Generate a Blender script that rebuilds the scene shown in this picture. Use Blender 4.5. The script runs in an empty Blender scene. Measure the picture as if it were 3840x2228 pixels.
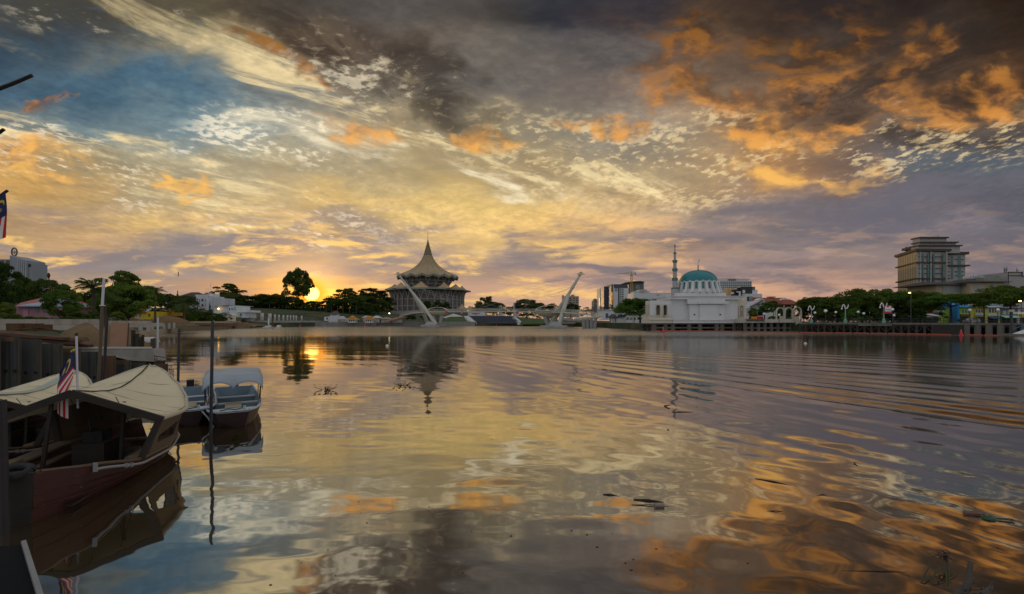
import bpy, bmesh, math, random
import numpy as np
from mathutils import Vector, Matrix
R = math.radians
sc = bpy.context.scene
col = sc.collection
rng = random.Random(7)

# ------------------------------------------------------------------ camera
F, CX, HY, CH = 1700.0, 1920.0, 1205.0, 2.8      # focal length in photo pixels, centre column, horizon row, eye height
cam_d = bpy.data.cameras.new('camera'); cam = bpy.data.objects.new('camera', cam_d); col.objects.link(cam)
cam.location = (0, 0, CH); cam.rotation_euler = (R(90), 0, 0)
cam_d.sensor_width = 36; cam_d.lens = F / 3840 * 36; cam_d.shift_y = (HY - 1114) / 3840
cam_d.clip_start = .1; cam_d.clip_end = 6000
sc.camera = cam
sc.view_settings.view_transform = 'Standard'; sc.view_settings.look = 'None'
sc.view_settings.exposure = 0; sc.view_settings.gamma = 1; sc.view_settings.use_curve_mapping = False
sc.cycles.max_bounces = 5; sc.cycles.diffuse_bounces = 2; sc.cycles.glossy_bounces = 3
sc.cycles.transparent_max_bounces = 8; sc.cycles.sample_clamp_indirect = 4
sc.cycles.use_denoising = True

def at(px, py, d):                                # the point seen at a photo pixel, at y = d
    return Vector(((px - CX) / F * d, d, CH + (HY - py) / F * d))
def ax(px, d): return (px - CX) / F * d
def az_(py, d): return CH + (HY - py) / F * d
def lin(c):
    c /= 255.0
    return c / 12.92 if c <= .04045 else ((c + .055) / 1.055) ** 2.4
def S(r, g, b, k=1): return (lin(r) * k, lin(g) * k, lin(b) * k, 1)

# ------------------------------------------------------------------ node helper
class NT:
    def __init__(s, tree): s.t = tree; s.n = tree.nodes; s.l = tree.links
    def put(s, sock, v):
        if v is None: return
        if hasattr(v, 'is_output'): s.l.new(v, sock)
        else: sock.default_value = v
    def m(s, op, a, b=None, c=None, clamp=False):
        n = s.n.new('ShaderNodeMath'); n.operation = op; n.use_clamp = clamp
        for i, v in enumerate((a, b, c)): s.put(n.inputs[i], v)
        return n.outputs[0]
    def add(s, a, b): return s.m('ADD', a, b)
    def sub(s, a, b): return s.m('SUBTRACT', a, b)
    def mul(s, a, b): return s.m('MULTIPLY', a, b)
    def vm(s, op, a, b=None, k=None):
        n = s.n.new('ShaderNodeVectorMath'); n.operation = op
        s.put(n.inputs[0], a); s.put(n.inputs[1], b)
        if k is not None: s.put(n.inputs['Scale'], k)
        return n.outputs['Value'] if op in ('DOT_PRODUCT', 'LENGTH') else n.outputs[0]
    def xyz(s, x=0.0, y=0.0, z=0.0):
        n = s.n.new('ShaderNodeCombineXYZ')
        for i, v in enumerate((x, y, z)): s.put(n.inputs[i], v)
        return n.outputs[0]
    def sep(s, v):
        n = s.n.new('ShaderNodeSeparateXYZ'); s.put(n.inputs[0], v); return n.outputs
    def sm(s, x, a, b, lo=0.0, hi=1.0, kind='SMOOTHSTEP'):
        n = s.n.new('ShaderNodeMapRange'); n.interpolation_type = kind
        for i, v in enumerate((x, a, b, lo, hi)): s.put(n.inputs[i], v)
        return n.outputs[0]
    def noise(s, vec, scale=1.0, detail=4.0, rough=.5, dist=0.0, out=0):
        n = s.n.new('ShaderNodeTexNoise'); s.put(n.inputs['Vector'], vec)
        n.inputs['Scale'].default_value = scale; n.inputs['Detail'].default_value = detail
        n.inputs['Roughness'].default_value = rough; n.inputs['Distortion'].default_value = dist
        return n.outputs[out]
    def mix(s, f, a, b, blend='MIX'):
        n = s.n.new('ShaderNodeMix'); n.data_type = 'RGBA'; n.blend_type = blend
        s.put(n.inputs[0], f); s.put(n.inputs[6], a); s.put(n.inputs[7], b)
        return n.outputs[2]
    def ramp(s, f, stops, interp='LINEAR'):
        n = s.n.new('ShaderNodeValToRGB'); cr = n.color_ramp; cr.interpolation = interp
        while len(cr.elements) > 1: cr.elements.remove(cr.elements[-1])
        cr.elements[0].position = stops[0][0]; cr.elements[0].color = stops[0][1]
        for p, c in stops[1:]:
            e = cr.elements.new(p); e.color = c
        s.put(n.inputs[0], f); return n.outputs[0]

# ------------------------------------------------------------------ sun and sky (dawn)
SUN_U, SUN_W = (1168 - CX) / F, (HY - 1100) / F
sun_dir = Vector((SUN_U, 1, SUN_W)).normalized()
sun_el = math.asin(sun_dir.z); sun_az = math.atan2(sun_dir.x, sun_dir.y)
sd = bpy.data.lights.new('sun', 'SUN'); sd.energy = .5; sd.angle = R(.6); sd.color = (1, .62, .28)
so = bpy.data.objects.new('sun', sd); col.objects.link(so)
lamp_dir = Vector((SUN_U, 1, .036)).normalized()   # the direct beam grazes the tree line
so.rotation_euler = (-lamp_dir).to_track_quat('-Z', 'Y').to_euler()
world = bpy.data.worlds.new('World'); sc.world = world; world.use_nodes = True
def build_sky():
    wt = NT(world.node_tree); wt.n.clear()
    g = wt.n.new('ShaderNodeTexCoord').outputs['Generated']
    dx, dy, dz = wt.sep(g)
    # a chart of the eastern sky: u to the right, w up, both as tangents
    yy = wt.m('MAXIMUM', dy, .3)
    u0 = wt.m('DIVIDE', dx, yy); w0 = wt.m('DIVIDE', wt.m('MAXIMUM', dz, 0.0), yy)
    # the flat cloud deck overhead
    zz = wt.add(wt.m('MAXIMUM', dz, 0.0), .07)
    deck = wt.xyz(wt.m('DIVIDE', dx, zz), wt.m('DIVIDE', dy, zz), 0.0)
    chart = wt.xyz(u0, wt.mul(w0, 1.6), 0.0)
    # billow: bend the chart so that colour regions get cloud edges
    bil = wt.noise(chart, 2.6, 5, .58, .3, out=1)
    bil2 = wt.noise(wt.vm('MULTIPLY', deck, (1, 1, 1)), 1.0, 5, .6, .2, out=1)
    b = wt.sep(wt.vm('SUBTRACT', bil, (.5, .5, .5))); b2 = wt.sep(wt.vm('SUBTRACT', bil2, (.5, .5, .5)))
    hi = wt.sm(w0, .0, .3, .25, 1.0)
    u = wt.add(u0, wt.mul(wt.add(wt.mul(b[0], .55), wt.mul(b2[0], .3)), hi))
    w = wt.add(w0, wt.mul(wt.add(wt.mul(b[1], .3), wt.mul(b2[1], .2)), wt.sm(w0, .0, .25, .12, 1.0)))
    cols = [i * 320 for i in range(13)]
    rows = {
      0:   [(74,74,68),(74,70,60),(96,88,70),(80,70,56),(72,68,66),(88,84,80),(66,60,54),(36,46,62),(82,64,50),(64,50,42),(44,42,44),(52,34,24),(26,19,14)],
      160: [(56,74,88),(68,82,92),(150,140,110),(136,118,88),(100,82,66),(92,84,78),(110,102,92),(80,80,84),(108,88,72),(90,74,62),(66,58,54),(62,50,42),(44,32,24)],
      320: [(72,96,112),(66,92,110),(76,106,124),(112,126,130),(160,146,122),(104,98,90),(104,100,96),(124,110,102),(146,122,98),(120,96,78),(88,72,62),(84,66,52),(64,46,34)],
      480: [(130,132,120),(110,126,130),(112,134,142),(152,162,158),(206,180,136),(150,138,112),(164,148,116),(140,136,128),(172,146,114),(170,126,84),(136,106,82),(96,92,88),(94,76,62)],
      640: [(206,158,88),(166,150,116),(172,162,134),(184,172,142),(184,166,128),(190,168,124),(204,178,130),(186,166,130),(182,154,116),(192,142,92),(132,112,102),(100,108,114),(86,92,102)],
      800: [(182,150,104),(198,164,112),(214,178,116),(228,194,130),(220,186,124),(226,192,122),(240,204,126),(218,182,126),(170,148,126),(126,116,116),(112,106,112),(104,100,108),(92,92,102)],
      900: [(176,146,118),(200,160,114),(158,144,130),(146,136,132),(160,146,130),(204,170,122),(242,202,126),(228,182,120),(176,144,124),(158,138,126),(140,124,120),(120,112,118),(104,102,110)],
      1000:[(196,154,114),(158,140,126),(140,134,136),(170,150,130),(172,148,126),(172,148,132),(186,154,132),(182,150,130),(162,138,130),(148,130,128),(150,130,124),(136,122,122),(122,112,116)],
      1080:[(206,164,110),(200,164,116),(168,148,140),(206,150,98),(238,176,88),(186,150,132),(208,166,134),(210,166,134),(202,160,136),(196,154,130),(192,152,132),(162,136,128),(144,124,122)],
      1205:[(216,176,120),(214,176,124),(200,160,130),(230,160,90),(244,176,84),(200,156,128),(214,172,140),(216,172,140),(208,166,142),(204,162,138),(200,158,138),(172,146,136),(156,136,132)]}
    U0, U1 = -1.3, 1.3
    fu = wt.sm(u, U0, U1, kind='LINEAR')
    c = None; prev = None
    for y in sorted(rows):                        # from the top of the view down to the horizon
        st = [(((x - CX) / F - U0) / (U1 - U0), S(*rgb)) for x, rgb in zip(cols, rows[y])]
        rc = wt.ramp(fu, st, 'B_SPLINE')
        wy = (HY - y) / F
        if c is None: c = rc
        else: c = wt.mix(wt.sm(w, prev, wy), c, rc)
        prev = wy
    # --- fine structure
    deck_r = wt.n.new('ShaderNodeMapping'); deck_r.inputs['Rotation'].default_value = (0, 0, R(-38)); wt.put(deck_r.inputs[0], deck)
    dr = deck_r.outputs[0]
    wob = wt.vm('ADD', dr, wt.vm('MULTIPLY', wt.vm('SUBTRACT', wt.noise(dr, 1.6, 4, .5, out=1), (.5, .5, .5)), (.9, .9, 0)))
    big = wt.noise(wob, .75, 9, .66, .25)                         # broad light and dark in the deck
    c = wt.mix(wt.sm(w0, .02, .2, .0, .85), c, wt.mix(1.0, c, wt.ramp(big, [(.28, (.50, .50, .55, 1)), (.5, (1, 1, 1, 1)), (.72, (1.5, 1.48, 1.44, 1))]), 'MULTIPLY'))
    # ripples of high cloud (altocumulus): small flecks, lit cream, blue between
    wob2 = wt.vm('ADD', dr, wt.vm('MULTIPLY', wt.vm('SUBTRACT', wt.noise(dr, 1.1, 2, .5, out=1), (.5, .5, .5)), (.35, .35, 0)))
    lw = wt.add(w0, .20)                         # flecks shrink towards the horizon but keep their round shape
    lp = wt.vm('ADD', wt.xyz(wt.m('DIVIDE', u0, lw), wt.mul(wt.m('LOGARITHM', lw, 2.718), -1.35), 0.0), wt.vm('MULTIPLY', wt.vm('SUBTRACT', bil2, (.5, .5, .5)), (.12, .12, 0)))
    lr = wt.n.new('ShaderNodeMapping'); lr.inputs['Rotation'].default_value = (0, 0, R(28)); lr.inputs['Scale'].default_value = (24, 35, 1); wt.put(lr.inputs[0], lp)
    flk = wt.noise(lr.outputs[0], 1.0, 5, .60, .0)
    flk2 = wt.noise(wt.vm('MULTIPLY', wob2, (2.0, 3.4, 1)), 1.0, 5, .6, .2)
    fl = wt.add(wt.mul(flk, .5), wt.mul(flk2, .5))
    def blob(px, py, rx, ry, ang=0, soft=.0):     # a soft oval region of the sky
        a = R(ang); pu, pw = (px - CX) / F, (HY - py) / F
        ca, sa = math.cos(a), math.sin(a)
        du, dw = wt.sub(u, pu), wt.sub(w, pw)
        e1 = wt.add(wt.mul(du, ca * F / rx), wt.mul(dw, sa * F / rx))
        e2 = wt.add(wt.mul(du, -sa * F / ry), wt.mul(dw, ca * F / ry))
        r2 = wt.add(wt.mul(e1, e1), wt.mul(e2, e2))
        return wt.sm(r2, soft, 1.0, 1.0, 0.0)
    def union(*bs):
        o = bs[0]
        for q in bs[1:]: o = wt.m('MAXIMUM', o, q)
        return o
    rip = union(blob(1020, 520, 480, 170, -8), blob(520, 70, 880, 120, -10), blob(1480, 350, 560, 200, -32), blob(2300, 590, 700, 190, -10),
                blob(2820, 500, 420, 170, -20), blob(3500, 540, 430, 190, 10), blob(260, 590, 520, 150, -16), blob(1150, 830, 560, 90, -8))
    c = wt.mix(wt.mul(rip, wt.sm(fl, .44, .34, 0, .6)), c, wt.mix(.5, c, S(84, 112, 132)))
    c = wt.mix(wt.mul(rip, wt.sm(fl, .505, .585, 0, .82)), c, wt.mix(.75, c, wt.mix(1.0, wt.mix(wt.sm(u, -.45, .1), S(255, 240, 210), S(246, 218, 164)), wt.sm(w, .45, .75, 1, .5), 'MULTIPLY')))
    # broad cream-lit veils with shaded hollows
    veil = union(blob(380, 70, 820, 150, -6), blob(980, 230, 640, 150, -24), blob(1450, 420, 420, 150, -34), blob(2150, 640, 620, 110, -14), blob(80, 470, 330, 90, -20), blob(650, 620, 700, 130, -18))
    vn = wt.noise(wt.vm('MULTIPLY', wob2, (1.7, 4.6, 1)), 1.0, 7, .66, .35)
    c = wt.mix(wt.mul(veil, wt.sm(vn, .50, .38, 0, .72)), c, wt.mix(.55, c, wt.mix(wt.sm(w, .35, .55), S(150, 128, 92), S(64, 62, 62))))
    c = wt.mix(wt.mul(veil, wt.sm(vn, .50, .62, 0, .90)), c, wt.mix(1.0, S(240, 216, 164), wt.sm(w, .5, .72, 1, .6), 'MULTIPLY'))
    brk = union(blob(1340, 535, 190, 70, -32), blob(1060, 470, 300, 90, -8), blob(1950, 700, 420, 60, -14))
    c = wt.mix(wt.mul(brk, wt.sm(vn, .42, .60, .05, .85)), c, S(255, 240, 204))
    fine = wt.ramp(fl, [(.40, (.76, .78, .81, 1)), (.5, (1, 1, 1, 1)), (.60, (1.26, 1.24, 1.20, 1))])
    c = wt.mix(wt.mul(wt.sm(w0, .10, .26, 0, .75), wt.sm(big, .38, .56, .15, 1.0)), c, wt.mix(1.0, c, fine, 'MULTIPLY'))
    # heavy dark cloud
    drk = union(blob(1620, 330, 420, 150, -33), blob(1250, 130, 560, 120, -20), blob(3450, 240, 760, 190, 10), blob(2950, 330, 460, 110, 22), blob(3650, 480, 360, 80, 10), blob(1500, 240, 260, 160, -30), blob(3400, 60, 600, 120, 6))
    dn = wt.noise(wob, 1.7, 9, .68, .3)
    c = wt.mix(wt.mul(drk, wt.sm(dn, .43, .57, 0, .80)), c, wt.mix(.35, S(58, 50, 46), wt.mix(1.0, c, (.33, .30, .30, 1), 'MULTIPLY')))
    # orange lit puffs: a lumpy field, brighter on the side that faces the sun, brown behind
    pv = wt.vm('ADD', chart, wt.vm('MULTIPLY', wt.vm('SUBTRACT', bil, (.5, .5, .5)), (.16, .16, 0)))
    pf = wt.noise(pv, 6.2, 8, .60, .15); pf2 = wt.noise(wt.vm('ADD', pv, (-.022, -.030, 0)), 6.2, 4, .58, .15)
    rel = wt.sm(wt.sub(pf, pf2), -.10, .10)
    org = union(*[blob(*q) for q in ((2540, 130, 290, 150, 10), (2650, 280, 230, 130, -20), (2420, 320, 150, 100, 30), (2900, 310, 250, 110, 10), (2800, 475, 380, 76, 8), (2890, 640, 300, 84, -8), (3190, 430, 400, 100, 18), (3350, 220, 230, 80, 12), (3680, 370, 330, 110, 10),
        (2200, 446, 150, 44, 0), (1830, 512, 220, 48, -4), (1310, 488, 230, 72, -18), (150, 595, 330, 90, -20), (210, 362, 140, 50, 10), (740, 692, 110, 24, 0), (3060, 110, 330, 140, 0), (3330, 640, 260, 60, 14), (1080, 200, 260, 50, -24))])
    dim = wt.sm(w, .36, .70, 1, .20)
    oc = wt.mix(rel, wt.mix(1.0, wt.mix(wt.sm(w, .30, .52), S(206, 158, 96), S(138, 98, 68)), dim, 'MULTIPLY'), wt.mix(1.0, wt.mix(wt.sm(w, .30, .52), S(255, 194, 100), S(246, 162, 76)), dim, 'MULTIPLY'))
    c = wt.mix(wt.mul(org, wt.sm(pf, .40, .56, 0, .88)), c, oc)
    # low stratocumulus near the horizon: mauve rolls with gold rims
    lowv = wt.xyz(wt.mul(u0, 4.2), wt.mul(w0, 19.0), 3.0)
    ln = wt.noise(lowv, 1.0, 6, .6, .25)
    # one long slate bank low on the left, another on the right
    bank = union(blob(900, 905, 620, 56, 9), blob(3300, 790, 900, 90, 6), blob(2350, 1010, 700, 40, -4), blob(330, 960, 330, 40, 4))
    c = wt.mix(wt.mul(bank, wt.sm(ln, .34, .56, .15, .8)), c, wt.mix(wt.sm(u0, -.5, .6), S(132, 124, 130), S(108, 104, 114)))
    lo = wt.mul(wt.sm(w0, .0, .03, .4, 1), wt.sm(w0, .16, .30, 1, 0))
    c = wt.mix(wt.mul(lo, wt.sm(ln, .53, .38, 0, .75)), c, wt.mix(wt.sm(u0, -.6, .9), S(140, 130, 134), S(112, 106, 114)))
    ln2 = wt.noise(wt.vm('ADD', lowv, (7, 1, 2)), 1.7, 6, .6, .3)
    c = wt.mix(wt.mul(lo, wt.mul(wt.sm(ln2, .52, .68, 0, .95), wt.sm(u0, .15, .75, 1, .22))), c, wt.mix(wt.sm(u0, -.1, .6), S(255, 206, 122), S(240, 186, 136)))
    # --- the rising sun and the bright rift beside it
    sv = wt.vm('NORMALIZE', g)
    cosA = wt.vm('DOT_PRODUCT', sv, tuple(sun_dir))
    angd = wt.mul(wt.m('ARCCOSINE', wt.m('MINIMUM', cosA, .999999)), 180 / math.pi)
    glow = wt.m('EXPONENT', wt.mul(angd, -.36))
    c = wt.mix(1.0, c, wt.mix(1.0, (1.3, .62, .10, 1), wt.mul(glow, 1.25), 'MULTIPLY'), 'ADD')
    rift = wt.mul(blob(1240, 1102, 170, 26, 0), 1.0)
    c = wt.mix(wt.mul(rift, .95), c, (2.4, 1.05, .16, 1))
    c = wt.mix(wt.sm(angd, 2.4, .8), c, (1.9, .62, .05, 1))
    c = wt.mix(wt.sm(angd, .95, .60), c, (5.5, 2.8, .6, 1))
    # --- away from the east the deck goes on, paler and even
    n = wt.n.new('ShaderNodeTexSky'); n.sky_type = 'NISHITA'; n.sun_disc = False
    n.sun_elevation = math.asin(lamp_dir.z); n.sun_rotation = sun_az; n.air_density = 1.2; n.dust_density = 2.0
    nish = wt.vm('SCALE', n.outputs[0], k=.10)
    back = wt.mix(.72, nish, wt.mix(wt.sm(big, .35, .65), BACK_LO, BACK_HI))
    c = wt.mix(wt.m('MAXIMUM', wt.sm(dy, .62, .25), wt.sm(dz, .56, .80)), c, back)
    bg = wt.n.new('ShaderNodeBackground'); wt.put(bg.inputs[0], c); bg.inputs[1].default_value = 1.0
    out = wt.n.new('ShaderNodeOutputWorld'); wt.l.new(bg.outputs[0], out.inputs[0])
    world.cycles.sampling_method = 'MANUAL'; world.cycles.sample_map_resolution = 1024
BACK_LO, BACK_HI = (.44, .46, .51, 1), (.76, .74, .72, 1)
build_sky()
# ------------------------------------------------------------------ materials
MATS = {}
def M(name, rgb, rough=.75, var=.18, scale=2.0, metal=0.0, bump=0.0, streak=1.0, dirt=None, trans=0.0, emit=None, spec=.4):
    """procedural surface: base colour broken up by two noises; streak > 1 draws the pattern out vertically; dirt = second colour in patches"""
    if name in MATS: return MATS[name]
    m = bpy.data.materials.new(name); m.use_nodes = True
    t = NT(m.node_tree); p = m.node_tree.nodes['Principled BSDF']
    tc = t.n.new('ShaderNodeTexCoord').outputs['Object']
    gi = t.n.new('ShaderNodeObjectInfo').outputs['Random']
    v = t.vm('ADD', t.vm('MULTIPLY', tc, (1, 1, 1 / streak)), t.vm('SCALE', (37, 91, 53), k=gi))
    n1 = t.noise(v, scale, 6, .65)
    c = rgb if len(rgb) == 4 else (*rgb, 1)
    lo = tuple(x * (1 - var) for x in c[:3]) + (1,); hi = tuple(min(.95, x * (1 + var)) for x in c[:3]) + (1,)
    cc = t.ramp(n1, [(.3, lo), (.7, hi)])
    if dirt is not None:
        n2 = t.noise(t.vm('ADD', v, (11, 5, 3)), scale * .45, 7, .7, .4)
        cc = t.mix(t.sm(n2, .50, .68, 0, dirt[1]), cc, dirt[0])
    t.put(p.inputs['Base Color'], cc)
    t.put(p.inputs['Roughness'], t.sm(n1, .2, .8, max(.02, rough - .1), min(1, rough + .1)))
    p.inputs['Metallic'].default_value = metal
    p.inputs['Specular IOR Level'].default_value = spec
    if trans: p.inputs['Transmission Weight'].default_value = trans
    if emit:
        p.inputs['Emission Color'].default_value = (*emit[0], 1); p.inputs['Emission Strength'].default_value = emit[1]
    if bump:
        b = t.n.new('ShaderNodeBump'); b.inputs['Strength'].default_value = bump; b.inputs['Distance'].default_value = .05
        t.put(b.inputs['Height'], t.noise(v, scale * 3, 6, .7)); t.l.new(b.outputs[0], p.inputs['Normal'])
    MATS[name] = m
    return m
def leafmat(name, a, b, tr=.25):
    m = bpy.data.materials.new(name); m.use_nodes = True
    t = NT(m.node_tree); t.n.clear()
    tc = t.n.new('ShaderNodeTexCoord').outputs['Object']
    gi = t.n.new('ShaderNodeObjectInfo').outputs['Random']
    n = t.noise(t.vm('ADD', tc, t.vm('SCALE', (37, 91, 53), k=gi)), .9, 3, .6)
    c = t.ramp(n, [(.32, (*a, 1)), (.68, (*b, 1))])
    h = t.n.new('ShaderNodeHueSaturation'); t.put(h.inputs['Color'], c)
    t.put(h.inputs['Hue'], t.sm(gi, 0, 1, .475, .515, kind='LINEAR')); t.put(h.inputs['Value'], t.sm(t.m('FRACT', t.mul(gi, 7.3)), 0, 1, .75, 1.2, kind='LINEAR'))
    d = t.n.new('ShaderNodeBsdfDiffuse'); t.put(d.inputs[0], h.outputs[0])
    tl = t.n.new('ShaderNodeBsdfTranslucent'); t.put(tl.inputs[0], t.mix(1.0, h.outputs[0], (1.3, 1.1, .5, 1), 'MULTIPLY'))
    mx = t.n.new('ShaderNodeMixShader'); mx.inputs[0].default_value = tr
    t.l.new(d.outputs[0], mx.inputs[1]); t.l.new(tl.outputs[0], mx.inputs[2])
    o = t.n.new('ShaderNodeOutputMaterial'); t.l.new(mx.outputs[0], o.inputs[0])
    MATS[name] = m; return m

# ------------------------------------------------------------------ mesh helpers
class MB:
    def __init__(s): s.v = []; s.f = []
    def add(s, vs, fs):
        k = len(s.v); s.v += [tuple(v) for v in vs]; s.f += [tuple(i + k for i in f) for f in fs]; return s
    def box(s, x0, x1, y0, y1, z0, z1, rz=0, piv=None):
        vs = [Vector((x, y, z)) for z in (z0, z1) for x, y in ((x0, y0), (x1, y0), (x1, y1), (x0, y1))]
        if rz:
            c = Vector(piv) if piv else Vector(((x0 + x1) / 2, (y0 + y1) / 2, 0)); c.z = 0
            m = Matrix.Rotation(rz, 3, 'Z'); vs = [m @ (v - c) + c for v in vs]
        return s.add(vs, [(0, 3, 2, 1), (4, 5, 6, 7), (0, 1, 5, 4), (1, 2, 6, 5), (2, 3, 7, 6), (3, 0, 4, 7)])
    def prism(s, poly, z0, z1, cap=True, top=None):
        n = len(poly); tp = top or poly
        vs = [(p[0], p[1], z0) for p in poly] + [(p[0], p[1], z1) for p in tp]
        fs = [(i, (i + 1) % n, n + (i + 1) % n, n + i) for i in range(n)]
        if cap: fs += [tuple(range(n))[::-1], tuple(range(n, 2 * n))]
        return s.add(vs, fs)
    def extr(s, pts, vec):                        # a flat outline (3-D points) pushed along vec
        n = len(pts); vec = Vector(vec)
        vs = [Vector(p) for p in pts] + [Vector(p) + vec for p in pts]
        return s.add(vs, [tuple(range(n))[::-1], tuple(range(n, 2 * n))] + [(i, (i + 1) % n, n + (i + 1) % n, n + i) for i in range(n)])
    def tube(s, pts, r, n=6, cap=True):
        pts = [Vector(p) for p in pts]; rs = r if isinstance(r, (list, tuple)) else [r] * len(pts)
        k0 = len(s.v); up = None
        for i, p in enumerate(pts):
            t = (pts[min(i + 1, len(pts) - 1)] - pts[max(i - 1, 0)]).normalized()
            if up is None: up = Vector((0, 0, 1)) if abs(t.z) < .9 else Vector((0, 1, 0))
            a = t.cross(up).normalized(); b = a.cross(t); up = b
            s.v += [tuple(p + (a * math.cos(2 * math.pi * j / n) + b * math.sin(2 * math.pi * j / n)) * rs[i]) for j in range(n)]
        for i in range(len(pts) - 1):
            for j in range(n):
                q = k0 + i * n; s.f.append((q + j, q + (j + 1) % n, q + n + (j + 1) % n, q + n + j))
        if cap:
            s.f.append(tuple(range(k0, k0 + n))[::-1]); e = k0 + (len(pts) - 1) * n; s.f.append(tuple(range(e, e + n)))
        return s
    def beam(s, a, b, w, h=None, up=(0, 0, 1)):   # a square timber from a to b
        a, b = Vector(a), Vector(b); t = (b - a).normalized(); h = h or w; up = Vector(up)
        if abs(t.dot(up)) > .98: up = Vector((0, 1, 0))
        x = t.cross(up).normalized() * w / 2; y = x.cross(t).normalized() * h / 2
        vs = [p + q for p in (a, b) for q in (x + y, x - y, -x - y, y - x)]
        return s.add(vs, [(0, 1, 2, 3), (7, 6, 5, 4), (0, 4, 5, 1), (1, 5, 6, 2), (2, 6, 7, 3), (3, 7, 4, 0)])
    def lathe(s, prof, c=(0, 0, 0), n=16, a0=0, a1=2 * math.pi):
        full = abs(a1 - a0 - 2 * math.pi) < 1e-6; m = n if full else n + 1; k = len(s.v); c = Vector(c)
        for r, z in prof:
            s.v += [(c.x + r * math.cos(a0 + (a1 - a0) * j / n), c.y + r * math.sin(a0 + (a1 - a0) * j / n), c.z + z) for j in range(m)]
        for i in range(len(prof) - 1):
            for j in range(n):
                q = k + i * m; j2 = (j + 1) % m
                s.f.append((q + j, q + j2, q + m + j2, q + m + j))
        return s
    def grid(s, P):                               # rows of points
        k = len(s.v); h, w = len(P), len(P[0])
        for row in P: s.v += [tuple(p) for p in row]
        s.f += [(k + i * w + j, k + i * w + j + 1, k + (i + 1) * w + j + 1, k + (i + 1) * w + j) for i in range(h - 1) for j in range(w - 1)]
        return s
    def data(s, name, mat, smooth=False):
        me = bpy.data.meshes.new(name); me.from_pydata(s.v, [], s.f); me.update()
        if mat: me.materials.append(mat)
        if smooth: me.polygons.foreach_set('use_smooth', [True] * len(me.polygons))
        return me
def tag(o, label=None, cat=None, group=None, kind=None):
    for k, v in (('label', label), ('category', cat), ('group', group), ('kind', kind)):
        if v: o[k] = v
    return o
def thing(name, label, cat, loc=(0, 0, 0), rz=0, group=None):
    o = bpy.data.objects.new(name, None); col.objects.link(o); o.location = loc; o.rotation_euler.z = rz
    o.empty_display_size = .5
    return tag(o, label, cat, group)
def wloc(o):
    v = Vector((0, 0, 0))
    while o is not None: v += o.location; o = o.parent
    return v
def part(name, mb, mat, parent=None, local=False, smooth=False, label=None, solid=0.0):
    """one mesh object; mb is in world metres unless local"""
    if parent is not None and not local:
        w = wloc(parent); mb.v = [(v[0] - w.x, v[1] - w.y, v[2] - w.z) for v in mb.v]
    o = bpy.data.objects.new(name, mb.data(name, mat, smooth)); col.objects.link(o); o.parent = parent
    if solid:
        k = o.modifiers.new('s', 'SOLIDIFY'); k.thickness = solid; k.offset = 0
    if label: o['label'] = label
    return o
def struct(name, mb, mat, smooth=False): return tag(part(name, mb, mat, smooth=smooth), kind='structure')
def single(name, mb, mat, label, cat, base=None, group=None, smooth=False, solid=0.0):
    """a thing that is one mesh, its origin at its base"""
    if base is None:
        a = np.array(mb.v); base = (a[:, 0].mean(), a[:, 1].mean(), a[:, 2].min())
    b = Vector(base); mb.v = [(v[0] - b.x, v[1] - b.y, v[2] - b.z) for v in mb.v]
    o = part(name, mb, mat, smooth=smooth, solid=solid); o.location = b
    return tag(o, label, cat, group)
UNIT = {}
def piece(name, mat, parent, c, s, rz=0):
    """a small block that shares its mesh with its likes: centre c (world), size s"""
    if mat.name not in UNIT: UNIT[mat.name] = MB().box(-.5, .5, -.5, .5, -.5, .5).data('block', mat)
    o = bpy.data.objects.new(name, UNIT[mat.name]); col.objects.link(o); o.parent = parent
    o.location = Vector(c) - (wloc(parent) if parent else Vector()); o.scale = s; o.rotation_euler.z = rz
    return o
def copy_tree(o, parent=None):
    c = o.copy(); col.objects.link(c); c.parent = parent
    for ch in o.children: copy_tree(ch, c)
    return c
def pbox(mb, x0, x1, y0, y1, d, dep): # a block whose front fills a pixel rectangle at distance d
    return mb.box(ax(x0, d), ax(x1, d), d, d + dep, az_(y1, d), az_(y0, d))
def arch(mb, x0, x1, z0, zt, y0, y1, n=10):   # a solid round-headed panel
    r = (x1 - x0) / 2; zc = zt - r; cx = (x0 + x1) / 2
    pts = [(x0, z0), (x1, z0)] + [(cx + r * math.cos(math.pi * i / n), zc + r * math.sin(math.pi * i / n)) for i in range(n + 1)]
    return mb.extr([(p[0], y0, p[1]) for p in pts], (0, y1 - y0, 0))
def arch_ring(mb, cx, z0, zs, r, t, y0, y1, n=14):  # an arch band standing on two legs
    o = [(cx - r, z0)] + [(cx - r * math.cos(math.pi * i / n), zs + r * math.sin(math.pi * i / n)) for i in range(n + 1)] + [(cx + r, z0)]
    q = r - t
    i_ = [(cx - q, z0)] + [(cx - q * math.cos(math.pi * i / n), zs + q * math.sin(math.pi * i / n)) for i in range(n + 1)] + [(cx + q, z0)]
    k = len(mb.v); m = len(o)
    for y in (y0, y1): mb.v += [(p[0], y, p[1]) for p in o] + [(p[0], y, p[1]) for p in i_]
    for i in range(m - 1):
        a, b, c, d = k + i, k + i + 1, k + m + i + 1, k + m + i; e = 2 * m
        mb.f += [(a, b, c, d), (a + e, d + e, c + e, b + e), (a, a + e, b + e, b), (d, c, c + e, d + e)]
    return mb
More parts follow.
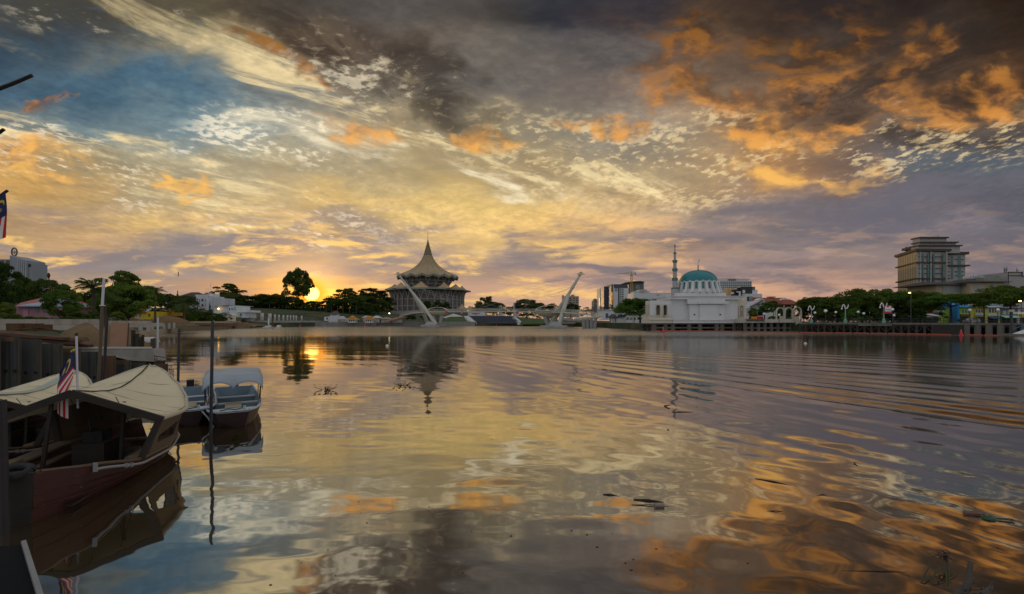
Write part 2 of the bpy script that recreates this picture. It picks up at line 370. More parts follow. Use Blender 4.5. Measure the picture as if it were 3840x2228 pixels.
def hip(mb, x0, x1, y0, y1, z0, z1, ridge=.4, over=.0, axis='x', thick=.15):
    x0 -= over; x1 += over; y0 -= over; y1 += over
    if axis == 'x':
        m = (y0 + y1) / 2; k = (x1 - x0) * (1 - ridge) / 2; r = [(x0 + k, m, z1), (x1 - k, m, z1)]
    else:
        m = (x0 + x1) / 2; k = (y1 - y0) * (1 - ridge) / 2; r = [(m, y0 + k, z1), (m, y1 - k, z1)]
    b = [(x0, y0, z0), (x1, y0, z0), (x1, y1, z0), (x0, y1, z0)]; lo = [(p[0], p[1], z0 - thick) for p in b]
    fs = [(0, 1, 5, 4), (1, 2, 5), (2, 3, 4, 5), (3, 0, 4)] if axis == 'x' else [(0, 1, 4), (1, 2, 5, 4), (2, 3, 5), (3, 0, 4, 5)]
    return mb.add(b + r + lo, fs + [(6 + i, 6 + (i + 1) % 4, (i + 1) % 4, i) for i in range(4)] + [(9, 8, 7, 6)])

def lettering(body, p, size, mat, parent, ext=.01, tilt=0.0, width=None):
    c = bpy.data.curves.new('lettering', 'FONT'); c.body = body; c.size = size; c.extrude = ext
    o = bpy.data.objects.new('lettering_curve', c); col.objects.link(o); bpy.context.view_layer.update()
    me = bpy.data.meshes.new_from_object(o.evaluated_get(bpy.context.evaluated_depsgraph_get())); bpy.data.objects.remove(o); bpy.data.curves.remove(c)
    me.materials.clear(); me.materials.append(mat); q = bpy.data.objects.new('lettering', me); col.objects.link(q); q.parent = parent
    q.rotation_euler = (R(90), tilt, 0); q.location = Vector(p) - wloc(parent)
    if width: w = max(v.co.x for v in me.vertices) - min(v.co.x for v in me.vertices); q.scale.x = width / w
    return q

# ------------------------------------------------------------------ river and land
SHORE = [(-300, 0, -1, 0), (-40, 15.5, -1, .1), (-22, 18.6, -1, .1), (-15.6, 20.4, -1, .1), (-24, 30, -1, 0), (-42, 50, -1, 0), (-72.5, 86, -1, 0), (-96, 129, -1, .1), (-113.5, 198, -1, .2), (-107, 250, -.8, .6), (-90, 262, -.3, 1), (-65, 266, 0, 1), (-3, 276, 0, 1),
         (24, 272, .1, 1), (34, 236, .7, .7), (40, 207, 1, .3), (41, 176, 1, .2), (44, 150, .9, .4), (66, 142, .5, .85), (84, 121, .7, .7), (97, 109, .5, .85), (112, 101, .5, .85), (180, 80, .4, .9), (400, 20, .5, .8), (600, -60, 1, 0),
         (300, -60, .5, -1), (40, -9, 0, -1), (0, -4, 0, -1), (-40, -6, 0, -1), (-300, -30, -1, -.3)]
def hill(x, y):                                   # rise of the land away from the water
    z = 2.15
    def bump(cx, cy, rx, ry, h): return h * math.exp(-(((x - cx) / rx) ** 2 + ((y - cy) / ry) ** 2))
    return z + bump(-95, 440, 110, 110, 11) + bump(-170, 280, 70, 90, 5.5) + bump(-330, 330, 150, 150, 10)
def build_land():
    mb = MB(); P = []
    offs = [(0, None), (0, 0), (4, 0), (10, 0), (22, 1), (40, 1), (70, 1), (110, 1), (160, 1), (220, 1), (320, 1), (480, 1), (900, 1), (3500, 1)]
    sh = []
    n = len(SHORE)
    for i in range(n):
        a, b = SHORE[i], SHORE[(i + 1) % n]; k = max(1, int(math.hypot(b[0] - a[0], b[1] - a[1]) / 14))
        for j in range(k):
            t = j / k; sh.append([a[q] * (1 - t) + b[q] * t for q in range(4)])
    sh.append(sh[0])
    for o, f in offs:
        row = []
        for x, y, ox, oy in sh:
            l = math.hypot(ox, oy) or 1; X, Y = x + ox / l * o, y + oy / l * o
            z = -1.5 if f is None else (2.15 if f == 0 else hill(X, Y) + .25 * math.sin(X * .11) * math.sin(Y * .09))
            if f is not None and x < -10 and 10 < y < 30 and o < 30: z = 1.35 + .02 * o
            elif f is not None and x < -15 and 25 < y < 205 and o < 30: z = .8 + min(1.35, .062 * o)
            row.append((X, Y, z))
        P.append(row)
    mb.grid(P)
    return struct('ground', mb, M('ground soil', (.040, .054, .020), .95, .35, .25, dirt=((.12, .09, .055, 1), .85)), smooth=False)
build_land()

def build_water():
    rs = np.random.RandomState(3)
    inv = np.concatenate([np.linspace(1400, 10, 800), np.linspace(9.5, 5, 6)])      # rows even in the view, near to far
    D = 4760.0 / inv; dD = np.gradient(D)
    D = np.concatenate([[.3, 1.2], D]); dD = np.concatenate([[.2, .05], dD])
    front = np.linspace(-58, 58, 560); back = np.linspace(64, 296, 30)
    A = np.radians(np.concatenate([front, back])); nf = len(A)
    X = D[:, None] * np.sin(A)[None, :]; Y = D[:, None] * np.cos(A)[None, :]
    fwd = (np.arange(nf) < len(front)).astype(float)[None, :]
    Z = np.zeros_like(X); lost = np.zeros_like(X)
    dY = np.broadcast_to(dD[:, None], X.shape); dX = D[:, None] * math.radians(116 / 560) + 0 * X
    def wave(lam, th, slope, ph, win=1.0):
        nonlocal Z, lost
        k = 2 * math.pi / lam; kx, ky = k * math.sin(th), k * math.cos(th)
        # the part of the wave that runs across the sample spacing is kept as shape, the rest as roughness
        rad = np.abs(kx * X + ky * Y) / np.maximum(D[:, None], 1e-3)
        tan = np.abs(kx * Y - ky * X) / np.maximum(D[:, None], 1e-3)
        at_ = np.exp(-((rad * dY) * .55) ** 2 - ((tan * dX) * .55) ** 2)
        s = slope * win
        Z = Z + at_ * s / k * np.sin(kx * X + ky * Y + ph)
        lost = lost + .5 * (s ** 2) * (1 - at_ ** 2)
    def lump(sc_, seed):                          # slow patchiness
        q = np.random.RandomState(seed); o = np.zeros_like(X)
        for _ in range(7):
            a, b, p = q.normal(0, 1 / sc_), q.normal(0, 1.6 / sc_), q.uniform(0, 6.28); o = o + np.sin(a * X + b * Y + p)
        return o / 7 * 1.4
    l1, l2, l3 = lump(9, 1), lump(16, 2), lump(30, 3)
    calm = np.clip(.75 + .55 * l1 + .3 * l2, .25, 1.6)
    near = .50 + .50 / (1 + np.exp(-(D[:, None] - 19) / 3.0)); lee = 1 - .5 * np.exp(-(((X + 8) / 5) ** 2 + ((Y - 9) / 7) ** 2)); calm = calm * near * lee
    for i in range(40):
        lam = .42 * (13 ** rs.uniform(0, 1)); th = rs.normal(0, .34)
        wave(lam, th, .0046 * WAVE * (lam / 1.6) ** -.1, rs.uniform(0, 6.28), calm)
    for i in range(16):
        lam = rs.uniform(.14, .40); wave(lam, rs.normal(.1, .5), .0048 * WAVE, rs.uniform(0, 6.28), np.clip(l1 * 1.2 + l2 + .15, 0, 1.3) * (Y < 60) * near * lee)
    # a passing boat's wash: parallel crests running out to the lower right
    A0 = np.array((-5.9, 45.3)); s1 = (X - A0[0]) * .868 + (Y - A0[1]) * .496; al = (X - A0[0]) * .496 - (Y - A0[1]) * .868
    en = 1 / (1 + np.exp(-(al + 3) / 2.5))
    wob = .5 * l1 + .4 * l2
    for lam, th, slope, c0, w0, w1 in ((1.7, math.atan2(.868, .496), .085, 0, .7, 9.0), (2.3, math.atan2(.868, .496), .06, 0, 1.2, 6.5), (1.9, math.atan2(.80, .60), .07, 6, 4, 13), (2.5, math.atan2(.70, .71), .065, 14, 8, 22), (3.3, math.atan2(.60, .8), .05, 24, 12, 28), (1.4, math.atan2(.90, .43), .027, -4, 3, 3.5), (.9, math.atan2(.84, .54), .014, -9, 4, 4)):
        d0 = s1 - c0 + wob
        win = en * np.where(d0 < 0, np.exp(-(d0 / w0) ** 2), np.exp(-(d0 / w1) ** 2))
        wave(lam, th, slope, 1.1 + 1.1 * l2 + .8 * l1, win * np.clip(1.1 + .5 * l1 + .4 * l3, .4, 1.7))
    # small rings of ripples by the reeds in the corner
    e = np.exp(-(((X - 5.9) / 1.3) ** 2 + ((Y - 5.9) / .9) ** 2))
    for lam, sl, ta in ((.16, .018, .92), (.27, .02, .86), (.43, .022, .97)): wave(lam, math.atan2(ta, .38), sl, .4, e * np.clip(.6 + l1, 0, 1.2))
    # breeze on the far reach
    bz = 1 / (1 + np.exp(-(Y - 88 - 10 * l3) / 5)) * np.clip(.8 + .3 * l2, .4, 1.2)
    rough = np.sqrt(np.clip(1.41 * np.sqrt(lost * .07 + (.05 * bz) ** 2), .0009, .3)) 
    n0, n1 = X.shape
    co = np.stack([X, Y, Z * np.maximum(fwd, .0)], -1).reshape(-1, 3).astype(np.float32)
    i, j = np.meshgrid(np.arange(n0 - 1), np.arange(n1), indexing='ij'); j2 = (j + 1) % n1
    q = np.stack([i * n1 + j, (i + 1) * n1 + j, (i + 1) * n1 + j2, i * n1 + j2], -1).reshape(-1, 4)[:, ::-1]
    me = bpy.data.meshes.new('water'); me.vertices.add(len(co)); me.vertices.foreach_set('co', co.ravel())
    me.loops.add(q.size); me.loops.foreach_set('vertex_index', q.ravel().astype(np.int32))
    me.polygons.add(len(q)); me.polygons.foreach_set('loop_start', np.arange(0, q.size, 4, dtype=np.int32))
    me.polygons.foreach_set('use_smooth', np.ones(len(q), bool)); me.update(calc_edges=True)
    at_ = me.attributes.new('rough', 'FLOAT', 'POINT'); at_.data.foreach_set('value', rough.ravel().astype(np.float32))
    m = bpy.data.materials.new('river water'); m.use_nodes = True; t = NT(m.node_tree); p = m.node_tree.nodes['Principled BSDF']
    an = t.n.new('ShaderNodeAttribute'); an.attribute_name = 'rough'
    t.l.new(an.outputs['Fac'], p.inputs['Roughness'])
    tc = t.n.new('ShaderNodeTexCoord').outputs['Object']
    t.put(p.inputs['Base Color'], t.ramp(t.noise(tc, .15, 5, .6), [(.3, (.028, .019, .008, 1)), (.7, (.042, .030, .013, 1))]))
    p.inputs['IOR'].default_value = WATER_IOR; p.inputs['Specular IOR Level'].default_value = .5
    me.materials.append(m)
    o = bpy.data.objects.new('water', me); col.objects.link(o); tag(o, kind='structure')
WAVE, WATER_IOR = 1.1, 5.6
build_water()
# ------------------------------------------------------------------ trees
G_RAIN = leafmat('rain tree leaves', (.042, .088, .020), (.120, .195, .042), .3)
G_DARK = leafmat('dark broadleaf', (.030, .056, .016), (.082, .120, .032), .25)
G_MID = leafmat('mid broadleaf', (.040, .085, .020), (.125, .200, .042), .3)
G_PALM = leafmat('palm fronds', (.030, .065, .018), (.085, .140, .045), .3)
BARK = M('bark', (.075, .060, .045), .95, .3, 3, streak=4)
BARK_D = M('dark bark', (.045, .037, .030), .95, .3, 3, streak=4)
def leaves(cl, n, size, seed, flat=.5):
    """n leaf faces scattered through the shells of the clumps cl = [(centre, radii)]"""
    q = np.random.RandomState(seed); C = np.array([c for c, r in cl]); Rr = np.array([r for c, r in cl])
    wgt = (Rr[:, 0] * Rr[:, 1]); i = q.choice(len(cl), n, p=wgt / wgt.sum())
    d = q.normal(0, 1, (n, 3)); d /= np.linalg.norm(d, axis=1)[:, None]; d[:, 2] = np.where(q.rand(n) < .72, np.abs(d[:, 2]), d[:, 2])
    p = C[i] + d * Rr[i] * (q.uniform(.45, 1.08, n) ** .6)[:, None]
    nr = d + q.normal(0, flat, (n, 3)); nr /= np.linalg.norm(nr, axis=1)[:, None]
    a = np.cross(nr, q.normal(0, 1, (n, 3))); a /= np.linalg.norm(a, axis=1)[:, None]; b = np.cross(nr, a)
    s = size * q.uniform(.6, 1.3, n)[:, None]
    V = np.stack([p - a * s, p - b * s * .55, p + a * s, p + b * s * .55], 1).reshape(-1, 3)
    return V.tolist(), np.arange(4 * n).reshape(-1, 4).tolist()
CROWN = {}
def crown(kind, var, mat):
    key = (kind, var, mat.name)
    if key in CROWN: return CROWN[key]
    q = random.Random(hash((len(kind), kind[0], var)) & 0xffff if False else sum(map(ord, kind)) * 31 + var)
    cl = []; n, sz = 5200, .040
    if kind == 'umbrella':                        # wide flat spreading layers
        for i in range(110):
            r = math.sqrt(q.random()); t = q.uniform(0, 6.283); rr = r * (.90 + .12 * math.sin(3 * t + var))
            top = .80 * math.sqrt(max(0, 1 - (rr * .97) ** 2)) + .06 * math.sin(5 * t + 2 * var)
            z = max(.04, top + q.uniform(-.42, .08) * (1 if i % 3 else .4)); s = q.uniform(.13, .22)
            cl.append(((rr * math.cos(t), rr * math.sin(t), z), (s, s, q.uniform(.10, .17))))
        n, sz = 17000, .030
    elif kind == 'round':
        for i in range(64):
            z = q.uniform(-1, 1); t = q.uniform(0, 6.283); r = math.sqrt(1 - z * z) * q.uniform(.62, .86); s = q.uniform(.17, .30)
            cl.append(((r * math.cos(t), r * math.sin(t), .5 + z * .40), (s, s, s * .46)))
        n, sz = 13000, .036
    elif kind == 'dome':                          # rounded, widest low down, sky showing through
        for i in range(78):
            z = q.random() ** .8; t = q.uniform(0, 6.283); r = math.sqrt(max(.03, 1 - (z * .98) ** 2)) * (q.uniform(.66, .98) if i % 4 else q.uniform(.1, .6)); s = q.uniform(.13, .23)
            cl.append(((r * math.cos(t), r * math.sin(t), z * .90), (s, s, s * .8)))
        n, sz = 20000, .030
    elif kind == 'loose':                         # open irregular crown with gaps
        for i in range(52):
            z = q.uniform(-.9, 1); t = q.uniform(0, 6.283); r = math.sqrt(max(.02, 1 - z * z)) * q.uniform(.25, .95); s = q.uniform(.13, .27)
            cl.append(((r * math.cos(t), r * math.sin(t), .45 + z * .45 + q.uniform(-.06, .06)), (s, s, s * .42)))
        n, sz = 10000, .036
    elif kind == 'tiered':                        # layered, branches showing between flat pads
        for i in range(64):
            k = q.choice((.1, .28, .46, .62, .78, .92)); r = (1.05 - .55 * k) * math.sqrt(q.random()); t = q.uniform(0, 6.283); s = q.uniform(.13, .24)
            cl.append(((r * math.cos(t), r * math.sin(t), k + q.uniform(-.05, .06)), (s, s, .075)))
        n, sz = 11000, .034
    elif kind == 'bush':
        for i in range(30):
            z = q.uniform(0, 1); t = q.uniform(0, 6.283); r = math.sqrt(1 - z * z) * q.uniform(.4, .85); s = q.uniform(.18, .34)
            cl.append(((r * math.cos(t), r * math.sin(t), z * .78), (s, s, s * .55)))
        n, sz = 7000, .045
    elif kind == 'cone':
        for i in range(34):
            z = q.random(); t = q.uniform(0, 6.283); r = (1 - z) * .8 * q.uniform(.6, 1) + .03
            cl.append(((r * math.cos(t), r * math.sin(t), z * .95), (.20 * (1.25 - z), .20 * (1.25 - z), .09)))
        n, sz = 3000, .05
    mb = MB(); v, f = leaves(cl, n, sz, q.randint(0, 9999)); mb.add(v, f)
    CROWN[key] = (mb.data('crown', mat), cl); return CROWN[key]
TRUNK = {}
def trunk(kind, var, fork, bark, cl, ez):
    key = (kind, var, round(fork, 1), bark.name, round(ez, 1))
    if key in TRUNK: return TRUNK[key]
    q = random.Random(var * 7 + 5); mb = MB()
    # unit: crown radius 1 across, trunk from z 0 (ground) to fork; limbs rise to the clumps; ez = crown height over its radius
    r0 = .032 if kind == 'umbrella' else .036
    mb.tube([(0, 0, -.05), (.01, 0, fork * .5), (0, .01, fork)], [r0 * 1.35, r0, r0 * .9], 8)
    pick = [cl[i] for i in range(0, len(cl), max(1, len(cl) // 9))]
    for c, r in pick:
        e = Vector((c[0] * .85, c[1] * .85, fork + max(.03, c[2] * .8) * ez)); s = Vector((0, 0, fork - .02))
        m = s.lerp(e, .5) + Vector((q.uniform(-.05, .05), q.uniform(-.05, .05), -.04 * ez))
        mb.tube([s, m, e], [r0 * .55, r0 * .34, r0 * .1], 5)
    TRUNK[key] = mb.data('trunk', bark); return TRUNK[key]
def tree(name, label, px, top, d, wpx, kind, var=0, mat=None, bottom=None, group=None, base=None, bark=None, asp=1.0, off=0.0):
    """crown centred on column px, its top at row top, wpx pixels wide, crown bottom at row bottom; stands on the land at distance d"""
    mat = mat or G_MID; x = ax(px, d); z0 = base if base is not None else hill(x, d) - .1
    rad = wpx / 2 / F * d; zt = az_(top, d); zb = az_(bottom, d) if bottom is not None else z0 + (zt - z0) * .35
    zb = max(zb, z0 + .2)
    t = thing(name, label, 'tree' if kind != 'bush' else 'bush', (x, d, z0), 0, group)
    me, cl = crown(kind, var, mat); c = bpy.data.objects.new('crown', me); col.objects.link(c); c.parent = t
    c.location = (0, 0, zb - z0); c.scale = (rad, rad * asp, zt - zb); c.rotation_euler.z = 0
    fork = (zb - z0) / rad + .03
    k = bpy.data.objects.new('trunk', trunk(kind, var, fork, bark or BARK_D, cl, (zt - zb) / rad)); col.objects.link(k); k.parent = t
    k.scale = (rad, rad * asp, rad); k.location.x = off
    return t
PALMM = {}
def palm(name, label, px, top, d, wpx, base_py=None, var=0, lean=.0, group=None, base=None, n=17):
    x = ax(px, d); z0 = base if base is not None else hill(x, d) - .1; rad = wpx / 2 / F * d; zt = az_(top, d)
    hub = zt - rad * .55
    t = thing(name, label, 'palm tree', (x, d, z0), 0, group)
    if var not in PALMM:
        q = random.Random(var + 40); mb = MB(); sp = MB()
        for i in range(n):
            a = 6.283 * i / n + q.uniform(-.2, .2); el = q.uniform(-.15, 1.25); L = q.uniform(.9, 1.1)
            h = Vector((math.cos(a), math.sin(a), 0)); pts = []
            for k in range(9):
                s = k / 8 * L; pts.append(h * (s * math.cos(el) * (1 - .12 * s)) + Vector((0, 0, s * math.sin(el) - .62 * s * s * (1.05 - .3 * math.sin(el)))))
            sp.tube(pts, [.014 * (1 - k / 9) + .003 for k in range(9)], 4)
            side = Vector((-h.y, h.x, 0))
            for k in range(26):
                s = .12 + .86 * k / 25; i0 = min(7, int(s * 8)); p = pts[i0].lerp(pts[i0 + 1], s * 8 - i0); tg = (pts[i0 + 1] - pts[i0]).normalized()
                l = .30 * math.sin(math.pi * min(1, s * .82 + .12)) * q.uniform(.8, 1.1)
                for sg in (-1, 1):
                    e = p + side * sg * l * .75 + tg * l * .55 + Vector((0, 0, -l * q.uniform(.2, .55)))
                    mb.add([p - tg * .014, p + tg * .014, e], [(0, 1, 2)])
        PALMM[var] = (mb.data('fronds', G_PALM), sp.data('frond_ribs', G_PALM))
    for nm, me in zip(('fronds', 'frond_ribs'), PALMM[var]):
        o = bpy.data.objects.new(nm, me); col.objects.link(o); o.parent = t; o.location = (lean, 0, hub - z0); o.scale = (rad,) * 3
    tb = MB(); H = hub - z0
    tb.tube([(0, 0, -.05), (lean * .2, 0, H * .35), (lean * .6, 0, H * .7), (lean, 0, H)], [rad * .085, rad * .06, rad * .05, rad * .05], 8)
    part('trunk', tb, BARK, t, local=True)
    return t
# ------------------------------------------------------------------ far shore: assembly hall, bridge
WHITE = M('white wall', (.70, .70, .69), .8, .05, .6, streak=5, dirt=((.50, .50, .47, 1), .4))
CREAM = M('cream wall', (.62, .56, .44), .8, .08, .6, streak=5, dirt=((.42, .38, .30, 1), .5))
GREYC = M('grey concrete', (.36, .36, .35), .9, .15, .8, streak=4, dirt=((.16, .15, .13, 1), .6), bump=.2)
DKGREY = M('dark grey', (.09, .095, .10), .7, .15, 1)
GLASS = M('blue grey glass', (.05, .07, .09), .12, .15, .5, spec=.8)
DKGLASS = M('dark window glass', (.025, .03, .035), .15, .2, .5, spec=.7)
def assembly_hall():
    d = 450; k = d / F; cx = ax(1604.7, d); z0 = 12.5
    zz = lambda zy: az_(840 + zy / 3.654, d); rr = lambda r: r / 3.654 * k
    T = thing('assembly_hall', 'great round hall with tall gold umbrella roof and spire above the far bank', 'assembly hall', (cx, d, z0))
    GOLD = M('gold roof', (.40, .295, .165), .5, .10, .12, metal=.1, dirt=((.28, .20, .115, 1), .5))
    RIB = M('pale ribs', (.33, .31, .29), .8, .08, .5); EAVE = M('eave edge', (.26, .28, .26), .7, .1, .4)
    HALLW = M('hall wall', (.15, .135, .13), .8, .2, .4, streak=3)  # brownish grey wall colour of the hall
    # umbrella roof: nine-fold pleats, zigzag hem
    prof = [(230, 2), (262, 11), (300, 20), (340, 31), (370, 40), (430, 54), (480, 76), (520, 101), (560, 136), (600, 182), (640, 242), (675, 310), (705, 375), (726, 418)]
    NS = 108; mb = MB(); hem = []
    P = []
    for zy, r in prof:
        f = max(0, (r - 40) / 378); row = []
        for j in range(NS + 1):
            a = 2 * math.pi * j / NS + .0; tri = abs(((j / NS * 18) % 1) * 2 - 1)
            row.append((cx + rr(r) * math.cos(a), d + rr(r) * math.sin(a), zz(zy + (26 * tri - 10) * f * f)))
        P.append(row)
    hem = P[-1]; roof = part('roof', MB().grid(P), GOLD, T)
    e = MB().grid([[Vector(p) + Vector((0, 0, .0)) for p in hem], [Vector((cx + (p[0] - cx) * .985, d + (p[1] - d) * .985, p[2] - 1.9)) for p in hem], [Vector((cx + (p[0] - cx) * .80, d + (p[1] - d) * .80, zz(745))) for p in hem]])
    part('eave', e, EAVE, roof)
    rb = MB()
    for j in range(18):
        a = 2 * math.pi * (j + .0) / 18; rb.tube([(cx + (rr(r) + .1) * math.cos(a), d + (rr(r) + .1) * math.sin(a), zz(zy + 16 * max(0, (r - 40) / 378) ** 2)) for zy, r in prof], .22, 4)
    part('roof_ribs', rb, M('roof rib', (.30, .23, .14), .6, .1, .5), roof)
    cap = MB(); cap.lathe([(rr(57), zz(432)), (rr(58), zz(428)), (rr(43), zz(372)), (rr(42), zz(368))], (cx, d, 0), 18)
    for zy, r in ((360, 39), (340, 33), (318, 26), (295, 20)): cap.lathe([(rr(r) + .25, zz(zy) - .15), (rr(r) + .25, zz(zy) + .15)], (cx, d, 0), 18)
    part('lattice_cap', cap, M('lattice', (.20, .15, .10), .6, .2, 1), roof)
    part('spire', MB().tube([(cx, d, zz(240)), (cx, d, zz(222)), (cx, d, zz(214)), (cx, d, zz(150)), (cx, d, zz(72))], [.5, .55, .28, .22, .1], 6), M('mast steel', (.25, .24, .23), .5, .1, 1), roof)
    # tapering chamber below the roof
    part('chamber', MB().lathe([(rr(330), zz(742)), (rr(235), zz(915))], (cx, d, 0), 36), HALLW, T)
    ga = MB()
    for zy, r in ((790, 318), (835, 292), (875, 268)): ga.lathe([(rr(r), zz(zy)), (rr(r), zz(zy + 10))], (cx, d, 0), 36)
    part('gallery_bands', ga, M('gallery', (.30, .28, .27), .8, .1, .5), T)
    for j in range(36):
        a = 2 * math.pi * (j + .5) / 36; b = 2 * math.pi * (j + (1.45 if j % 2 else -.45)) / 36
        m = MB().beam((cx + rr(352) * math.cos(a), d + rr(352) * math.sin(a), zz(740)), (cx + rr(252) * math.cos(b), d + rr(252) * math.sin(b), zz(908)), .8, .8)
        part('raking_strut', m, RIB, T)
    # lower storey: flat star roof on gothic fans
    po = []
    for j in range(18):
        a = 2 * math.pi * (j + .5) / 18; r = rr(588) if j % 2 == 0 else rr(545); po.append((cx + r * math.cos(a), d + r * math.sin(a)))
    lr = part('lower_roof', MB().prism(po, zz(928), zz(910)), EAVE, T)
    part('drum', MB().lathe([(rr(480), zz(925)), (rr(480), z0 - 2)], (cx, d, 0), 36), HALLW, T)
    bands = MB()
    for zy in (1040, 1130): bands.lathe([(rr(483), zz(zy)), (rr(483), zz(zy + 12))], (cx, d, 0), 36)
    part('floor_bands', bands, RIB, T)
    for j in range(36):
        a = 2 * math.pi * j / 36
        def pt(r, zy, da): return Vector((cx + rr(r) * math.cos(a + da), d + rr(r) * math.sin(a + da), zz(zy)))
        m = MB().beam(pt(492, 1040, 0), (cx + rr(492) * math.cos(a), d + rr(492) * math.sin(a), z0 - 1), .9, .9)
        for sg in (-1, 1):
            m.tube([pt(492, 1060, 0), pt(494, 1010, sg * .02), pt(500, 970, sg * .045), pt(514, 942, sg * .07), pt(535, 926, sg * .0873)], [.42, .42, .40, .38, .34], 5)
        part('fan_column', m, RIB, T)
    for j in range(18):
        a = 2 * math.pi * (j + .5) / 18; r = rr(474); da = .075
        pts = []
        for q in (-1, -.5, 0, .5, 1):
            z_ = zz(1035 - 62 * (1 - abs(q) ** 1.6)); pts.append((cx + (r + .2) * math.cos(a + q * da), d + (r + .2) * math.sin(a + q * da), z_))
        pts += [(cx + (r + .2) * math.cos(a + da), d + (r + .2) * math.sin(a + da), zz(1125)), (cx + (r + .2) * math.cos(a - da), d + (r + .2) * math.sin(a - da), zz(1125))]
        part('window', MB().add(pts, [tuple(range(len(pts)))]), GLASS, T)
    for a, w, h, r in ((-90, 108, 88, 440), (-128, 92, 84, 455), (-52, 92, 84, 455), (-160, 100, 76, 440), (-24, 100, 76, 440), (-8, 60, 62, 480), (90, 100, 84, 440), (140, 100, 80, 440), (40, 100, 80, 440)):
        A = R(a); x, y = cx + rr(r) * math.cos(A), d + rr(r) * math.sin(A); q = rr(w); zb = zz(911)
        b = [(x - q, y - q), (x + q, y - q), (x + q, y + q), (x - q, y + q)]
        part('pavilion_roof', MB().add([(p[0], p[1], zb) for p in b] + [(x + (p[0] - x) * .35, y + (p[1] - y) * .35, zb + rr(h) * .55) for p in b] + [(x, y, zb + rr(h))],
             [(0, 1, 5, 4), (1, 2, 6, 5), (2, 3, 7, 6), (3, 0, 4, 7), (4, 5, 8), (5, 6, 8), (6, 7, 8), (7, 4, 8)]), GOLD, lr)
    # open tent pavilions at the foot
    for px, top, eav, hw, dd, lab in ((1455, 1125, 1155, 36, 400, 'gold tent-roofed pavilion left of the round hall'), (1733, 1139, 1157, 22, 410, 'low gold tent roof right of the round hall'), (1762, 1146, 1160, 26, 395, 'pale tent roof lowest to the right of the hall')):
        x = ax(px, dd); q = hw / F * dd; zt, ze = az_(top, dd), az_(eav, dd); zb = hill(x, dd) - 1
        t = thing('tent_pavilion', lab, 'pavilion', (x, dd, zb))
        P = []
        for s in (0.0, .04, .2, .45, .75, 1.0):
            P.append([(x + q * s * math.cos(2 * math.pi * j / 24), dd + q * s * math.sin(2 * math.pi * j / 24), ze + (zt - ze) * (1 - s) ** 2.0 - (.12 * q * (s ** 3) * abs(math.cos(math.pi * j / 24 * 8)))) for j in range(25)])
        part('roof', MB().grid(P), GOLD, t)
        for j in range(8):
            a = 2 * math.pi * j / 8; part('post', MB().tube([(x + q * .8 * math.cos(a), dd + q * .8 * math.sin(a), zb), (x + q * .8 * math.cos(a), dd + q * .8 * math.sin(a), ze + .8)], .25, 6), RIB, t)
assembly_hall()

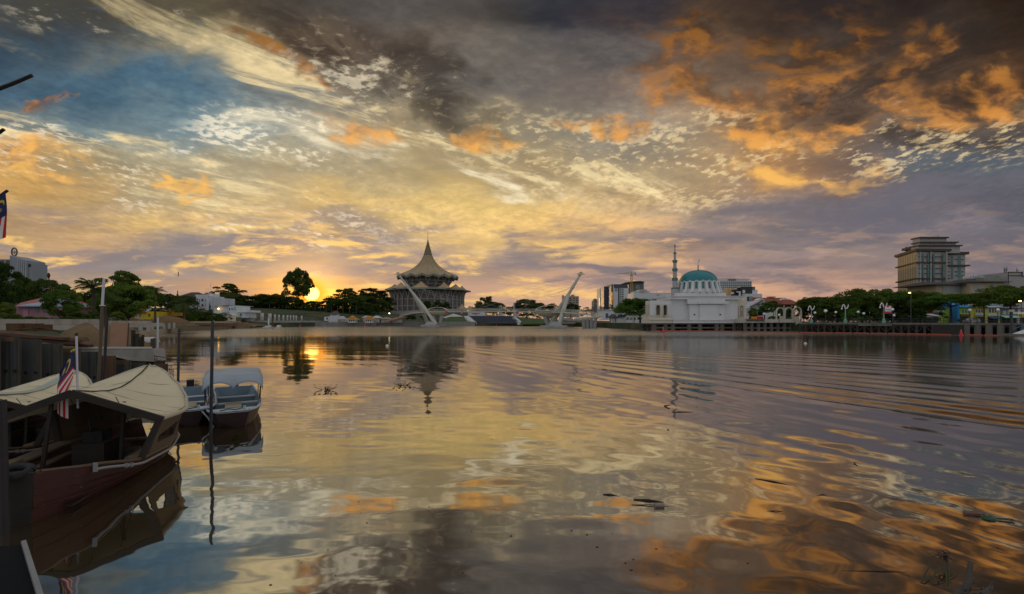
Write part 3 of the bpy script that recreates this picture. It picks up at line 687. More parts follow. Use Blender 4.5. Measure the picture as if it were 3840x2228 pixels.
def bridge():
    STEEL = M('bridge cream steel', (.50, .49, .42), .45, .06, .5, dirt=((.45, .43, .35, 1), .4)); DECK = M('bridge deck', (.19, .185, .16), .7, .1, .6)
    T = thing('foot_bridge', 'curved cable-stayed foot bridge with two leaning cream masts and oval viewing decks', 'bridge', (0, 230, 0))
    # deck centre line in the view: (column, row of deck, distance)
    line = [(1512, 1186, 272), (1532, 1180, 262), (1560, 1173, 254), (1600, 1169, 250), (1650, 1168, 250), (1700, 1168, 251), (1760, 1167, 251), (1820, 1166, 249), (1880, 1166, 244), (1940, 1167, 236), (2000, 1168, 226), (2060, 1168, 213), (2110, 1169, 205), (2160, 1173, 199), (2210, 1178, 196), (2250, 1185, 197)]
    pts = [at(*p) for p in line]
    def offs(i, o):
        t = (pts[min(i + 1, len(pts) - 1)] - pts[max(i - 1, 0)]); t.z = 0; t.normalize(); return pts[i] + Vector((-t.y, t.x, 0)) * o
    L = [offs(i, 2.2) for i in range(len(pts))]; Rt = [offs(i, -2.2) for i in range(len(pts))]
    dk = MB().grid([[p for p in L], [p for p in Rt]]); dk.grid([[p for p in Rt], [p - Vector((0, 0, .55)) for p in Rt]]); dk.grid([[p - Vector((0, 0, .55)) for p in Rt], [p - Vector((0, 0, .55)) for p in L]]); dk.grid([[p - Vector((0, 0, .55)) for p in L], [p for p in L]])
    part('deck', dk, DECK, T)
    for side in (L, Rt):
        m = MB().tube([p - Vector((0, 0, .3)) for p in side], .32, 6); part('edge_girder', m, STEEL, T)
        r = MB()
        for h in (.45, .8, 1.2): r.tube([p + Vector((0, 0, h)) for p in side], .05, 4)
        for i in range(len(side) - 1):
            for k in range(8):
                p = side[i].lerp(side[i + 1], k / 8); r.beam(p, p + Vector((0, 0, 1.25)), .07, .07)
        part('railing', r, STEEL, T)
    def mast(base1, base2, join, apex, d1, d2, dj, da, head, name='mast'):
        b1, b2, j, a = at(*base1, d1), at(*base2, d2), at(*join, dj), at(*apex, da)
        m = MB()
        for b in (b1, b2):
            m.tube([b - Vector((0, 0, 1)), b.lerp(j, .5), j, j.lerp(a, .5) + (b - j).normalized() * .01], [1.05, .98, .72, .55], 8)
        m.tube([j.lerp(a, .3), a], [.8, .38], 8); m.tube([b1.lerp(j, .68), b2.lerp(j, .68)], .35, 6)
        o = part('mast', m, STEEL, T)
        hm = MB(); s = head                       # hornbill head finial
        hm.lathe([(.0, 1.2), (.75, .7), (.85, .1), (.45, -.5)], a + Vector((0, 0, .1)), 8)
        hm.tube([a + Vector((0, 0, .6)), a + Vector((1.3 * s, 0, .75)), a + Vector((2.4 * s, 0, .35))], [.5, .34, .08], 6)
        hm.tube([a + Vector((-.2 * s, 0, 1.1)), a + Vector((.7 * s, 0, 1.45)), a + Vector((1.5 * s, 0, 1.3))], [.4, .35, .1], 6)
        hm.tube([a + Vector((0, 0, .6)), a + Vector((-1.2 * s, 0, .95))], [.4, .08], 6)
        part('hornbill_head', hm, STEEL, o)
        return a, j
    aL, jL = mast((1636, 1211), (1606, 1209), (1547, 1098), (1496, 1032), 246, 258, 250, 250, -1)
    aR, jR = mast((2096, 1213), (2060, 1211), (2133, 1102), (2174, 1033), 201, 212, 206, 206, 1)
    for a, j, ids in ((aL, jL, (6, 7, 8, 9)), (aR, jR, (6, 7, 8, 9, 10, 13, 14))):
        for i in ids:
            for side in (L, Rt): part('cable', MB().tube([j.lerp(a, .25 + .09 * (i % 7)), side[i]], .02, 4), M('cable steel', (.5, .5, .48), .4, .05, 1), T)
    def pod(px, py, d, hw, hup, hdn, slope=0.0):  # oval viewing deck: lower bowl and upper hoop frame
        c = at(px, py, d); a = hw / F * d; b = 4.2; u, lo = hup / F * d, hdn / F * d
        bowl = MB(); P = []
        for s in (0.0, .25, .5, .75, 1.0):
            P.append([(c.x + a * math.cos(s * 1.25) * math.cos(2 * math.pi * j / 32), c.y + b * math.cos(s * 1.25) * math.sin(2 * math.pi * j / 32), c.z - lo * math.sin(s * math.pi / 2) - .0) for j in range(33)])
        bowl.grid(P); o = part('viewing_deck', bowl, M('deck bowl', (.40, .37, .24), .6, .12, .8), T)
        rb = MB()
        for j in range(16):
            t = 2 * math.pi * j / 16; rb.tube([(c.x + (a + .05) * math.cos(s * 1.25) * math.cos(t), c.y + (b + .05) * math.cos(s * 1.25) * math.sin(t), c.z - lo * math.sin(s * math.pi / 2) - .04) for s in (0, .25, .5, .75, 1)], .09, 4)
        rb.tube([(c.x + a * math.cos(2 * math.pi * j / 40), c.y + b * math.sin(2 * math.pi * j / 40), c.z) for j in range(41)], .22, 6)
        part('bowl_ribs', rb, STEEL, o)
        hp = MB()
        for q in (-.75, .0, .75):
            hp.tube([(c.x + a * math.cos(math.pi * j / 16), c.y + b * q * (.35 + .65 * abs(math.cos(math.pi * j / 16))), c.z + u * math.sin(math.pi * j / 16)) for j in range(17)], .16, 6)
        part('hoop_frame', hp, STEEL, o)
        P = [[(c.x + a * .72 * math.cos(math.pi * (j / 12)), c.y + b * q * .5, c.z + u * (.30 + .72 * math.sin(math.pi * j / 12))) for j in range(13)] for q in (-1, -.3, .3, 1)]
        part('canopy', MB().grid(P), M('canopy cream', (.62, .55, .36), .6, .05, .6), o, solid=.12)
        for sx, sy in ((-.45, -.5), (.45, -.5), (-.3, .6), (.3, .6)):
            part('pier', MB().tube([(c.x + sx * 2.2 * (1 if sx < 0 else .8), c.y + sy * 2, -.5), (c.x + sx * a * .85, c.y + sy * b * .6, c.z - lo * .9)], [.75, 1.0], 8), GREYC, T)
    pod(1642, 1169, 250, 41, 16, 14); pod(2064, 1166, 212, 56, 20, 22)
    # the ramp that curls down at the right bank
    rp = [(2250, 1186, 196), (2240, 1190, 190), (2205, 1192, 187), (2165, 1195, 188), (2154, 1199, 192), (2175, 1203, 196), (2210, 1203, 198)]
    q = [at(*p) for p in rp]; m = MB(); m.tube(q, .5, 6); part('ramp', m, STEEL, T)
    r = MB(); r.tube([p + Vector((0, 0, 1.2)) for p in q], .07, 4)
    for i in range(len(q) - 1):
        for k in range(6): p = q[i].lerp(q[i + 1], k / 6); r.beam(p, p + Vector((0, 0, 1.2)), .06, .06)
    part('ramp_railing', r, STEEL, T)
    for px in (2192, 2204, 2216, 2228):
        b = at(px, 1222, 195); part('pier', MB().tube([(b.x, 195, -.6), (b.x + (px - 2210) * .04, 195, az_(1192, 195))], [.8, .8], 8), GREYC, T)
    for b in (at(1622, 1214, 252), at(2078, 1217, 206)):
        part('mast_base', MB().prism([(b.x - 5, b.y - 8), (b.x + 5, b.y - 8), (b.x + 6, b.y + 8), (b.x - 6, b.y + 8)], -1, .9), GREYC, T)
        for s in (-1, 1): part('mast_footing', MB().prism([(b.x - 3, b.y + s * 6 - 2), (b.x + 3, b.y + s * 6 - 2), (b.x + 3, b.y + s * 6 + 2), (b.x - 3, b.y + s * 6 + 2)], .9, 2.6, top=[(b.x - 1.6, b.y + s * 6 - 1.2), (b.x + 1.6, b.y + s * 6 - 1.2), (b.x + 1.6, b.y + s * 6 + 1.2), (b.x - 1.6, b.y + s * 6 + 1.2)]), GREYC, T)
    # small painted boxes hanging at the deck edge
    for px, c, nm in ((1675, (.55, .05, .06), 'red panel'), (1732, (.6, .25, .28), 'pink panel'), (1837, (.6, .22, .08), 'orange panel'), (1940, (.45, .05, .08), 'crimson panel'), (1967, (.62, .40, .42), 'rose panel'), (1994, (.03, .28, .17), 'green panel')):
        dd = 250 if px < 1900 else 232; p = at(px, 1172, dd - 3); part('banner', MB().box(p.x - .55, p.x + .55, p.y - .1, p.y, p.z - .6, p.z + .6), M(nm, c, .6, .05, 1), T)
bridge()

def far_bank():
    # low river wall, stepped seats and lawns in front of the hall
    GR = M('lawn', (.045, .085, .022), .95, .3, .4)
    w = MB(); w.prism([(ax(1410, 262), 262), (ax(1780, 268), 268), (ax(1780, 268), 270), (ax(1410, 262), 264)], -1, 2.6)
    single('river_wall', w, M('pale wall', (.27, .27, .26), .9, .15, .5, streak=3), 'long pale river wall below the round hall', 'wall')
    w = MB(); w.prism([(ax(1160, 246), 246), (ax(1410, 258), 258), (ax(1410, 258), 262), (ax(1160, 246), 250)], -1, 2.3)
    single('quay_wall', w, M('quay stone', (.20, .195, .18), .9, .2, .5, streak=3), 'low quay wall under the two orange-roofed kiosks', 'wall')
    def slope_poly(name, pts, mat, lab, cat, th=.5):
        m = MB(); m.add([at(*p) for p in pts] + [at(*p) - Vector((0, 0, th)) for p in pts], [(0, 1, 2, 3), (7, 6, 5, 4), (0, 4, 5, 1), (1, 5, 6, 2), (2, 6, 7, 3), (3, 7, 4, 0)]); return single(name, m, mat, lab, cat)
    slope_poly('lawn_mound', [(1650, 1209, 272), (1755, 1209, 272), (1738, 1187, 300), (1652, 1189, 300)], GR, 'sloping green lawn under the left viewing deck', 'lawn')
    st = thing('amphitheatre', 'dark blue stepped seating bank flanked by white stairs', 'seating', at(1860, 1210, 275))
    for i in range(12):                           # seat rows
        t = i / 12; a, b = at(1752 + 34 * (1 - t) + 4, 1209 - 25 * t, 274 + 26 * t), at(1946 - 24 * t, 1209 - 25 * t, 274 + 26 * t)
        part('seat_row', MB().box(a.x, b.x, a.y, a.y + 2.4, a.z - .7, a.z + .2), M('seat blue', (.075, .085, .12), .8, .25, .8), st)
    for s, (p0, p1) in enumerate((((1776, 1209), (1746, 1182)), ((1950, 1209), (1920, 1184)))):
        m = MB()
        for i in range(10):
            t = i / 10; a = at(p0[0] + (p1[0] - p0[0]) * t, p0[1] + (p1[1] - p0[1]) * t, 273 + 26 * t); m.box(a.x - 1.6, a.x + 1.8, a.y, a.y + 2.6, a.z - 1.5, a.z)
        part('stair', m, WHITE, st)
    m = MB()
    for i in range(17): p = at(1768 + i * 9, 1186, 301); m.box(p.x - .5, p.x + .5, p.y, p.y + .8, p.z - .6, p.z + .7)
    part('parapet_blocks', m, WHITE, st)
    b = MB(); pbox(b, 1755, 1818, 1169, 1184, 318, 3)
    t = thing('banner_wall', 'white wall with a faded red line of writing behind the seats', 'wall', at(1786, 1184, 318)); part('wall', b, WHITE, t)
    part('red_writing', pbox(MB(), 1770, 1800, 1174, 1176.5, 317.8, .1), M('red print', (.45, .08, .07), .6, .3, 8), t)
    part('red_mark', pbox(MB(), 1779, 1789, 1178, 1180, 317.8, .1), M('red print', (.45, .08, .07)), t)
    slope_poly('stair_ramp', [(1660, 1190, 296), (1700, 1176, 312), (1768, 1196, 300), (1748, 1206, 280)], M('ramp white', (.55, .55, .53), .8, .1, .5), 'wide white stair sweeping down beside the lawn', 'stairs')
    slope_poly('bank_slope', [(1950, 1214, 262), (2040, 1214, 240), (2050, 1196, 262), (1960, 1196, 285)], GR, 'grass bank between seating and right bridge mast', 'lawn')
    # kiosks
    OR = M('orange roof tiles', (.50, .24, .06), .7, .15, 1.2); 
    for px, lab in ((1323, 'kiosk with two-tier orange roof nearer the white hut'), (1386, 'kiosk with two-tier orange roof nearer the bridge')):
        dd = 252; x = ax(px, dd); k = dd / F; z0 = 2.2
        t = thing('kiosk', lab, 'kiosk', (x, dd, z0), group='orange-roofed riverside kiosks')
        part('wall', MB().box(x - 13 * k, x + 13 * k, dd - 2, dd + 2, z0 - .2, az_(1197, dd)), WHITE, t)
        for s in (-8, 0, 8): piece('window', DKGLASS, t, (x + s * k, dd - 2.03, az_(1203, dd)), (4 * k, .08, 6 * k))
        part('roof', hip(MB(), x - 15 * k, x + 15 * k, dd - 2.3, dd + 2.3, az_(1198, dd), az_(1190, dd), .3, .9), OR, t)
        part('upper_roof', hip(MB(), x - 9 * k, x + 9 * k, dd - 1.4, dd + 1.4, az_(1191, dd), az_(1184, dd), .15, .3), OR, t)
    # the white hut with a small dark belvedere
    dd = 252; t = thing('boat_hut', 'white riverside hut with dark-roofed lookout on top', 'hut', at(1253, 1211, dd))
    part('wall', pbox(MB(), 1232, 1268, 1186, 1215, dd, 5), M('hut grey', (.52, .54, .56), .8, .08, .5), t); part('annex', pbox(MB(), 1216, 1232, 1188, 1203, dd + 1, 4), WHITE, t); part('shed', pbox(MB(), 1268, 1296, 1193, 1207, dd + 1, 4), WHITE, t)
    part('lookout', pbox(MB(), 1239, 1264, 1177, 1186, dd + .5, 3.4), WHITE, t); part('roof', hip(MB(), ax(1238, dd), ax(1265, dd), dd + .3, dd + 4, az_(1177, dd), az_(1167, dd), .3, .4), M('dark tiles', (.10, .06, .05), .8, .2, 1), t)
    part('shed_roof', MB().add([at(1267, 1186, dd), at(1290, 1186, dd + 4), at(1299, 1198, dd - .5), at(1267, 1198, dd - .5)], [(0, 1, 2, 3)]), M('tin roof', (.42, .44, .46), .5, .15, .6), t, solid=.15)
    for px in (1244, 1251, 1258): piece('window', DKGLASS, t, (ax(px, dd), dd + .46, az_(1181, dd)), (.6, .1, .8))
    piece('window', DKGLASS, t, (ax(1224, dd), dd + .97, az_(1195, dd)), (.9, .1, .9))
    # small sheds and marquees between kiosks and bridge
    for i, (x0, x1, y0, y1, c, lab) in enumerate(((1362, 1382, 1184, 1199, (.35, .40, .52), 'small blue-grey peaked marquee behind the kiosks'), (1398, 1428, 1184, 1200, (.5, .52, .55), 'white peaked marquee right of the second kiosk'), (1430, 1470, 1190, 1203, (.30, .24, .18), 'brown low market shed right of the kiosks'), (1470, 1512, 1190, 1204, (.24, .20, .16), 'long dark brown shed beside the bridge end'))):
        dd = 262; t = thing('shed', lab, 'shed', (ax((x0 + x1) / 2, dd), dd, 2.1)); q = M('shed roof %d' % i, c, .7, .15, .6)
        part('roof', hip(MB(), ax(x0, dd), ax(x1, dd), dd - 2, dd + 3, az_((y0 * .5 + y1 * .5), dd), az_(y0, dd), .3, .3), q, t)
        part('wall', MB().box(ax(x0 + 2, dd), ax(x1 - 2, dd), dd - 1.6, dd + 2.6, 2.0, az_((y0 + y1) / 2, dd) - .15), M('shed wall', (.38, .36, .33), .9, .2, .5), t)
    slope_poly('ramp_path', [(1442, 1203, 258), (1448, 1206, 256), (1530, 1184, 262), (1520, 1182, 264)], M('earth ramp', (.26, .17, .09), .9, .2, .5), 'narrow earth ramp climbing to the bridge end', 'ramp')
    t = single('terrace_wall', pbox(MB(), 1465, 1560, 1165, 1184, 330, 4), M('terrace grey', (.26, .26, .26), .9, .15, .4), 'grey terrace wall at the foot of the hall', 'wall')  # plain grey wall colour
    for i, px in enumerate((1478, 1368, 1594)):
        pass
    lamp = thing('flood_lamp', 'bright white floodlight low in front of the hall', 'lamp', at(1460, 1187, 300)); p = at(1460, 1175, 300)
    part('pole', MB().tube([(p.x, 300, hill(p.x, 300) - .5), p], .1, 6), DKGREY, lamp)
    part('lamp_head', MB().lathe([(0, -.45), (.4, -.25), (.45, .1), (0, .4)], p, 10), M('lit lamp', (1, .9, .7), .5, .0, 1, emit=((1, .85, .6), 5)), lamp)
far_bank()
# ------------------------------------------------------------------ office towers and hotels behind the right bank
TX = lambda zx: 2200 + zx / 3.818
TY = lambda zy: 900 + zy / 3.818
TZ = lambda zy, d: az_(TY(zy), d)
def tbox(x0, x1, y0, y1, d, dep): return pbox(MB(), TX(x0), TX(x1), TY(y0), TY(y1), d, dep)
def tthing(name, label, cat, x0, x1, d): return thing(name, label, cat, (ax(TX((x0 + x1) / 2), d), d, 2.0))
def twin(t, x0, x1, y0, y1, nx, ny, d, mat, fx=.6, fy=.55, name='window'):
    for i in range(nx):
        for j in range(ny):
            cx, cy = x0 + (x1 - x0) * (i + .5) / nx, y0 + (y1 - y0) * (j + .5) / ny
            piece(name, mat, t, (ax(TX(cx), d), d - .02, TZ(cy, d)), ((x1 - x0) / nx * fx / 3.818 / F * d, .25, (y1 - y0) / ny * fy / 3.818 / F * d))
SUNGLINT = M('painted sunrise glint', (.85, .50, .14), .25, .1, .3, metal=.9)  # sunrise glint put into the gold colour of the tower strips
def city():
    LGREY = M('pale grey cladding', (.50, .52, .56), .7, .06, .3, streak=4); PANEL = M('white cladding', (.66, .67, .70), .6, .05, .3, streak=4)
    NAVY = M('navy glass', (.05, .07, .11), .2, .2, .4, spec=.7); BRN = M('brown grey block', (.20, .18, .19), .8, .1, .3)
    d = 560; t = tthing('office_tower', 'small dark slant-topped tower leftmost of the city skyline', 'tower', 105, 190, d)
    part('wall', tbox(108, 190, 868, 1045, d, 18), BRN, t); part('slant_top', MB().extr([at(TX(112), TY(868), d + 1), at(TX(172), TY(868), d + 1), at(TX(122), TY(838), d + 1)], (0, 14, 0)), BRN, t)
    part('side_wall', tbox(98, 110, 960, 1045, d + 1, 15), BRN, t)
    part('roof_sign', tbox(128, 165, 906, 922, d - .3, .2), M('sign blue white', (.55, .58, .66), .5, .1, 1), t)
    d = 540; t = tthing('office_tower', 'narrow white tower with close rows of square windows', 'tower', 190, 245, d)
    part('wall', tbox(190, 244, 690, 1045, d, 20), PANEL, t); part('upper_front', tbox(205, 232, 683, 725, d - .4, 3), PANEL, t)
    twin(t, 193, 242, 745, 1035, 4, 14, d, DKGLASS, .62, .42); twin(t, 208, 230, 692, 720, 2, 2, d - .4, DKGLASS, .7, .4)
    part('painted_glint_edge', tbox(243, 250, 760, 935, d - .5, 3), SUNGLINT, t, label='tower edge coloured gold for the sunrise glint'); part('painted_glint_edge', tbox(185.5, 190, 830, 940, d + .2, 3), SUNGLINT, t)
    d = 520; t = tthing('office_tower', 'grey tower split into dark glass and pale panels', 'tower', 246, 350, d)
    part('wall', tbox(296, 351, 664, 1040, d, 20), LGREY, t); part('glass_wall', tbox(246, 296, 664, 1040, d - .2, 20), NAVY, t)
    twin(t, 326, 346, 700, 990, 1, 15, d, DKGLASS, .45, .3)
    for x in (296, 318): part('roof_mast', MB().tube([at(TX(x), TY(664), d + 5), at(TX(x), TY(640), d + 5)], .2, 4), DKGREY, t)
    d = 500; t = tthing('office_tower', 'broad white tower with dark crown and column of paired windows', 'tower', 350, 600, d)
    part('wall', tbox(382, 600, 690, 1090, d, 24), PANEL, t); part('dark_crown', tbox(356, 592, 634, 690, d + .6, 23), M('crown dark', (.07, .08, .10), .6, .15, .4), t)
    for x in (386, 596): part('crown_fin', MB().extr([at(TX(x - 5), TY(690), d), at(TX(x + 5), TY(690), d), at(TX(x - 6), TY(630), d), at(TX(x - 12), TY(632), d)], (0, 20, 0)), PANEL, t)
    part('glass_wall', tbox(350, 382, 660, 1060, d + .3, 20), NAVY, t); part('painted_glint_strip', tbox(350, 376, 745, 930, d - .2, .4), SUNGLINT, t, label='glass strip coloured gold for the sunrise glint')
    part('glass_wall', tbox(450, 470, 690, 930, d - .3, .5), NAVY, t); twin(t, 472, 532, 692, 922, 2, 9, d, DKGLASS, .8, .55)
    part('emblem', tbox(404, 440, 690, 735, d - .35, .3), M('emblem grey', (.28, .30, .34), .6, .3, 2), t)
    d = 600; t = tthing('office_block', 'grey glass block under a wide oversailing roof slab behind the crane', 'office block', 520, 830, d)
    part('wall', tbox(600, 818, 606, 880, d, 26), M('slate glass', (.13, .16, .17), .35, .15, .3, spec=.6), t)
    part('wing', tbox(700, 760, 640, 700, d - 1, 2), M('slate light', (.30, .31, .32), .6, .15, .6), t)
    m = MB(); a = [at(TX(x), TY(y), d - 6) for x, y in ((518, 622), (560, 606), (640, 594), (720, 588), (775, 587), (832, 598), (832, 606), (760, 598), (640, 604), (530, 628))]
    part('roof', m.extr(a, (0, 38, 0)), DKGREY, t)
    for j in range(5): part('floor_line', tbox(601, 700, 650 + j * 36, 654 + j * 36, d - .3, .3), M('floor line', (.22, .24, .25), .6, .1, 1), t)
    # tower crane
    d = 580; YEL = M('crane yellow', (.42, .28, .08), .6, .15, 1); t = tthing('tower_crane', 'yellow tower crane rising between the office towers', 'crane', 635, 650, d)
    m = MB(); x = ax(TX(641), d); w = 1.1
    for sx in (-w, w):
        for sy in (-w, w): m.beam((x + sx, d + sy, 2), (x + sx, d + sy, TZ(490, d)), .32)
    zt = TZ(490, d); z = 4
    while z < zt - 3:
        for s in (-1, 1): m.beam((x - w * s, d - w, z), (x + w * s, d - w, z + 2.4), .2); 
        z += 2.6
    part('mast', m, YEL, t)
    j = MB(); za = TZ(486, d); j.beam((ax(TX(424), d), d, za), (ax(TX(640), d), d, za), .35); j.beam((ax(TX(424), d), d, za), (ax(TX(640), d), d, za + 1.6), .25)
    for i in range(20):
        q0, q1 = 424 + i * 10.8, 424 + (i + 1) * 10.8; j.beam((ax(TX(q0), d), d, za), (ax(TX(q1), d), d, za + 1.6 * (i + 1) / 20), .15)
    j.beam((ax(TX(641), d), d, za), (ax(TX(708), d), d, za), .5); part('jib', j, YEL, t)
    part('counterweight', tbox(694, 710, 478, 494, d - .6, 1.2), DKGREY, t); part('cab', tbox(632, 652, 492, 512, d - 1.6, 2.4), YEL, t)
    part('apex', MB().beam((x, d, za), (x - .5, d, TZ(452, d)), .6), YEL, t); part('tie_bar', MB().tube([(x - .5, d, TZ(454, d)), (ax(TX(520), d), d, za + .5)], .1, 4), DKGREY, t); part('tie_bar', MB().tube([(x - .5, d, TZ(454, d)), (ax(TX(700), d), d, za + .5)], .1, 4), DKGREY, t)
    # white hotel slab with rooftop sign drum
    d = 420; t = tthing('hotel_slab', 'long plain white hotel slab left of the minaret', 'hotel', 670, 1210, d)
    part('wall', tbox(670, 1225, 757, 1180, d, 22), PANEL, t); part('roof_block', tbox(680, 900, 735, 757, d + 2, 14), M('teal grey', (.36, .44, .47), .7, .1, .4), t)
    part('roof_block', tbox(745, 870, 712, 740, d + 4, 10), LGREY, t)
    m = MB(); c = at(TX(797), TY(756), d - .4); r = 34 / 3.818 / F * d
    m.extr([(c.x + r * math.cos(math.pi * i / 14), c.y, c.z + r * 1.15 * math.sin(math.pi * i / 14)) for i in range(15)], (0, .3, 0)); part('sign_disc', m, M('sunburst disc', (.46, .38, .34), .7, .25, 2), t)
    lettering('Hilton', at(TX(1002), TY(793), d - .15), 17 / 3.818 / F * d, M('sign slate', (.10, .12, .15), .6, .1, 1), t, ext=.06)
    for x, y in ((1008, 735), (1107, 730), (830, 695), (848, 700)): part('roof_mast', MB().tube([at(TX(x), TY(760), d + 4), at(TX(x), TY(y), d + 4)], .15, 4), DKGREY, t)
    # the tall white hotel behind the dome
    d = 330; t = tthing('hotel_block', 'large white hotel with a grid of dark windows right of the dome', 'hotel', 1860, 2365, d)
    part('wall', tbox(1850, 2365, 588, 1150, d, 22), PANEL, t); part('penthouse', tbox(1870, 2318, 560, 588, d + 3, 14), LGREY, t); part('plant_room', tbox(2040, 2140, 553, 580, d + 2, 8), M('plant grey', (.18, .19, .20), .7, .2, .6), t)
    part('roof_rail', MB().tube([at(TX(1866), TY(550), d + 3), at(TX(2345), TY(563), d + 3)], .12, 4), DKGREY, t)
    twin(t, 1880, 2360, 592, 812, 16, 9, d, GLASS, .72, .5)
    # black and white stacked block
    d = 240; t = tthing('stacked_block', 'black and white stacked modern block right of the dome', 'office block', 2070, 2450, d); BLK = M('black cladding', (.03, .032, .035), .5, .2, .4)
    part('black_upper', tbox(2205, 2370, 668, 800, d, 12), BLK, t); part('black_upper', tbox(2105, 2205, 682, 810, d + 1, 12), BLK, t); part('black_upper', tbox(2070, 2110, 715, 810, d + .5, 10), BLK, t)
    part('white_wing', tbox(2370, 2448, 714, 800, d + .4, 12), PANEL, t); part('slant', MB().extr([at(TX(2370), TY(714), d), at(TX(2414), TY(714), d), at(TX(2412), TY(668), d), at(TX(2385), TY(668), d)], (0, 10, 0)), BRN, t)
    for (x0, x1, y0, y1) in ((2234, 2268, 716, 762), (2070, 2108, 745, 775), (2180, 2206, 735, 800), (2120, 2150, 690, 708), (2150, 2175, 735, 752)): part('white_panel', tbox(x0, x1, y0, y1, d - .3, .4), PANEL, t)
    part('white_lower', tbox(2262, 2512, 770, 905, d - 3, 12), PANEL, t)
    twin(t, 2320, 2376, 818, 868, 1, 3, d - 3, M('louvre white', (.6, .6, .62), .6, .1, 1), .9, .45); part('dark_recess', tbox(2298, 2378, 812, 876, d - 3.1, .2), BLK, t); part('red_panel', tbox(2378, 2512, 822, 890, d - 3.1, .3), M('brick red', (.36, .11, .09), .8, .2, .6), t)
    # low white sheds by the bridge landing
    d = 250; t = tthing('waterfront_shop', 'low white flat-roofed shop left of the spreading tree', 'shop', 215, 380, d)
    part('wall', tbox(215, 382, 1003, 1150, d, 10), PANEL, t); part('dark_door', tbox(272, 308, 1052, 1118, d - .1, .2), NAVY, t); part('roof_edge', tbox(212, 386, 996, 1006, d - .4, 11), LGREY, t)
    d = 200; t = tthing('waterfront_shop', 'white shop with blue awning beneath the spreading tree', 'shop', 440, 870, d)
    part('wall', tbox(450, 880, 1066, 1200, d, 8), WHITE, t); part('awning', tbox(455, 560, 1068, 1100, d - 1.2, 1.2), M('navy awning', (.03, .06, .16), .7, .2, 1), t)
    twin(t, 560, 870, 1100, 1150, 6, 1, d, DKGLASS, .5, .6)
    d = 178; t = tthing('entrance_canopy', 'small white tent canopy with slim legs near the bank', 'canopy', 555, 640, d)
    part('canopy', MB().add([at(TX(550), TY(1138), d), at(TX(690), TY(1138), d), at(TX(690), TY(1138), d + 4), at(TX(550), TY(1138), d + 4), at(TX(620), TY(1118), d + 2)], [(0, 1, 4), (1, 2, 4), (2, 3, 4), (3, 0, 4)]), WHITE, t, solid=.1)
    for x in (556, 684):
        for q in (.2, 3.8): part('leg', MB().tube([at(TX(x), TY(1138), d + q), (ax(TX(x), d), d + q, 2)], .1, 6), WHITE, t)
    d = 190; t = tthing('gate_house', 'little dark-roofed gatehouse with white columns by the landing', 'gatehouse', 330, 430, d)
    part('roof', hip(MB(), ax(TX(322), d), ax(TX(440), d), d - 2, d + 3, TZ(1110, d), TZ(1060, d), .3, .2), M('gate tiles', (.06, .05, .05), .8, .2, 1), t)
    for x in (342, 370, 412, 430): part('column', MB().box(ax(TX(x), d), ax(TX(x), d) + .5, d - 1.6, d - 1.1, 2, TZ(1110, d)), WHITE, t)
    part('wall', tbox(340, 430, 1115, 1180, d + 1, 2), LGREY, t)
    # beige block and far blocks behind the right bridge mast
    Z5 = lambda zx, zy: (1760 + zx / 4.667, 980 + zy / 4.667)
    d = 480; x0, y0 = Z5(1640, 610); x1, y1 = Z5(1918, 760); t = thing('beige_block', 'beige flat-topped block behind the right bridge mast', 'building', (ax((x0 + x1) / 2, d), d, 2))
    BE = M('beige wall', (.40, .32, .25), .85, .1, .3); part('wall', pbox(MB(), x0 + 8, x1, y0, 1190, d, 18), BE, t); part('plant_room', pbox(MB(), Z5(1790, 0)[0], Z5(1840, 0)[0], y0 - 6, y0, d + 3, 8), BE, t)
    part('spike_wall', MB().extr([at(x0, y0 + 16, d), at(x0 + 9, y0 + 16, d), at(x0 + 9, y0 + 6, d), at(x0, y0 - 5, d)], (0, 12, 0)), BE, t)
    for i in range(3):
        for j in range(3): piece('window', DKGLASS, t, (ax(x0 + 26 + i * 11 + (4 if i else 0), d), d - .05, az_(y0 + 8 + j * 8, d)), (1.6 if i else 3.0, .3, 1.1))
    for (a, b, yt, dd, lab) in ((1925, 1946, 1135, 520, 'pale slab block half hidden behind the round tree'), (1870, 1882, 1146, 500, 'slim white building left of the river tree')):
        t = thing('far_block', lab, 'building', (ax((a + b) / 2, dd), dd, 2)); part('wall', pbox(MB(), a, b, yt, 1190, dd, 12), LGREY, t)
        for j in range(4): piece('window', GLASS, t, (ax((a + b) / 2, dd), dd - .05, az_(yt + 5 + j * 6, dd)), ((b - a) * .6 / F * dd, .2, .8))
    d = 230; t = thing('boat_shed', 'long low grey-roofed shed on the bank beside the right bridge pier', 'shed', (ax(2130, d), d, 2))
    part('roof', MB().extr([at(2098, 1199, d), at(2112, 1192, d + 2), at(2140, 1193, d + 2), at(2160, 1203, d), at(2160, 1205, d), at(2098, 1205, d)], (0, 8, 0)), M('shed slate', (.17, .18, .20), .6, .2, .5), t)
    part('wall', pbox(MB(), 2100, 2158, 1205, 1214, d + .3, 7), M('shed ochre', (.32, .26, .18), .8, .2, .5), t)
city()

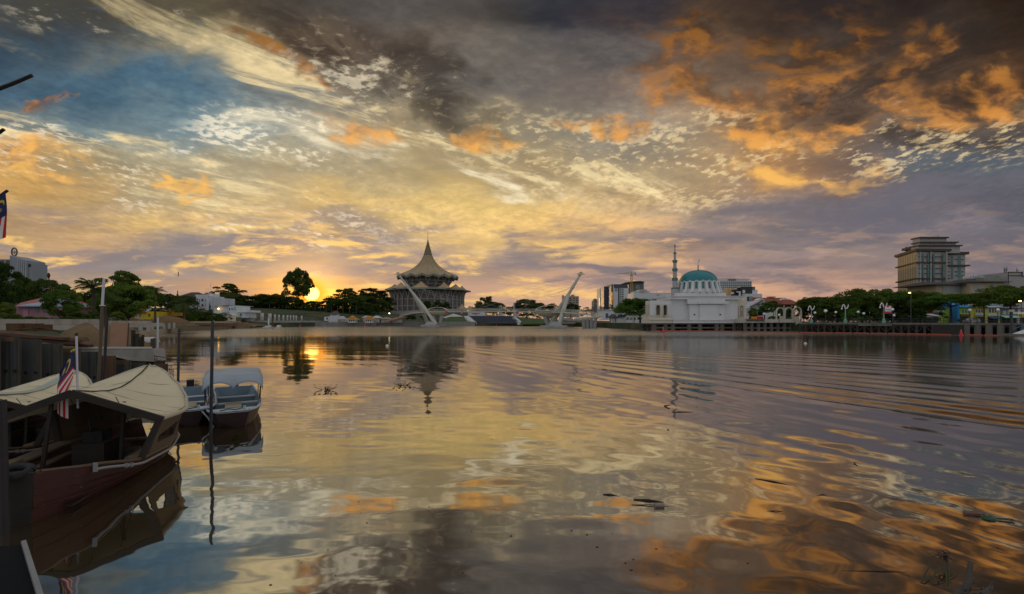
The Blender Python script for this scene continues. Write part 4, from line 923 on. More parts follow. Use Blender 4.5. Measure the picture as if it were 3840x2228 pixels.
# ------------------------------------------------------------------ the mosque on piles
def mosque():
    d = 136.0
    X = lambda zx: ax(TX(zx), d); Z = lambda zy: TZ(zy, d)
    MW = M('mosque white', (.66, .665, .68), .75, .06, .35, streak=6, dirt=((.48, .48, .47, 1), .6)); MC = M('mosque cream', (.62, .57, .48), .75, .05, .35, streak=5, dirt=((.55, .50, .40, 1), .5))
    TEAL = M('teal dome tiles', (.012, .19, .215), .35, .16, 1.2, dirt=((.02, .30, .33, 1), .5), spec=.5); TG = M('teal glass', (.01, .17, .14), .2, .2, 1, spec=.6); TT = M('teal trim', (.10, .20, .19), .6, .1, 1)
    T = thing('mosque', 'white riverside mosque with teal dome and slim minaret standing on piles', 'mosque', (X(1650), d + 6, Z(1190)))
    b = lambda x0, x1, y0, y1, f, dep: MB().box(X(x0), X(x1), d + f, d + f + dep, Z(y1), Z(y0))
    part('prayer_hall', b(1203, 2160, 850, 1150, 0, 12), MW, T); part('cornice', b(1182, 2200, 812, 853, -1.1, 13), MW, T); part('cornice_lip', b(1174, 2208, 804, 813, -1.5, 14), MW, T)
    part('roof_parapet', b(1312, 2008, 756, 806, .4, 11), MW, T)
    part('front_bay', b(1450, 1945, 925, 1150, -1.3, 1.6), MW, T); part('bay_entablature', b(1420, 1958, 853.5, 888, -1.2, 1.6), MW, T); part('bay_cornice', b(1418, 1972, 888, 921, -1.9, 2.2), MW, T); part('centre_cornice', b(1560, 1985, 886, 918, -2.3, 1.0), MW, T)
    part('centre_panel', b(1585, 1840, 928, 1150, -1.75, .6), MW, T)
    for x in (1518, 1884):
        m = MB(); r = .30; c = (X(x), d - 1.33, Z(1080)); m.extr([(c[0] + r * math.cos(math.pi * i / 10), c[1], c[2] + r * 1.5 * math.sin(math.pi * i / 10)) for i in range(11)], (0, .2, 0)); part('lunette', m, DKGLASS, T)
    # plinth with string course
    part('plinth', b(1200, 2150, 1150, 1190, -2.2, 15), MW, T); part('string_course', b(1196, 2154, 1143, 1152, -2.5, 2), MW, T); part('plinth', b(860, 1198, 1112, 1190, -2.0, 7), MC, T); part('plinth_lip', b(852, 1200, 1134, 1146, -2.4, 7.6), MC, T); part('plinth', b(2152, 2266, 1140, 1190, -2.1, 10), MC, T)
    # left arcade
    part('arcade_roof', b(903, 1205, 868, 925, -.6, 5), MW, T); part('arcade_back', b(960, 1203, 925, 1115, 3.2, 1), M('arcade inner', (.50, .42, .31), .8, .1, .4), T)
    for x, w in ((1015, 62), (1115, 55)):
        m = MB(); arch_ring(m, X(x), Z(1112), Z(930 + w * .5), (X(x + w * .5) - X(x - w * .5)) / 2 + .25, .26, d - .75, d - .3); part('arch', m, MC, T)
    for x0, x1 in ((904, 975), (1048, 1084), (1146, 1203)): part('arcade_pier', b(x0, x1, 925, 1113, -.55, .9), MW, T)
    for x, w in ((1015, 66), (1115, 60)): # spandrels above each arch
        m = MB(); x0, x1 = X(x - w / 2 - 8), X(x + w / 2 + 6); r = (X(x + w * .45) - X(x - w * .45)) / 2; zc = Z(932 + w * .45); zt = Z(925)
        pts = [(x0, zt), (x0, zc)] + [(X(x) - r * math.cos(math.pi * i / 10), zc + r * math.sin(math.pi * i / 10)) for i in range(11)] + [(x1, zc), (x1, zt)]
        part('spandrel', m.extr([(p[0], d - .5, p[1]) for p in pts], (0, .7, 0)), MW, T)
    for i in range(2): # side arcade receding at the left end
        y = d + 1.4 + i * 1.9; part('side_pier', MB().box(X(904), X(904) + .6, y, y + 1.1, Z(1113), Z(925)), MC, T)
    for x in (992, 1128): # two figures' worth of dark door leaves in the arcade
        part('doorway', b(x - 8, x + 10, 1000, 1113, 3.0, .2), DKGLASS, T)
    for (x0, x1) in ((862, 1030), (1084, 1200)):
        m = MB()
        n = int((x1 - x0) / 9)
        for i in range(n): xx = X(x0 + (x1 - x0) * (i + .5) / n); m.lathe([(.05, 0), (.09, .18), (.05, .4), (.07, .6)], (xx, d - 1.8, Z(1112)), 6)
        m.box(X(x0), X(x1), d - 1.95, d - 1.65, Z(1112) + .6, Z(1112) + .75); part('balustrade', m, MC, T)
    # right porch with one latticed arch
    part('porch', b(2166, 2302, 866, 1140, .6, 7), MC, T); m = MB(); arch_ring(m, X(2227), Z(1110), Z(965), X(2265) - X(2227), .2, d + .3, d + .7); part('arch', m, MC, T)
    m = MB(); arch(m, X(2193), X(2261), Z(1110), Z(930), d + .50, d + .58); part('arch_recess', m, M('recess', (.30, .25, .20), .9, .1, 1), T)
    m = MB()
    for i in range(4): xx = X(2200 + i * 18); m.tube([(xx, d + .46, Z(1110)), (xx, d + .46, Z(960))], .05, 5)
    for x in (2212, 2243): m.tube([(X(x) + .3 * math.cos(6.283 * i / 12), d + .46, Z(985) + .45 * math.sin(6.283 * i / 12)) for i in range(13)], .05, 5)
    part('lattice', m, MC, T)
    m = MB(); n = 11
    for i in range(n): m.lathe([(.05, 0), (.1, .2), (.05, .42), (.07, .6)], (X(2163 + 100 * (i + .5) / n), d - 1.7, Z(1140)), 6)
    m.box(X(2158), X(2268), d - 1.9, d - 1.5, Z(1140) + .6, Z(1140) + .8); part('balustrade', m, MC, T)
    # drum with buttresses and round-headed teal windows
    k = (d + 6.2) / d; cx, cy = X(1596) * k, d + 6.2; r0, r1, zb, zt = (X(1890) - X(1302)) / 2 * k * .99, (X(1862) - X(1334)) / 2 * k, Z(756) - .4, Z(602)
    zz = lambda zy: az_(TY(zy), d + 4.5)
    dr = part('drum', MB().lathe([(r0, zb - 1.5), (r0, zz(758)), (r1 * .995, zz(600)), (r1 * .9, zz(594))], (cx, cy, 0), 64), MW, T)
    for j in range(20):
        a = 2 * math.pi * (j + .5) / 20 - math.pi / 2
        def pl(r, th, z): return Vector((cx + r * math.cos(th), cy + r * math.sin(th), z))
        hw = .052
        zl, zh = zz(708), zz(612)
        def rr_(z): return r0 + (r1 - r0) * (z - zz(758)) / (zz(600) - zz(758))
        pts = [pl(rr_(zl) + .10, a - hw, zl), pl(rr_(zl) + .10, a + hw, zl)]
        for q in range(9):
            th = math.pi * q / 8; z_ = zh - (.5) + .5 * math.sin(th); pts.append(pl(rr_(z_) + .10, a + hw * math.cos(th), z_))
        part('window', MB().add(pts, [tuple(range(len(pts)))]), TG, dr)
        a2 = a + math.pi / 20
        m = MB(); prof = ((zz(757), .75), (zz(700), .50), (zz(640), .32), (zz(606), .30))
        P = [[pl(rr_(z_) - .1, a2 - .055 - .02 * o, z_), pl(rr_(z_) + o, a2 - .05 - .02 * o, z_), pl(rr_(z_) + o, a2 + .05 + .02 * o, z_), pl(rr_(z_) - .1, a2 + .055 + .02 * o, z_)] for z_, o in prof]
        m.grid(P); part('buttress', m, MW, dr)
        m = MB(); m.tube([pl(rr_(zz(612)) + .16, a + .157 * (q / 6 - .5) * 1.0, zz(612) - .15 + .55 * math.sin(math.pi * q / 6)) for q in range(7)], .16, 6); part('hood', m, MW, dr)
    hz = zz(424) - zz(604); rd = r1 * .985
    prof = [(rd * 1.0, zz(604))] + [(rd * math.cos(math.pi / 2 * i / 14) ** .92 if i < 14 else .02, zz(604) + hz * math.sin(math.pi / 2 * i / 14)) for i in range(1, 15)]
    dm = part('dome', MB().lathe(prof, (cx, cy, 0), 64), TEAL, T, smooth=True)
    zt = zz(424); u = 1 / 3.818 / F * (d + 6.2)
    GD = M('finial metal', (.22, .23, .24), .35, .15, 2, metal=.6)
    part('finial', MB().lathe([(14 * u, zt - .1), (16 * u, zt + 6 * u), (7 * u, zt + 16 * u), (5 * u, zt + 24 * u), (11 * u, zt + 32 * u), (4 * u, zt + 40 * u), (9 * u, zt + 48 * u), (4 * u, zt + 55 * u), (10 * u, zt + 63 * u), (3 * u, zt + 72 * u), (2.5 * u, zt + 118 * u), (.01, zt + 120 * u)], (cx, cy, 0), 12), GD, dm)
    m = MB(); pts = [Vector((cx + 2 * u + 17 * u * math.cos(t), cy, zt + 136 * u + 17 * u * math.sin(t))) for t in [R(-130 + 260 * i / 16) for i in range(17)]]
    m.tube(pts, [(.6 + 3.4 * math.sin(math.pi * i / 16)) * u for i in range(17)], 6); part('crescent', m, GD, dm)
    # minaret
    mx, my = X(1263) * (d + 4.5) / d, d + 4.5; kk = 1.035
    hz = lambda zy: az_(TY(zy), my); w = lambda q: q / 2 / 3.818 / F * my
    mn = part('minaret', MB().lathe([(w(112), hz(830)), (w(112), hz(712)), (w(100), hz(700)), (w(70), hz(690)), (w(70), hz(574)), (w(60), hz(570)), (w(60), hz(440)), (w(50), hz(436)), (w(50), hz(316)), (w(34), hz(312)), (w(34), hz(192)), (w(20), hz(188)), (w(18), hz(100)), (.01, hz(98))], (mx, my, 0), 8), M('minaret stone', (.40, .39, .38), .8, .06, .4, streak=4, dirt=((.38, .37, .35, 1), .5)), T)
    for y0, y1, q in ((546, 582, 88), (410, 446, 78), (290, 320, 72), (180, 197, 44), (684, 712, 108)):
        part('balcony', MB().lathe([(w(q * .74), hz(y1 + 8)), (w(q), hz(y1 - 6)), (w(q), hz(y0 + 4)), (w(q * 1.06), hz(y0 + 3)), (w(q * 1.06), hz(y0)), (w(q * .6), hz(y0))], (mx, my, 0), 8), TT, mn)
    for y, q in ((655, 70), (385, 50)):
        for a in (-112, -68, -22, -158): part('opening', MB().box(-.28, .28, -.06, .06, -.75, .75, 0).add([], []), DKGLASS, mn).matrix_local = Matrix.Translation(Vector((mx + w(q) * .93 * math.cos(R(a)), my + w(q) * .93 * math.sin(R(a)), hz(y))) - Vector(wloc(mn))) @ Matrix.Rotation(R(a + 90), 4, 'Z')
    part('finial', MB().lathe([(w(12), hz(102)), (w(26), hz(88)), (w(24), hz(78)), (w(8), hz(66)), (.01, hz(54))], (mx, my, 0), 10), GD, mn)
    # piles under the platform
    PILE = M('pile concrete', (.13, .12, .10), .95, .25, .8, streak=4, dirt=((.04, .045, .035, 1), .7))
    for row, dy in enumerate((-1.2, 4, 9)):
        for x in (945, 1105, 1208, 1438, 1592, 1828, 1905, 2132, 2250):
            part('pile', MB().box(X(x) - .55, X(x) + .55, d + dy - .5, d + dy + .5, -1.5, Z(1190)), PILE, T)
        part('tie_beam', MB().box(X(905), X(2258), d + dy - .35, d + dy + .35, Z(1266), Z(1246)), PILE, T)
    part('platform', MB().box(X(858), X(2264), d - 1.9, d + 11, Z(1190) - .35, Z(1190) - .004), PILE, T)
mosque()
# ------------------------------------------------------------------ right bank: promenade, wharf, shops, hotel, trees
def right_bank():
    WOOD = M('dark wharf timber', (.050, .043, .035), .95, .35, 1.5, streak=5, dirt=((.11, .10, .08, 1), .6)); CONC = M('stained concrete', (.15, .14, .125), .95, .25, .8, streak=4, dirt=((.05, .05, .04, 1), .7))
    PW = M('promenade wall', (.50, .46, .41), .85, .1, .6, streak=4, dirt=((.28, .26, .22, 1), .6)); GRN = M('lamp post green', (.16, .34, .24), .5, .12, 1); GLB = M('white globe', (.82, .82, .82), .3, .03, 1)
    d = 127.0; z1, z0 = az_(1197, d), az_(1211, d)
    T = thing('promenade', 'pale promenade terrace on dark piles right of the mosque', 'promenade', (ax(2900, d), d, 0))
    part('terrace_wall', MB().box(ax(2796, d), ax(2999, d), d, d + 16, z0, z1), PW, T); part('terrace_lip', MB().box(ax(2794, d), ax(2984, d), d - .5, d + .4, z0 + .1, z0 + .35), PW, T); part('end_block', MB().box(ax(2980, d), ax(3001, d), d - .6, d + 6, z0 - .6, z1 - .1), PW, T)
    m = MB()
    for i in range(17): x = ax(2797 + i * 4.1, d); m.box(x, x + .14, d - .25, d - .05, z1 - .9, z1 + .05)
    part('baluster_row', m, CONC, T)
    for dy in (.5, 7):
        for i in range(9): x = ax(2800 + i * 24.5, d); part('pile', MB().box(x - .35, x + .35, d + dy, d + dy + .7, -1.5, z0), CONC, T)
        part('tie_beam', MB().box(ax(2796, d), ax(2999, d), d + dy + .1, d + dy + .6, az_(1233, d), az_(1228, d)), CONC, T)
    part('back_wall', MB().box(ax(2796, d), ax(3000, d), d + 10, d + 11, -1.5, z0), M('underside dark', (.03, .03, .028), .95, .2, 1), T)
    # three arches
    A = thing('triple_arch', 'row of three cream round arches on the promenade', 'archway', (ax(2960, 121), 121, z1)); dd = 121
    for px, dx_ in ((2928, 0), (2960, .3), (2992, .6)):
        m = MB(); k = dd / F; arch_ring(m, ax(px, dd), z1 - .6, az_(1168.5 - dx_ * 3, dd), 15.2 * k, 1.9 * k, dd, dd + .6); part('arch', m, PW, A)
    for x0, x1 in ((2924, 2942), (2981, 2998)): part('wall_panel', pbox(MB(), x0, x1, 1186, 1199, dd + 2, .3), M('lattice cream', (.50, .45, .34), .8, .2, 3), A)
    # flower-bright stall and red car roof behind the rail
    for x0, x1, c, lab in ((2818, 2840, (.55, .20, .03), 'low orange hoarding behind the promenade rail'), (2841, 2863, (.35, .02, .02), 'low dark red hoarding behind the promenade rail')): single('hoarding', pbox(MB(), x0, x1, 1187, 1199, 136, .4), M('hoarding %d' % x0, c, .7, .15, 1), lab, 'hoarding')
    # wharf
    A0, B0 = Vector((ax(3000, 119), 119, 0)), Vector((ax(3870, 90.5), 90.5, 0)); L = (B0 - A0).length; u = (B0 - A0) / L; nrm = Vector((-u.y, u.x, 0)) * -1; nrm = nrm if nrm.y < 0 else -nrm; ang = math.atan2(u.y, u.x)
    W = thing('wharf', 'dark timber wharf with braced posts along the right bank', 'wharf', A0)
    def wp(s, z, o=0): p = A0 + u * s - nrm * -o; return Vector((p.x, p.y, z))
    zt = 2.42
    part('deck_edge', MB().beam(wp(0, zt - .2), wp(L, zt - .2), .5, .4), CONC, W); part('waling', MB().beam(wp(0, 1.75, -.1), wp(L, 1.75, -.1), .25, .3), WOOD, W)
    m = MB(); m.add([wp(0, zt - .02), wp(L, zt - .02), wp(L, zt - .02, -9), wp(0, zt - .02, -9)], [(0, 1, 2, 3)]); part('deck', m, CONC, W, solid=.04)
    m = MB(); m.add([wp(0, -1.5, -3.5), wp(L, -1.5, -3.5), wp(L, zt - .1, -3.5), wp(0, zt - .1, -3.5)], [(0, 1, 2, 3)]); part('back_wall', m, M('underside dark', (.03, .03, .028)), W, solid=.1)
    fs = lambda px: next(s for s in np.linspace(0, L, 900) if CX + F * (A0 + u * s).x / (A0 + u * s).y >= px)
    s_wall0, s_wall1 = fs(3497), fs(3622); n = 20
    for i in range(n):
        s = s_wall0 * i / (n - 1); part('post', MB().beam(wp(s, -1.2), wp(s, zt + .0), .34, .34), WOOD, W)
        if i < n - 1 and i % 1 == 0:
            s2 = s_wall0 * (i + 1) / (n - 1); part('brace', MB().beam(wp(s if i % 2 else s2, .15, -.25), wp(s2 if i % 2 else s, zt - .5, -.25), .22, .22), WOOD, W)
            part('brace', MB().beam(wp(s2 if i % 2 else s, .15, -1.6), wp(s if i % 2 else s2, zt - .5, -1.6), .22, .22), WOOD, W)
    for px0, px1 in ((3218, 3345),): a, b = fs(px0), fs(px1); part('concrete_deck', MB().beam(wp(a, zt - .45, .2), wp(b, zt - .45, .2), .5, .55), CONC, W)
    part('solid_wall', MB().beam(wp(s_wall0, .45, -.2), wp(s_wall1, .45, -.2), .8, 3.7), M('black wall', (.035, .033, .03), .95, .3, 1, streak=3), W)
    for i in range(6): s = s_wall1 + (L - s_wall1) * (i + .05) / 5.6; part('column', MB().beam(wp(s, -1.2), wp(s, zt - .3), .75, .75), CONC, W)
    r = MB()
    for h in (.5, 1.0): r.tube([wp(0, zt + h, -.6), wp(L, zt + h, -.6)], .04, 5)
    for i in range(48): r.beam(wp(L * i / 47, zt, -.6), wp(L * i / 47, zt + 1.05, -.6), .06)
    part('railing', r, M('rail dark', (.04, .045, .045), .6, .1, 1), W)
    # lamps
    def horn_lamp(px, d, top, lab):
        x = ax(px, d); zt_ = az_(top, d); t = thing('lamp_post', lab, 'lamp post', (x, d, 2.4), group='green lamp posts on the wharf')
        part('base', MB().lathe([(.34, 2.4), (.30, 3.2), (.16, 3.35), (.13, 3.5)], (x, d, 0), 8), GRN, t); part('pole', MB().tube([(x, d, 3.2), (x, d, zt_ - .9)], [.14, .10], 8), GRN, t)
        h = MB(); h.tube([(x, d, zt_ - 1.0), (x - .2, d, zt_ - .2), (x - .45, d, zt_), (x - .75, d, zt_ - .45), (x - .85, d, zt_ - 1.0)], [.11, .12, .12, .10, .05], 6); h.tube([(x + .02, d, zt_ - 1.1), (x + .55, d, zt_ - .8), (x + .72, d, zt_ - .3), (x + .74, d, zt_ + .02)], [.10, .10, .08, .05], 6)
        part('horn', h, GLB, t); part('lamp_head', MB().lathe([(0, -.18), (.16, -.1), (.2, .02), (.05, .15)], (x - .85, d, zt_ - 1.05), 8), GLB, t)
    horn_lamp(3043, 116, 1147, 'green horn-topped lamp post just right of the arches'); horn_lamp(3170, 110, 1142, 'green horn-topped lamp post, middle one of three'); horn_lamp(3314, 104, 1136, 'green horn-topped lamp post carrying the pink banner')
    for i, (px, py, d, lab) in enumerate(((2866, 1177, 126, 'globe lamp left of the three arches'), (2922, 1181, 119, 'globe lamp inside the first cream arch'), (3056, 1173, 118, 'globe lamp beside the first green lamp post'), (3096, 1166, 113, 'largest globe lamp between the first two green posts'), (3134, 1171, 116, 'globe lamp left of the middle green post'), (3218, 1170, 112, 'globe lamp right of the middle green post'), (3239, 1176, 115, 'small globe lamp left of the pink banner'),
                                          (3347, 1160, 103, 'globe lamp touching the pink banner'), (3352, 1183, 110, 'dim globe lamp low below the pink banner'), (3637, 1163, 101, 'globe lamp before the lime green shop'), (3742, 1162, 97, 'globe lamp on a dark post before the grey shop'))):
        x = ax(px, d); z = az_(py, d); r = .30 if i != 3 else .38; t = thing('globe_lamp', lab, 'lamp', (x, d, 2.3), group='white globe lamps on the promenade')
        part('post', MB().tube([(x, d, 2.2), (x, d, z - r)], .07, 6), M('lamp dark', (.03, .05, .045), .6, .1, 1), t); part('globe', MB().lathe([(.02, -r)] + [(r * math.cos(R(a)), r * math.sin(R(a))) for a in range(-75, 90, 15)] + [(.01, r)], (x, d, z), 12), GLB, t, smooth=True)
    # pink banner on the third post
    d = 103.6; t = thing('banner_sign', 'square pink-framed white banner with dark lettering on a lamp post', 'sign', at(3331, 1176, d)); PK = M('banner pink', (.62, .10, .22), .7, .08, 2)
    part('frame', pbox(MB(), 3317, 3344.5, 1146.5, 1175.5, d, .08), PK, t); part('panel', pbox(MB(), 3319.5, 3341.5, 1149, 1168, d - .02, .02), M('banner white', (.72, .76, .78), .6, .05, 2), t); part('red_strip', pbox(MB(), 3317.5, 3344, 1169, 1174.5, d - .015, .01), M('banner red', (.55, .05, .08), .6, .1, 2), t)
    part('dark_triangle', MB().extr([at(3324.5, 1149, d - .03), at(3335, 1149, d - .03), at(3329.7, 1154, d - .03)], (0, .008, 0)), M('banner dark', (.05, .02, .06), .6, .1, 2), t)
    lettering('10 JOM', at(3321.2, 1163.5, d - .03), .36, M('banner ink', (.03, .07, .10), .6, .1, 2), t)
    # floating boom and buoys
    OR = M('orange float', (.30, .06, .025), .6, .2, 1.5)
    bp = [(2434, 1236, 0), (2445, 1241, 0), (2478, 1241.5, 0)], [(2492, 1241.5, 0), (2600, 1242, 0), (2800, 1245, 0), (3000, 1248.5, 0), (3200, 1251, 0), (3400, 1253.5, 0), (3480, 1255.5, 0), (3573, 1258, 0)], [(3622, 1258, 0), (3690, 1259.5, 0), (3746, 1260.5, 0)]
    for q, lab in zip(bp, ('short orange float line at the mosque\'s left corner', 'long orange float line along mosque and wharf', 'short orange float line right of the pointed buoy')):
        pts = []
        for px, py, _ in q: dd = 4760 / (py - 1205); pts.append(Vector((ax(px, dd), dd, 0)))
        t = thing('float_boom', lab, 'boom', pts[0]); k = 0
        for a, b in zip(pts, pts[1:]):
            n = max(1, int((b - a).length / 3))
            for i in range(n):
                p0, p1 = a.lerp(b, i / n), a.lerp(b, (i + .92) / n); part('float', MB().tube([p0 + Vector((0, 0, .05)), p1 + Vector((0, 0, .05))], .20, 7), OR, t)
    RED = M('buoy red', (.55, .03, .035), .4, .08, 2)
    for px, yb, h, lab in ((2487, 1247, 21, 'red pillar buoy at the mosque corner'), (3604, 1259, 22, 'red pointed buoy in front of the wharf'), (1125, 1226, 9, 'small red marker buoy below the rising sun'), (1368, 1224.5, 9, 'small red marker buoy under the second kiosk'), (1594, 1224, 9, 'small red marker buoy by the left bridge mast'), (1862, 1224, 8, 'small red marker buoy below the stepped seats')):
        dd = 4760 / (yb - 1205); x = ax(px, dd); hh = h / F * dd; t = thing('buoy', lab, 'buoy', (x, dd, 0), group='red marker buoys'); w = hh * (.26 if h > 10 else .36)
        part('float', MB().lathe([(w * 1.25, -.1), (w * 1.3, .08 * hh), (w * .95, .16 * hh)], (x, dd, 0), 12), RED, t); part('cone', MB().lathe([(w * .85, .16 * hh), (w * .75, .45 * hh), (w * .45, .72 * hh), (w * .38, .88 * hh), (.01, .9 * hh)], (x, dd, 0), 12), RED, t, smooth=True); part('cap', MB().lathe([(w * .34, .88 * hh), (w * .2, hh), (.01, hh * 1.01)], (x, dd, 0), 8), M('buoy cap', (.6, .25, .2), .5, .1, 1), t)
    # shops
    ZX = lambda q: 3430 + q / 6.146; ZY = lambda q: 1090 + q / 6.146; d = 132.0
    def shop(x0, x1, yr, yw, wall, roof, lab, wins, sign=None, awn=None, kind='slope', dark=True):
        t = thing('shophouse', lab, 'shophouse', (ax(ZX((x0 + x1) / 2), d), d, 2.2)); a, b = ax(ZX(x0), d), ax(ZX(x1), d); zw = az_(ZY(yw), d); zr = az_(ZY(yr), d)
        part('wall', MB().box(a, b - .05, d, d + 9, 2.1, zw), wall, t)
        part('roof', MB().add([(a - .2, d - .7, zw), (b + .15, d - .7, zw), (b + .15, d + 4.5, zr), (a - .2, d + 4.5, zr), (b + .15, d + 9.5, zw), (a - .2, d + 9.5, zw)], [(0, 1, 2, 3), (3, 2, 4, 5), (0, 3, 5), (1, 4, 2)]), roof, t, solid=.12)
        for (wx0, wx1, wy0, wy1) in wins:
            w = part('window', MB().box(ax(ZX(wx0), d), ax(ZX(wx1), d), d - .06, d + .05, az_(ZY(wy1), d), az_(ZY(wy0), d)), DKGLASS, t); n = 3
            for i in range(n + 1): xx = ax(ZX(wx0 + (wx1 - wx0) * i / n), d); part('mullion', MB().box(xx - .06, xx + .06, d - .12, d - .05, az_(ZY(wy1), d), az_(ZY(wy0), d)), WHITE, w)
        if dark: part('shopfront', MB().box(a + .5, b - .5, d - .05, d + .4, 2.15, az_(ZY(598), d)), M('shop dark', (.02, .02, .02), .8, .3, 1), t)
        if sign: part('sign_board', MB().box(ax(ZX(sign[0]), d), ax(ZX(sign[1]), d), d - .3, d - .1, az_(ZY(sign[3]), d), az_(ZY(sign[2]), d)), sign[4], t)
        if awn: part('awning', MB().add([(ax(ZX(awn[0]), d), d - .1, az_(ZY(awn[2]), d)), (ax(ZX(awn[1]), d), d - .1, az_(ZY(awn[2]), d)), (ax(ZX(awn[1]), d), d - 1.6, az_(ZY(awn[3]), d)), (ax(ZX(awn[0]), d), d - 1.6, az_(ZY(awn[3]), d))], [(0, 1, 2, 3)]), awn[4], t, solid=.08)
        return t
    LIME = M('lime wall', (.26, .52, .06), .8, .08, 1); YELW = M('yellow wall', (.60, .48, .04), .8, .08, 1); BLUR = M('blue roof', (.02, .22, .52), .6, .1, 1); TAN = M('tan roof', (.36, .28, .14), .8, .2, 1); GRYW = M('slate wall', (.15, .16, .18), .8, .12, 1); SLT = M('grey roof', (.22, .22, .24), .7, .15, 1)
    shop(1000, 1310, 228, 388, LIME, BLUR, 'lime green shophouse under a bright blue roof', [(1075, 1270, 450, 510)], (1035, 1265, 545, 590, M('maroon board', (.16, .04, .05), .7, .2, 2)))
    shop(1310, 1640, 300, 385, YELW, TAN, 'yellow shophouse with pale blue sign board right of the green one', [(1385, 1575, 435, 505)], (1370, 1580, 520, 566, M('pale blue board', (.35, .48, .60), .7, .15, 3)))
    shop(1640, 1965, 325, 385, M('yellow green wall', (.52, .55, .12), .8, .1, 1), M('pale aqua roof', (.35, .58, .62), .6, .1, 1), 'yellow and teal shophouse with blue shutter', [(1695, 1890, 400, 505)], (1670, 1930, 545, 578, M('white board', (.55, .56, .62), .7, .1, 2)), (1685, 1890, 610, 650, M('blue awning', (.02, .10, .35), .7, .1, 1)))
    shop(1965, 2380, 270, 405, GRYW, SLT, 'slate grey shophouse with arched windows and pale green awning', [(2030, 2090, 460, 550), (2145, 2210, 460, 550)], None, (1955, 2320, 575, 625, M('mint awning', (.30, .62, .38), .7, .08, 1)))
    shop(2380, 2800, 260, 405, WHITE, SLT, 'white shophouse with yellow lower floor at the right edge', [(2450, 2560, 450, 490)], (2400, 2700, 540, 620, M('yellow board', (.55, .38, .03), .7, .1, 2)))
    shop(150, 560, 320, 400, M('faded wall', (.24, .22, .22), .85, .2, 1), M('pink roof', (.34, .16, .17), .8, .15, 1), 'shop with pinkish roof and bright painted panels behind the trees', [(600, 690, 440, 500)])
    t = thing('painted_panels', 'row of bright painted panels on the shop front behind the trees', 'mural', (ax(ZX(370), d), d - 1, 4))
    for i, c in enumerate(((.05, .30, .25), (.55, .06, .04), (.20, .40, .05), (.45, .02, .03), (.42, .38, .20), (.06, .42, .20), (.40, .25, .50))):
        part('panel', MB().box(ax(ZX(205 + i * 47), d), ax(ZX(245 + i * 47), d), d - .5, d - .35, az_(ZY(505), d), az_(ZY(432 - (25 if i == 3 else 0)), d)), M('mural %d' % i, c, .7, .2, 3), t)
    single('blue_column', MB().box(ax(ZX(945), d), ax(ZX(995), d), d - .5, d + 2, 2.2, az_(ZY(335), d)), M('blue column', (.02, .20, .45), .7, .1, 1), 'tall blue painted wall end left of the green shop', 'wall')
    for x0, x1, y0, y1, lab in ((450, 620, 535, 590, 'white market umbrella row under the trees'), (0, 430, 585, 610, 'long white awning low under the dark trees')):
        t = thing('white_awning', lab, 'awning', (ax(ZX((x0 + x1) / 2), 124), 124, 2.3)); dd = 124
        part('canopy', MB().add([(ax(ZX(x0), dd), dd, az_(ZY(y1), dd)), (ax(ZX(x1), dd), dd, az_(ZY(y1), dd)), (ax(ZX(x1), dd), dd + 3, az_(ZY(y0), dd)), (ax(ZX(x0), dd), dd + 3, az_(ZY(y0), dd))], [(0, 1, 2, 3)]), WHITE, t, solid=.1)
        for k in range(4): xx = ax(ZX(x0 + (x1 - x0) * (k + .1) / 3.3), dd); part('leg', MB().tube([(xx, dd + .2, 2.2), (xx, dd + .2, az_(ZY(y1), dd))], .06, 5), CONC, t)
    # parked car
    d = 121.0; x0, x1 = ax(3631, d), ax(3677, d); L_ = x1 - x0; zb = 2.55
    t = thing('parked_car', 'silver hatchback parked in front of the yellow shop', 'car', ((x0 + x1) / 2, d, 2.3)); SIL = M('silver paint', (.42, .43, .46), .3, .05, 1, metal=.3)
    sil = [(0, .25), (.02, .62), (.10, .78), (.30, .86), (.42, 1.34), (.60, 1.46), (.82, 1.40), (.96, .95), (1, .70), (1, .25)]
    part('body', MB().extr([(x0 + L_ * a, d, 2.3 + h) for a, h in sil], (0, 1.7, 0)), SIL, t)
    part('side_window', MB().extr([(x0 + L_ * a, d - .02, 2.3 + h) for a, h in ((.36, .92), (.45, 1.28), (.60, 1.38), (.80, 1.32), (.88, .95))], (0, .03, 0)), DKGLASS, t)
    for a in (.2, .8):
        w = part('wheel', MB().tube([(x0 + L_ * a, d - .03, 2.3 + .31), (x0 + L_ * a, d + .2, 2.3 + .31)], .31, 14), M('tyre', (.02, .02, .02), .9, .1, 1), t); part('rim', MB().tube([(x0 + L_ * a, d - .05, 2.3 + .31), (x0 + L_ * a, d, 2.3 + .31)], .18, 10), SIL, w)
    part('headlight', MB().box(x0 - .02, x0 + .12, d + .1, d + .4, 2.95, 3.1), GLB, t)
    # dark lamp mast and gangway at the right edge
    d = 91; t = thing('lamp_mast', 'dark square lamp mast rising from the water at right', 'lamp post', (ax(3794, d), d, -1)); x = ax(3794, d)
    part('pole', MB().tube([(x, d, -1), (x, d, az_(1166, d))], [.2, .17], 8), M('mast dark blue', (.05, .06, .08), .6, .15, 1), t); part('lamp_head', MB().box(x - .28, x + .28, d - .28, d + .28, az_(1170, d), az_(1161, d)), M('lamp head pale', (.45, .42, .38), .6, .1, 1), t)
    part('arm', MB().beam((x, d, az_(1172, d)), (x + 4, d, az_(1171, d)), .12), GLB, t); part('arm', MB().beam((x, d, az_(1176, d)), (x + 4, d, az_(1176, d)), .12), GLB, t)
    t = thing('gangway', 'sloping white gangway with blue rails at the right edge', 'gangway', at(3825, 1258, 88)); a, b = at(3812, 1254, 88), at(3880, 1230, 88)
    part('ramp', MB().beam(a, b, 1.4, .25), WHITE, t)
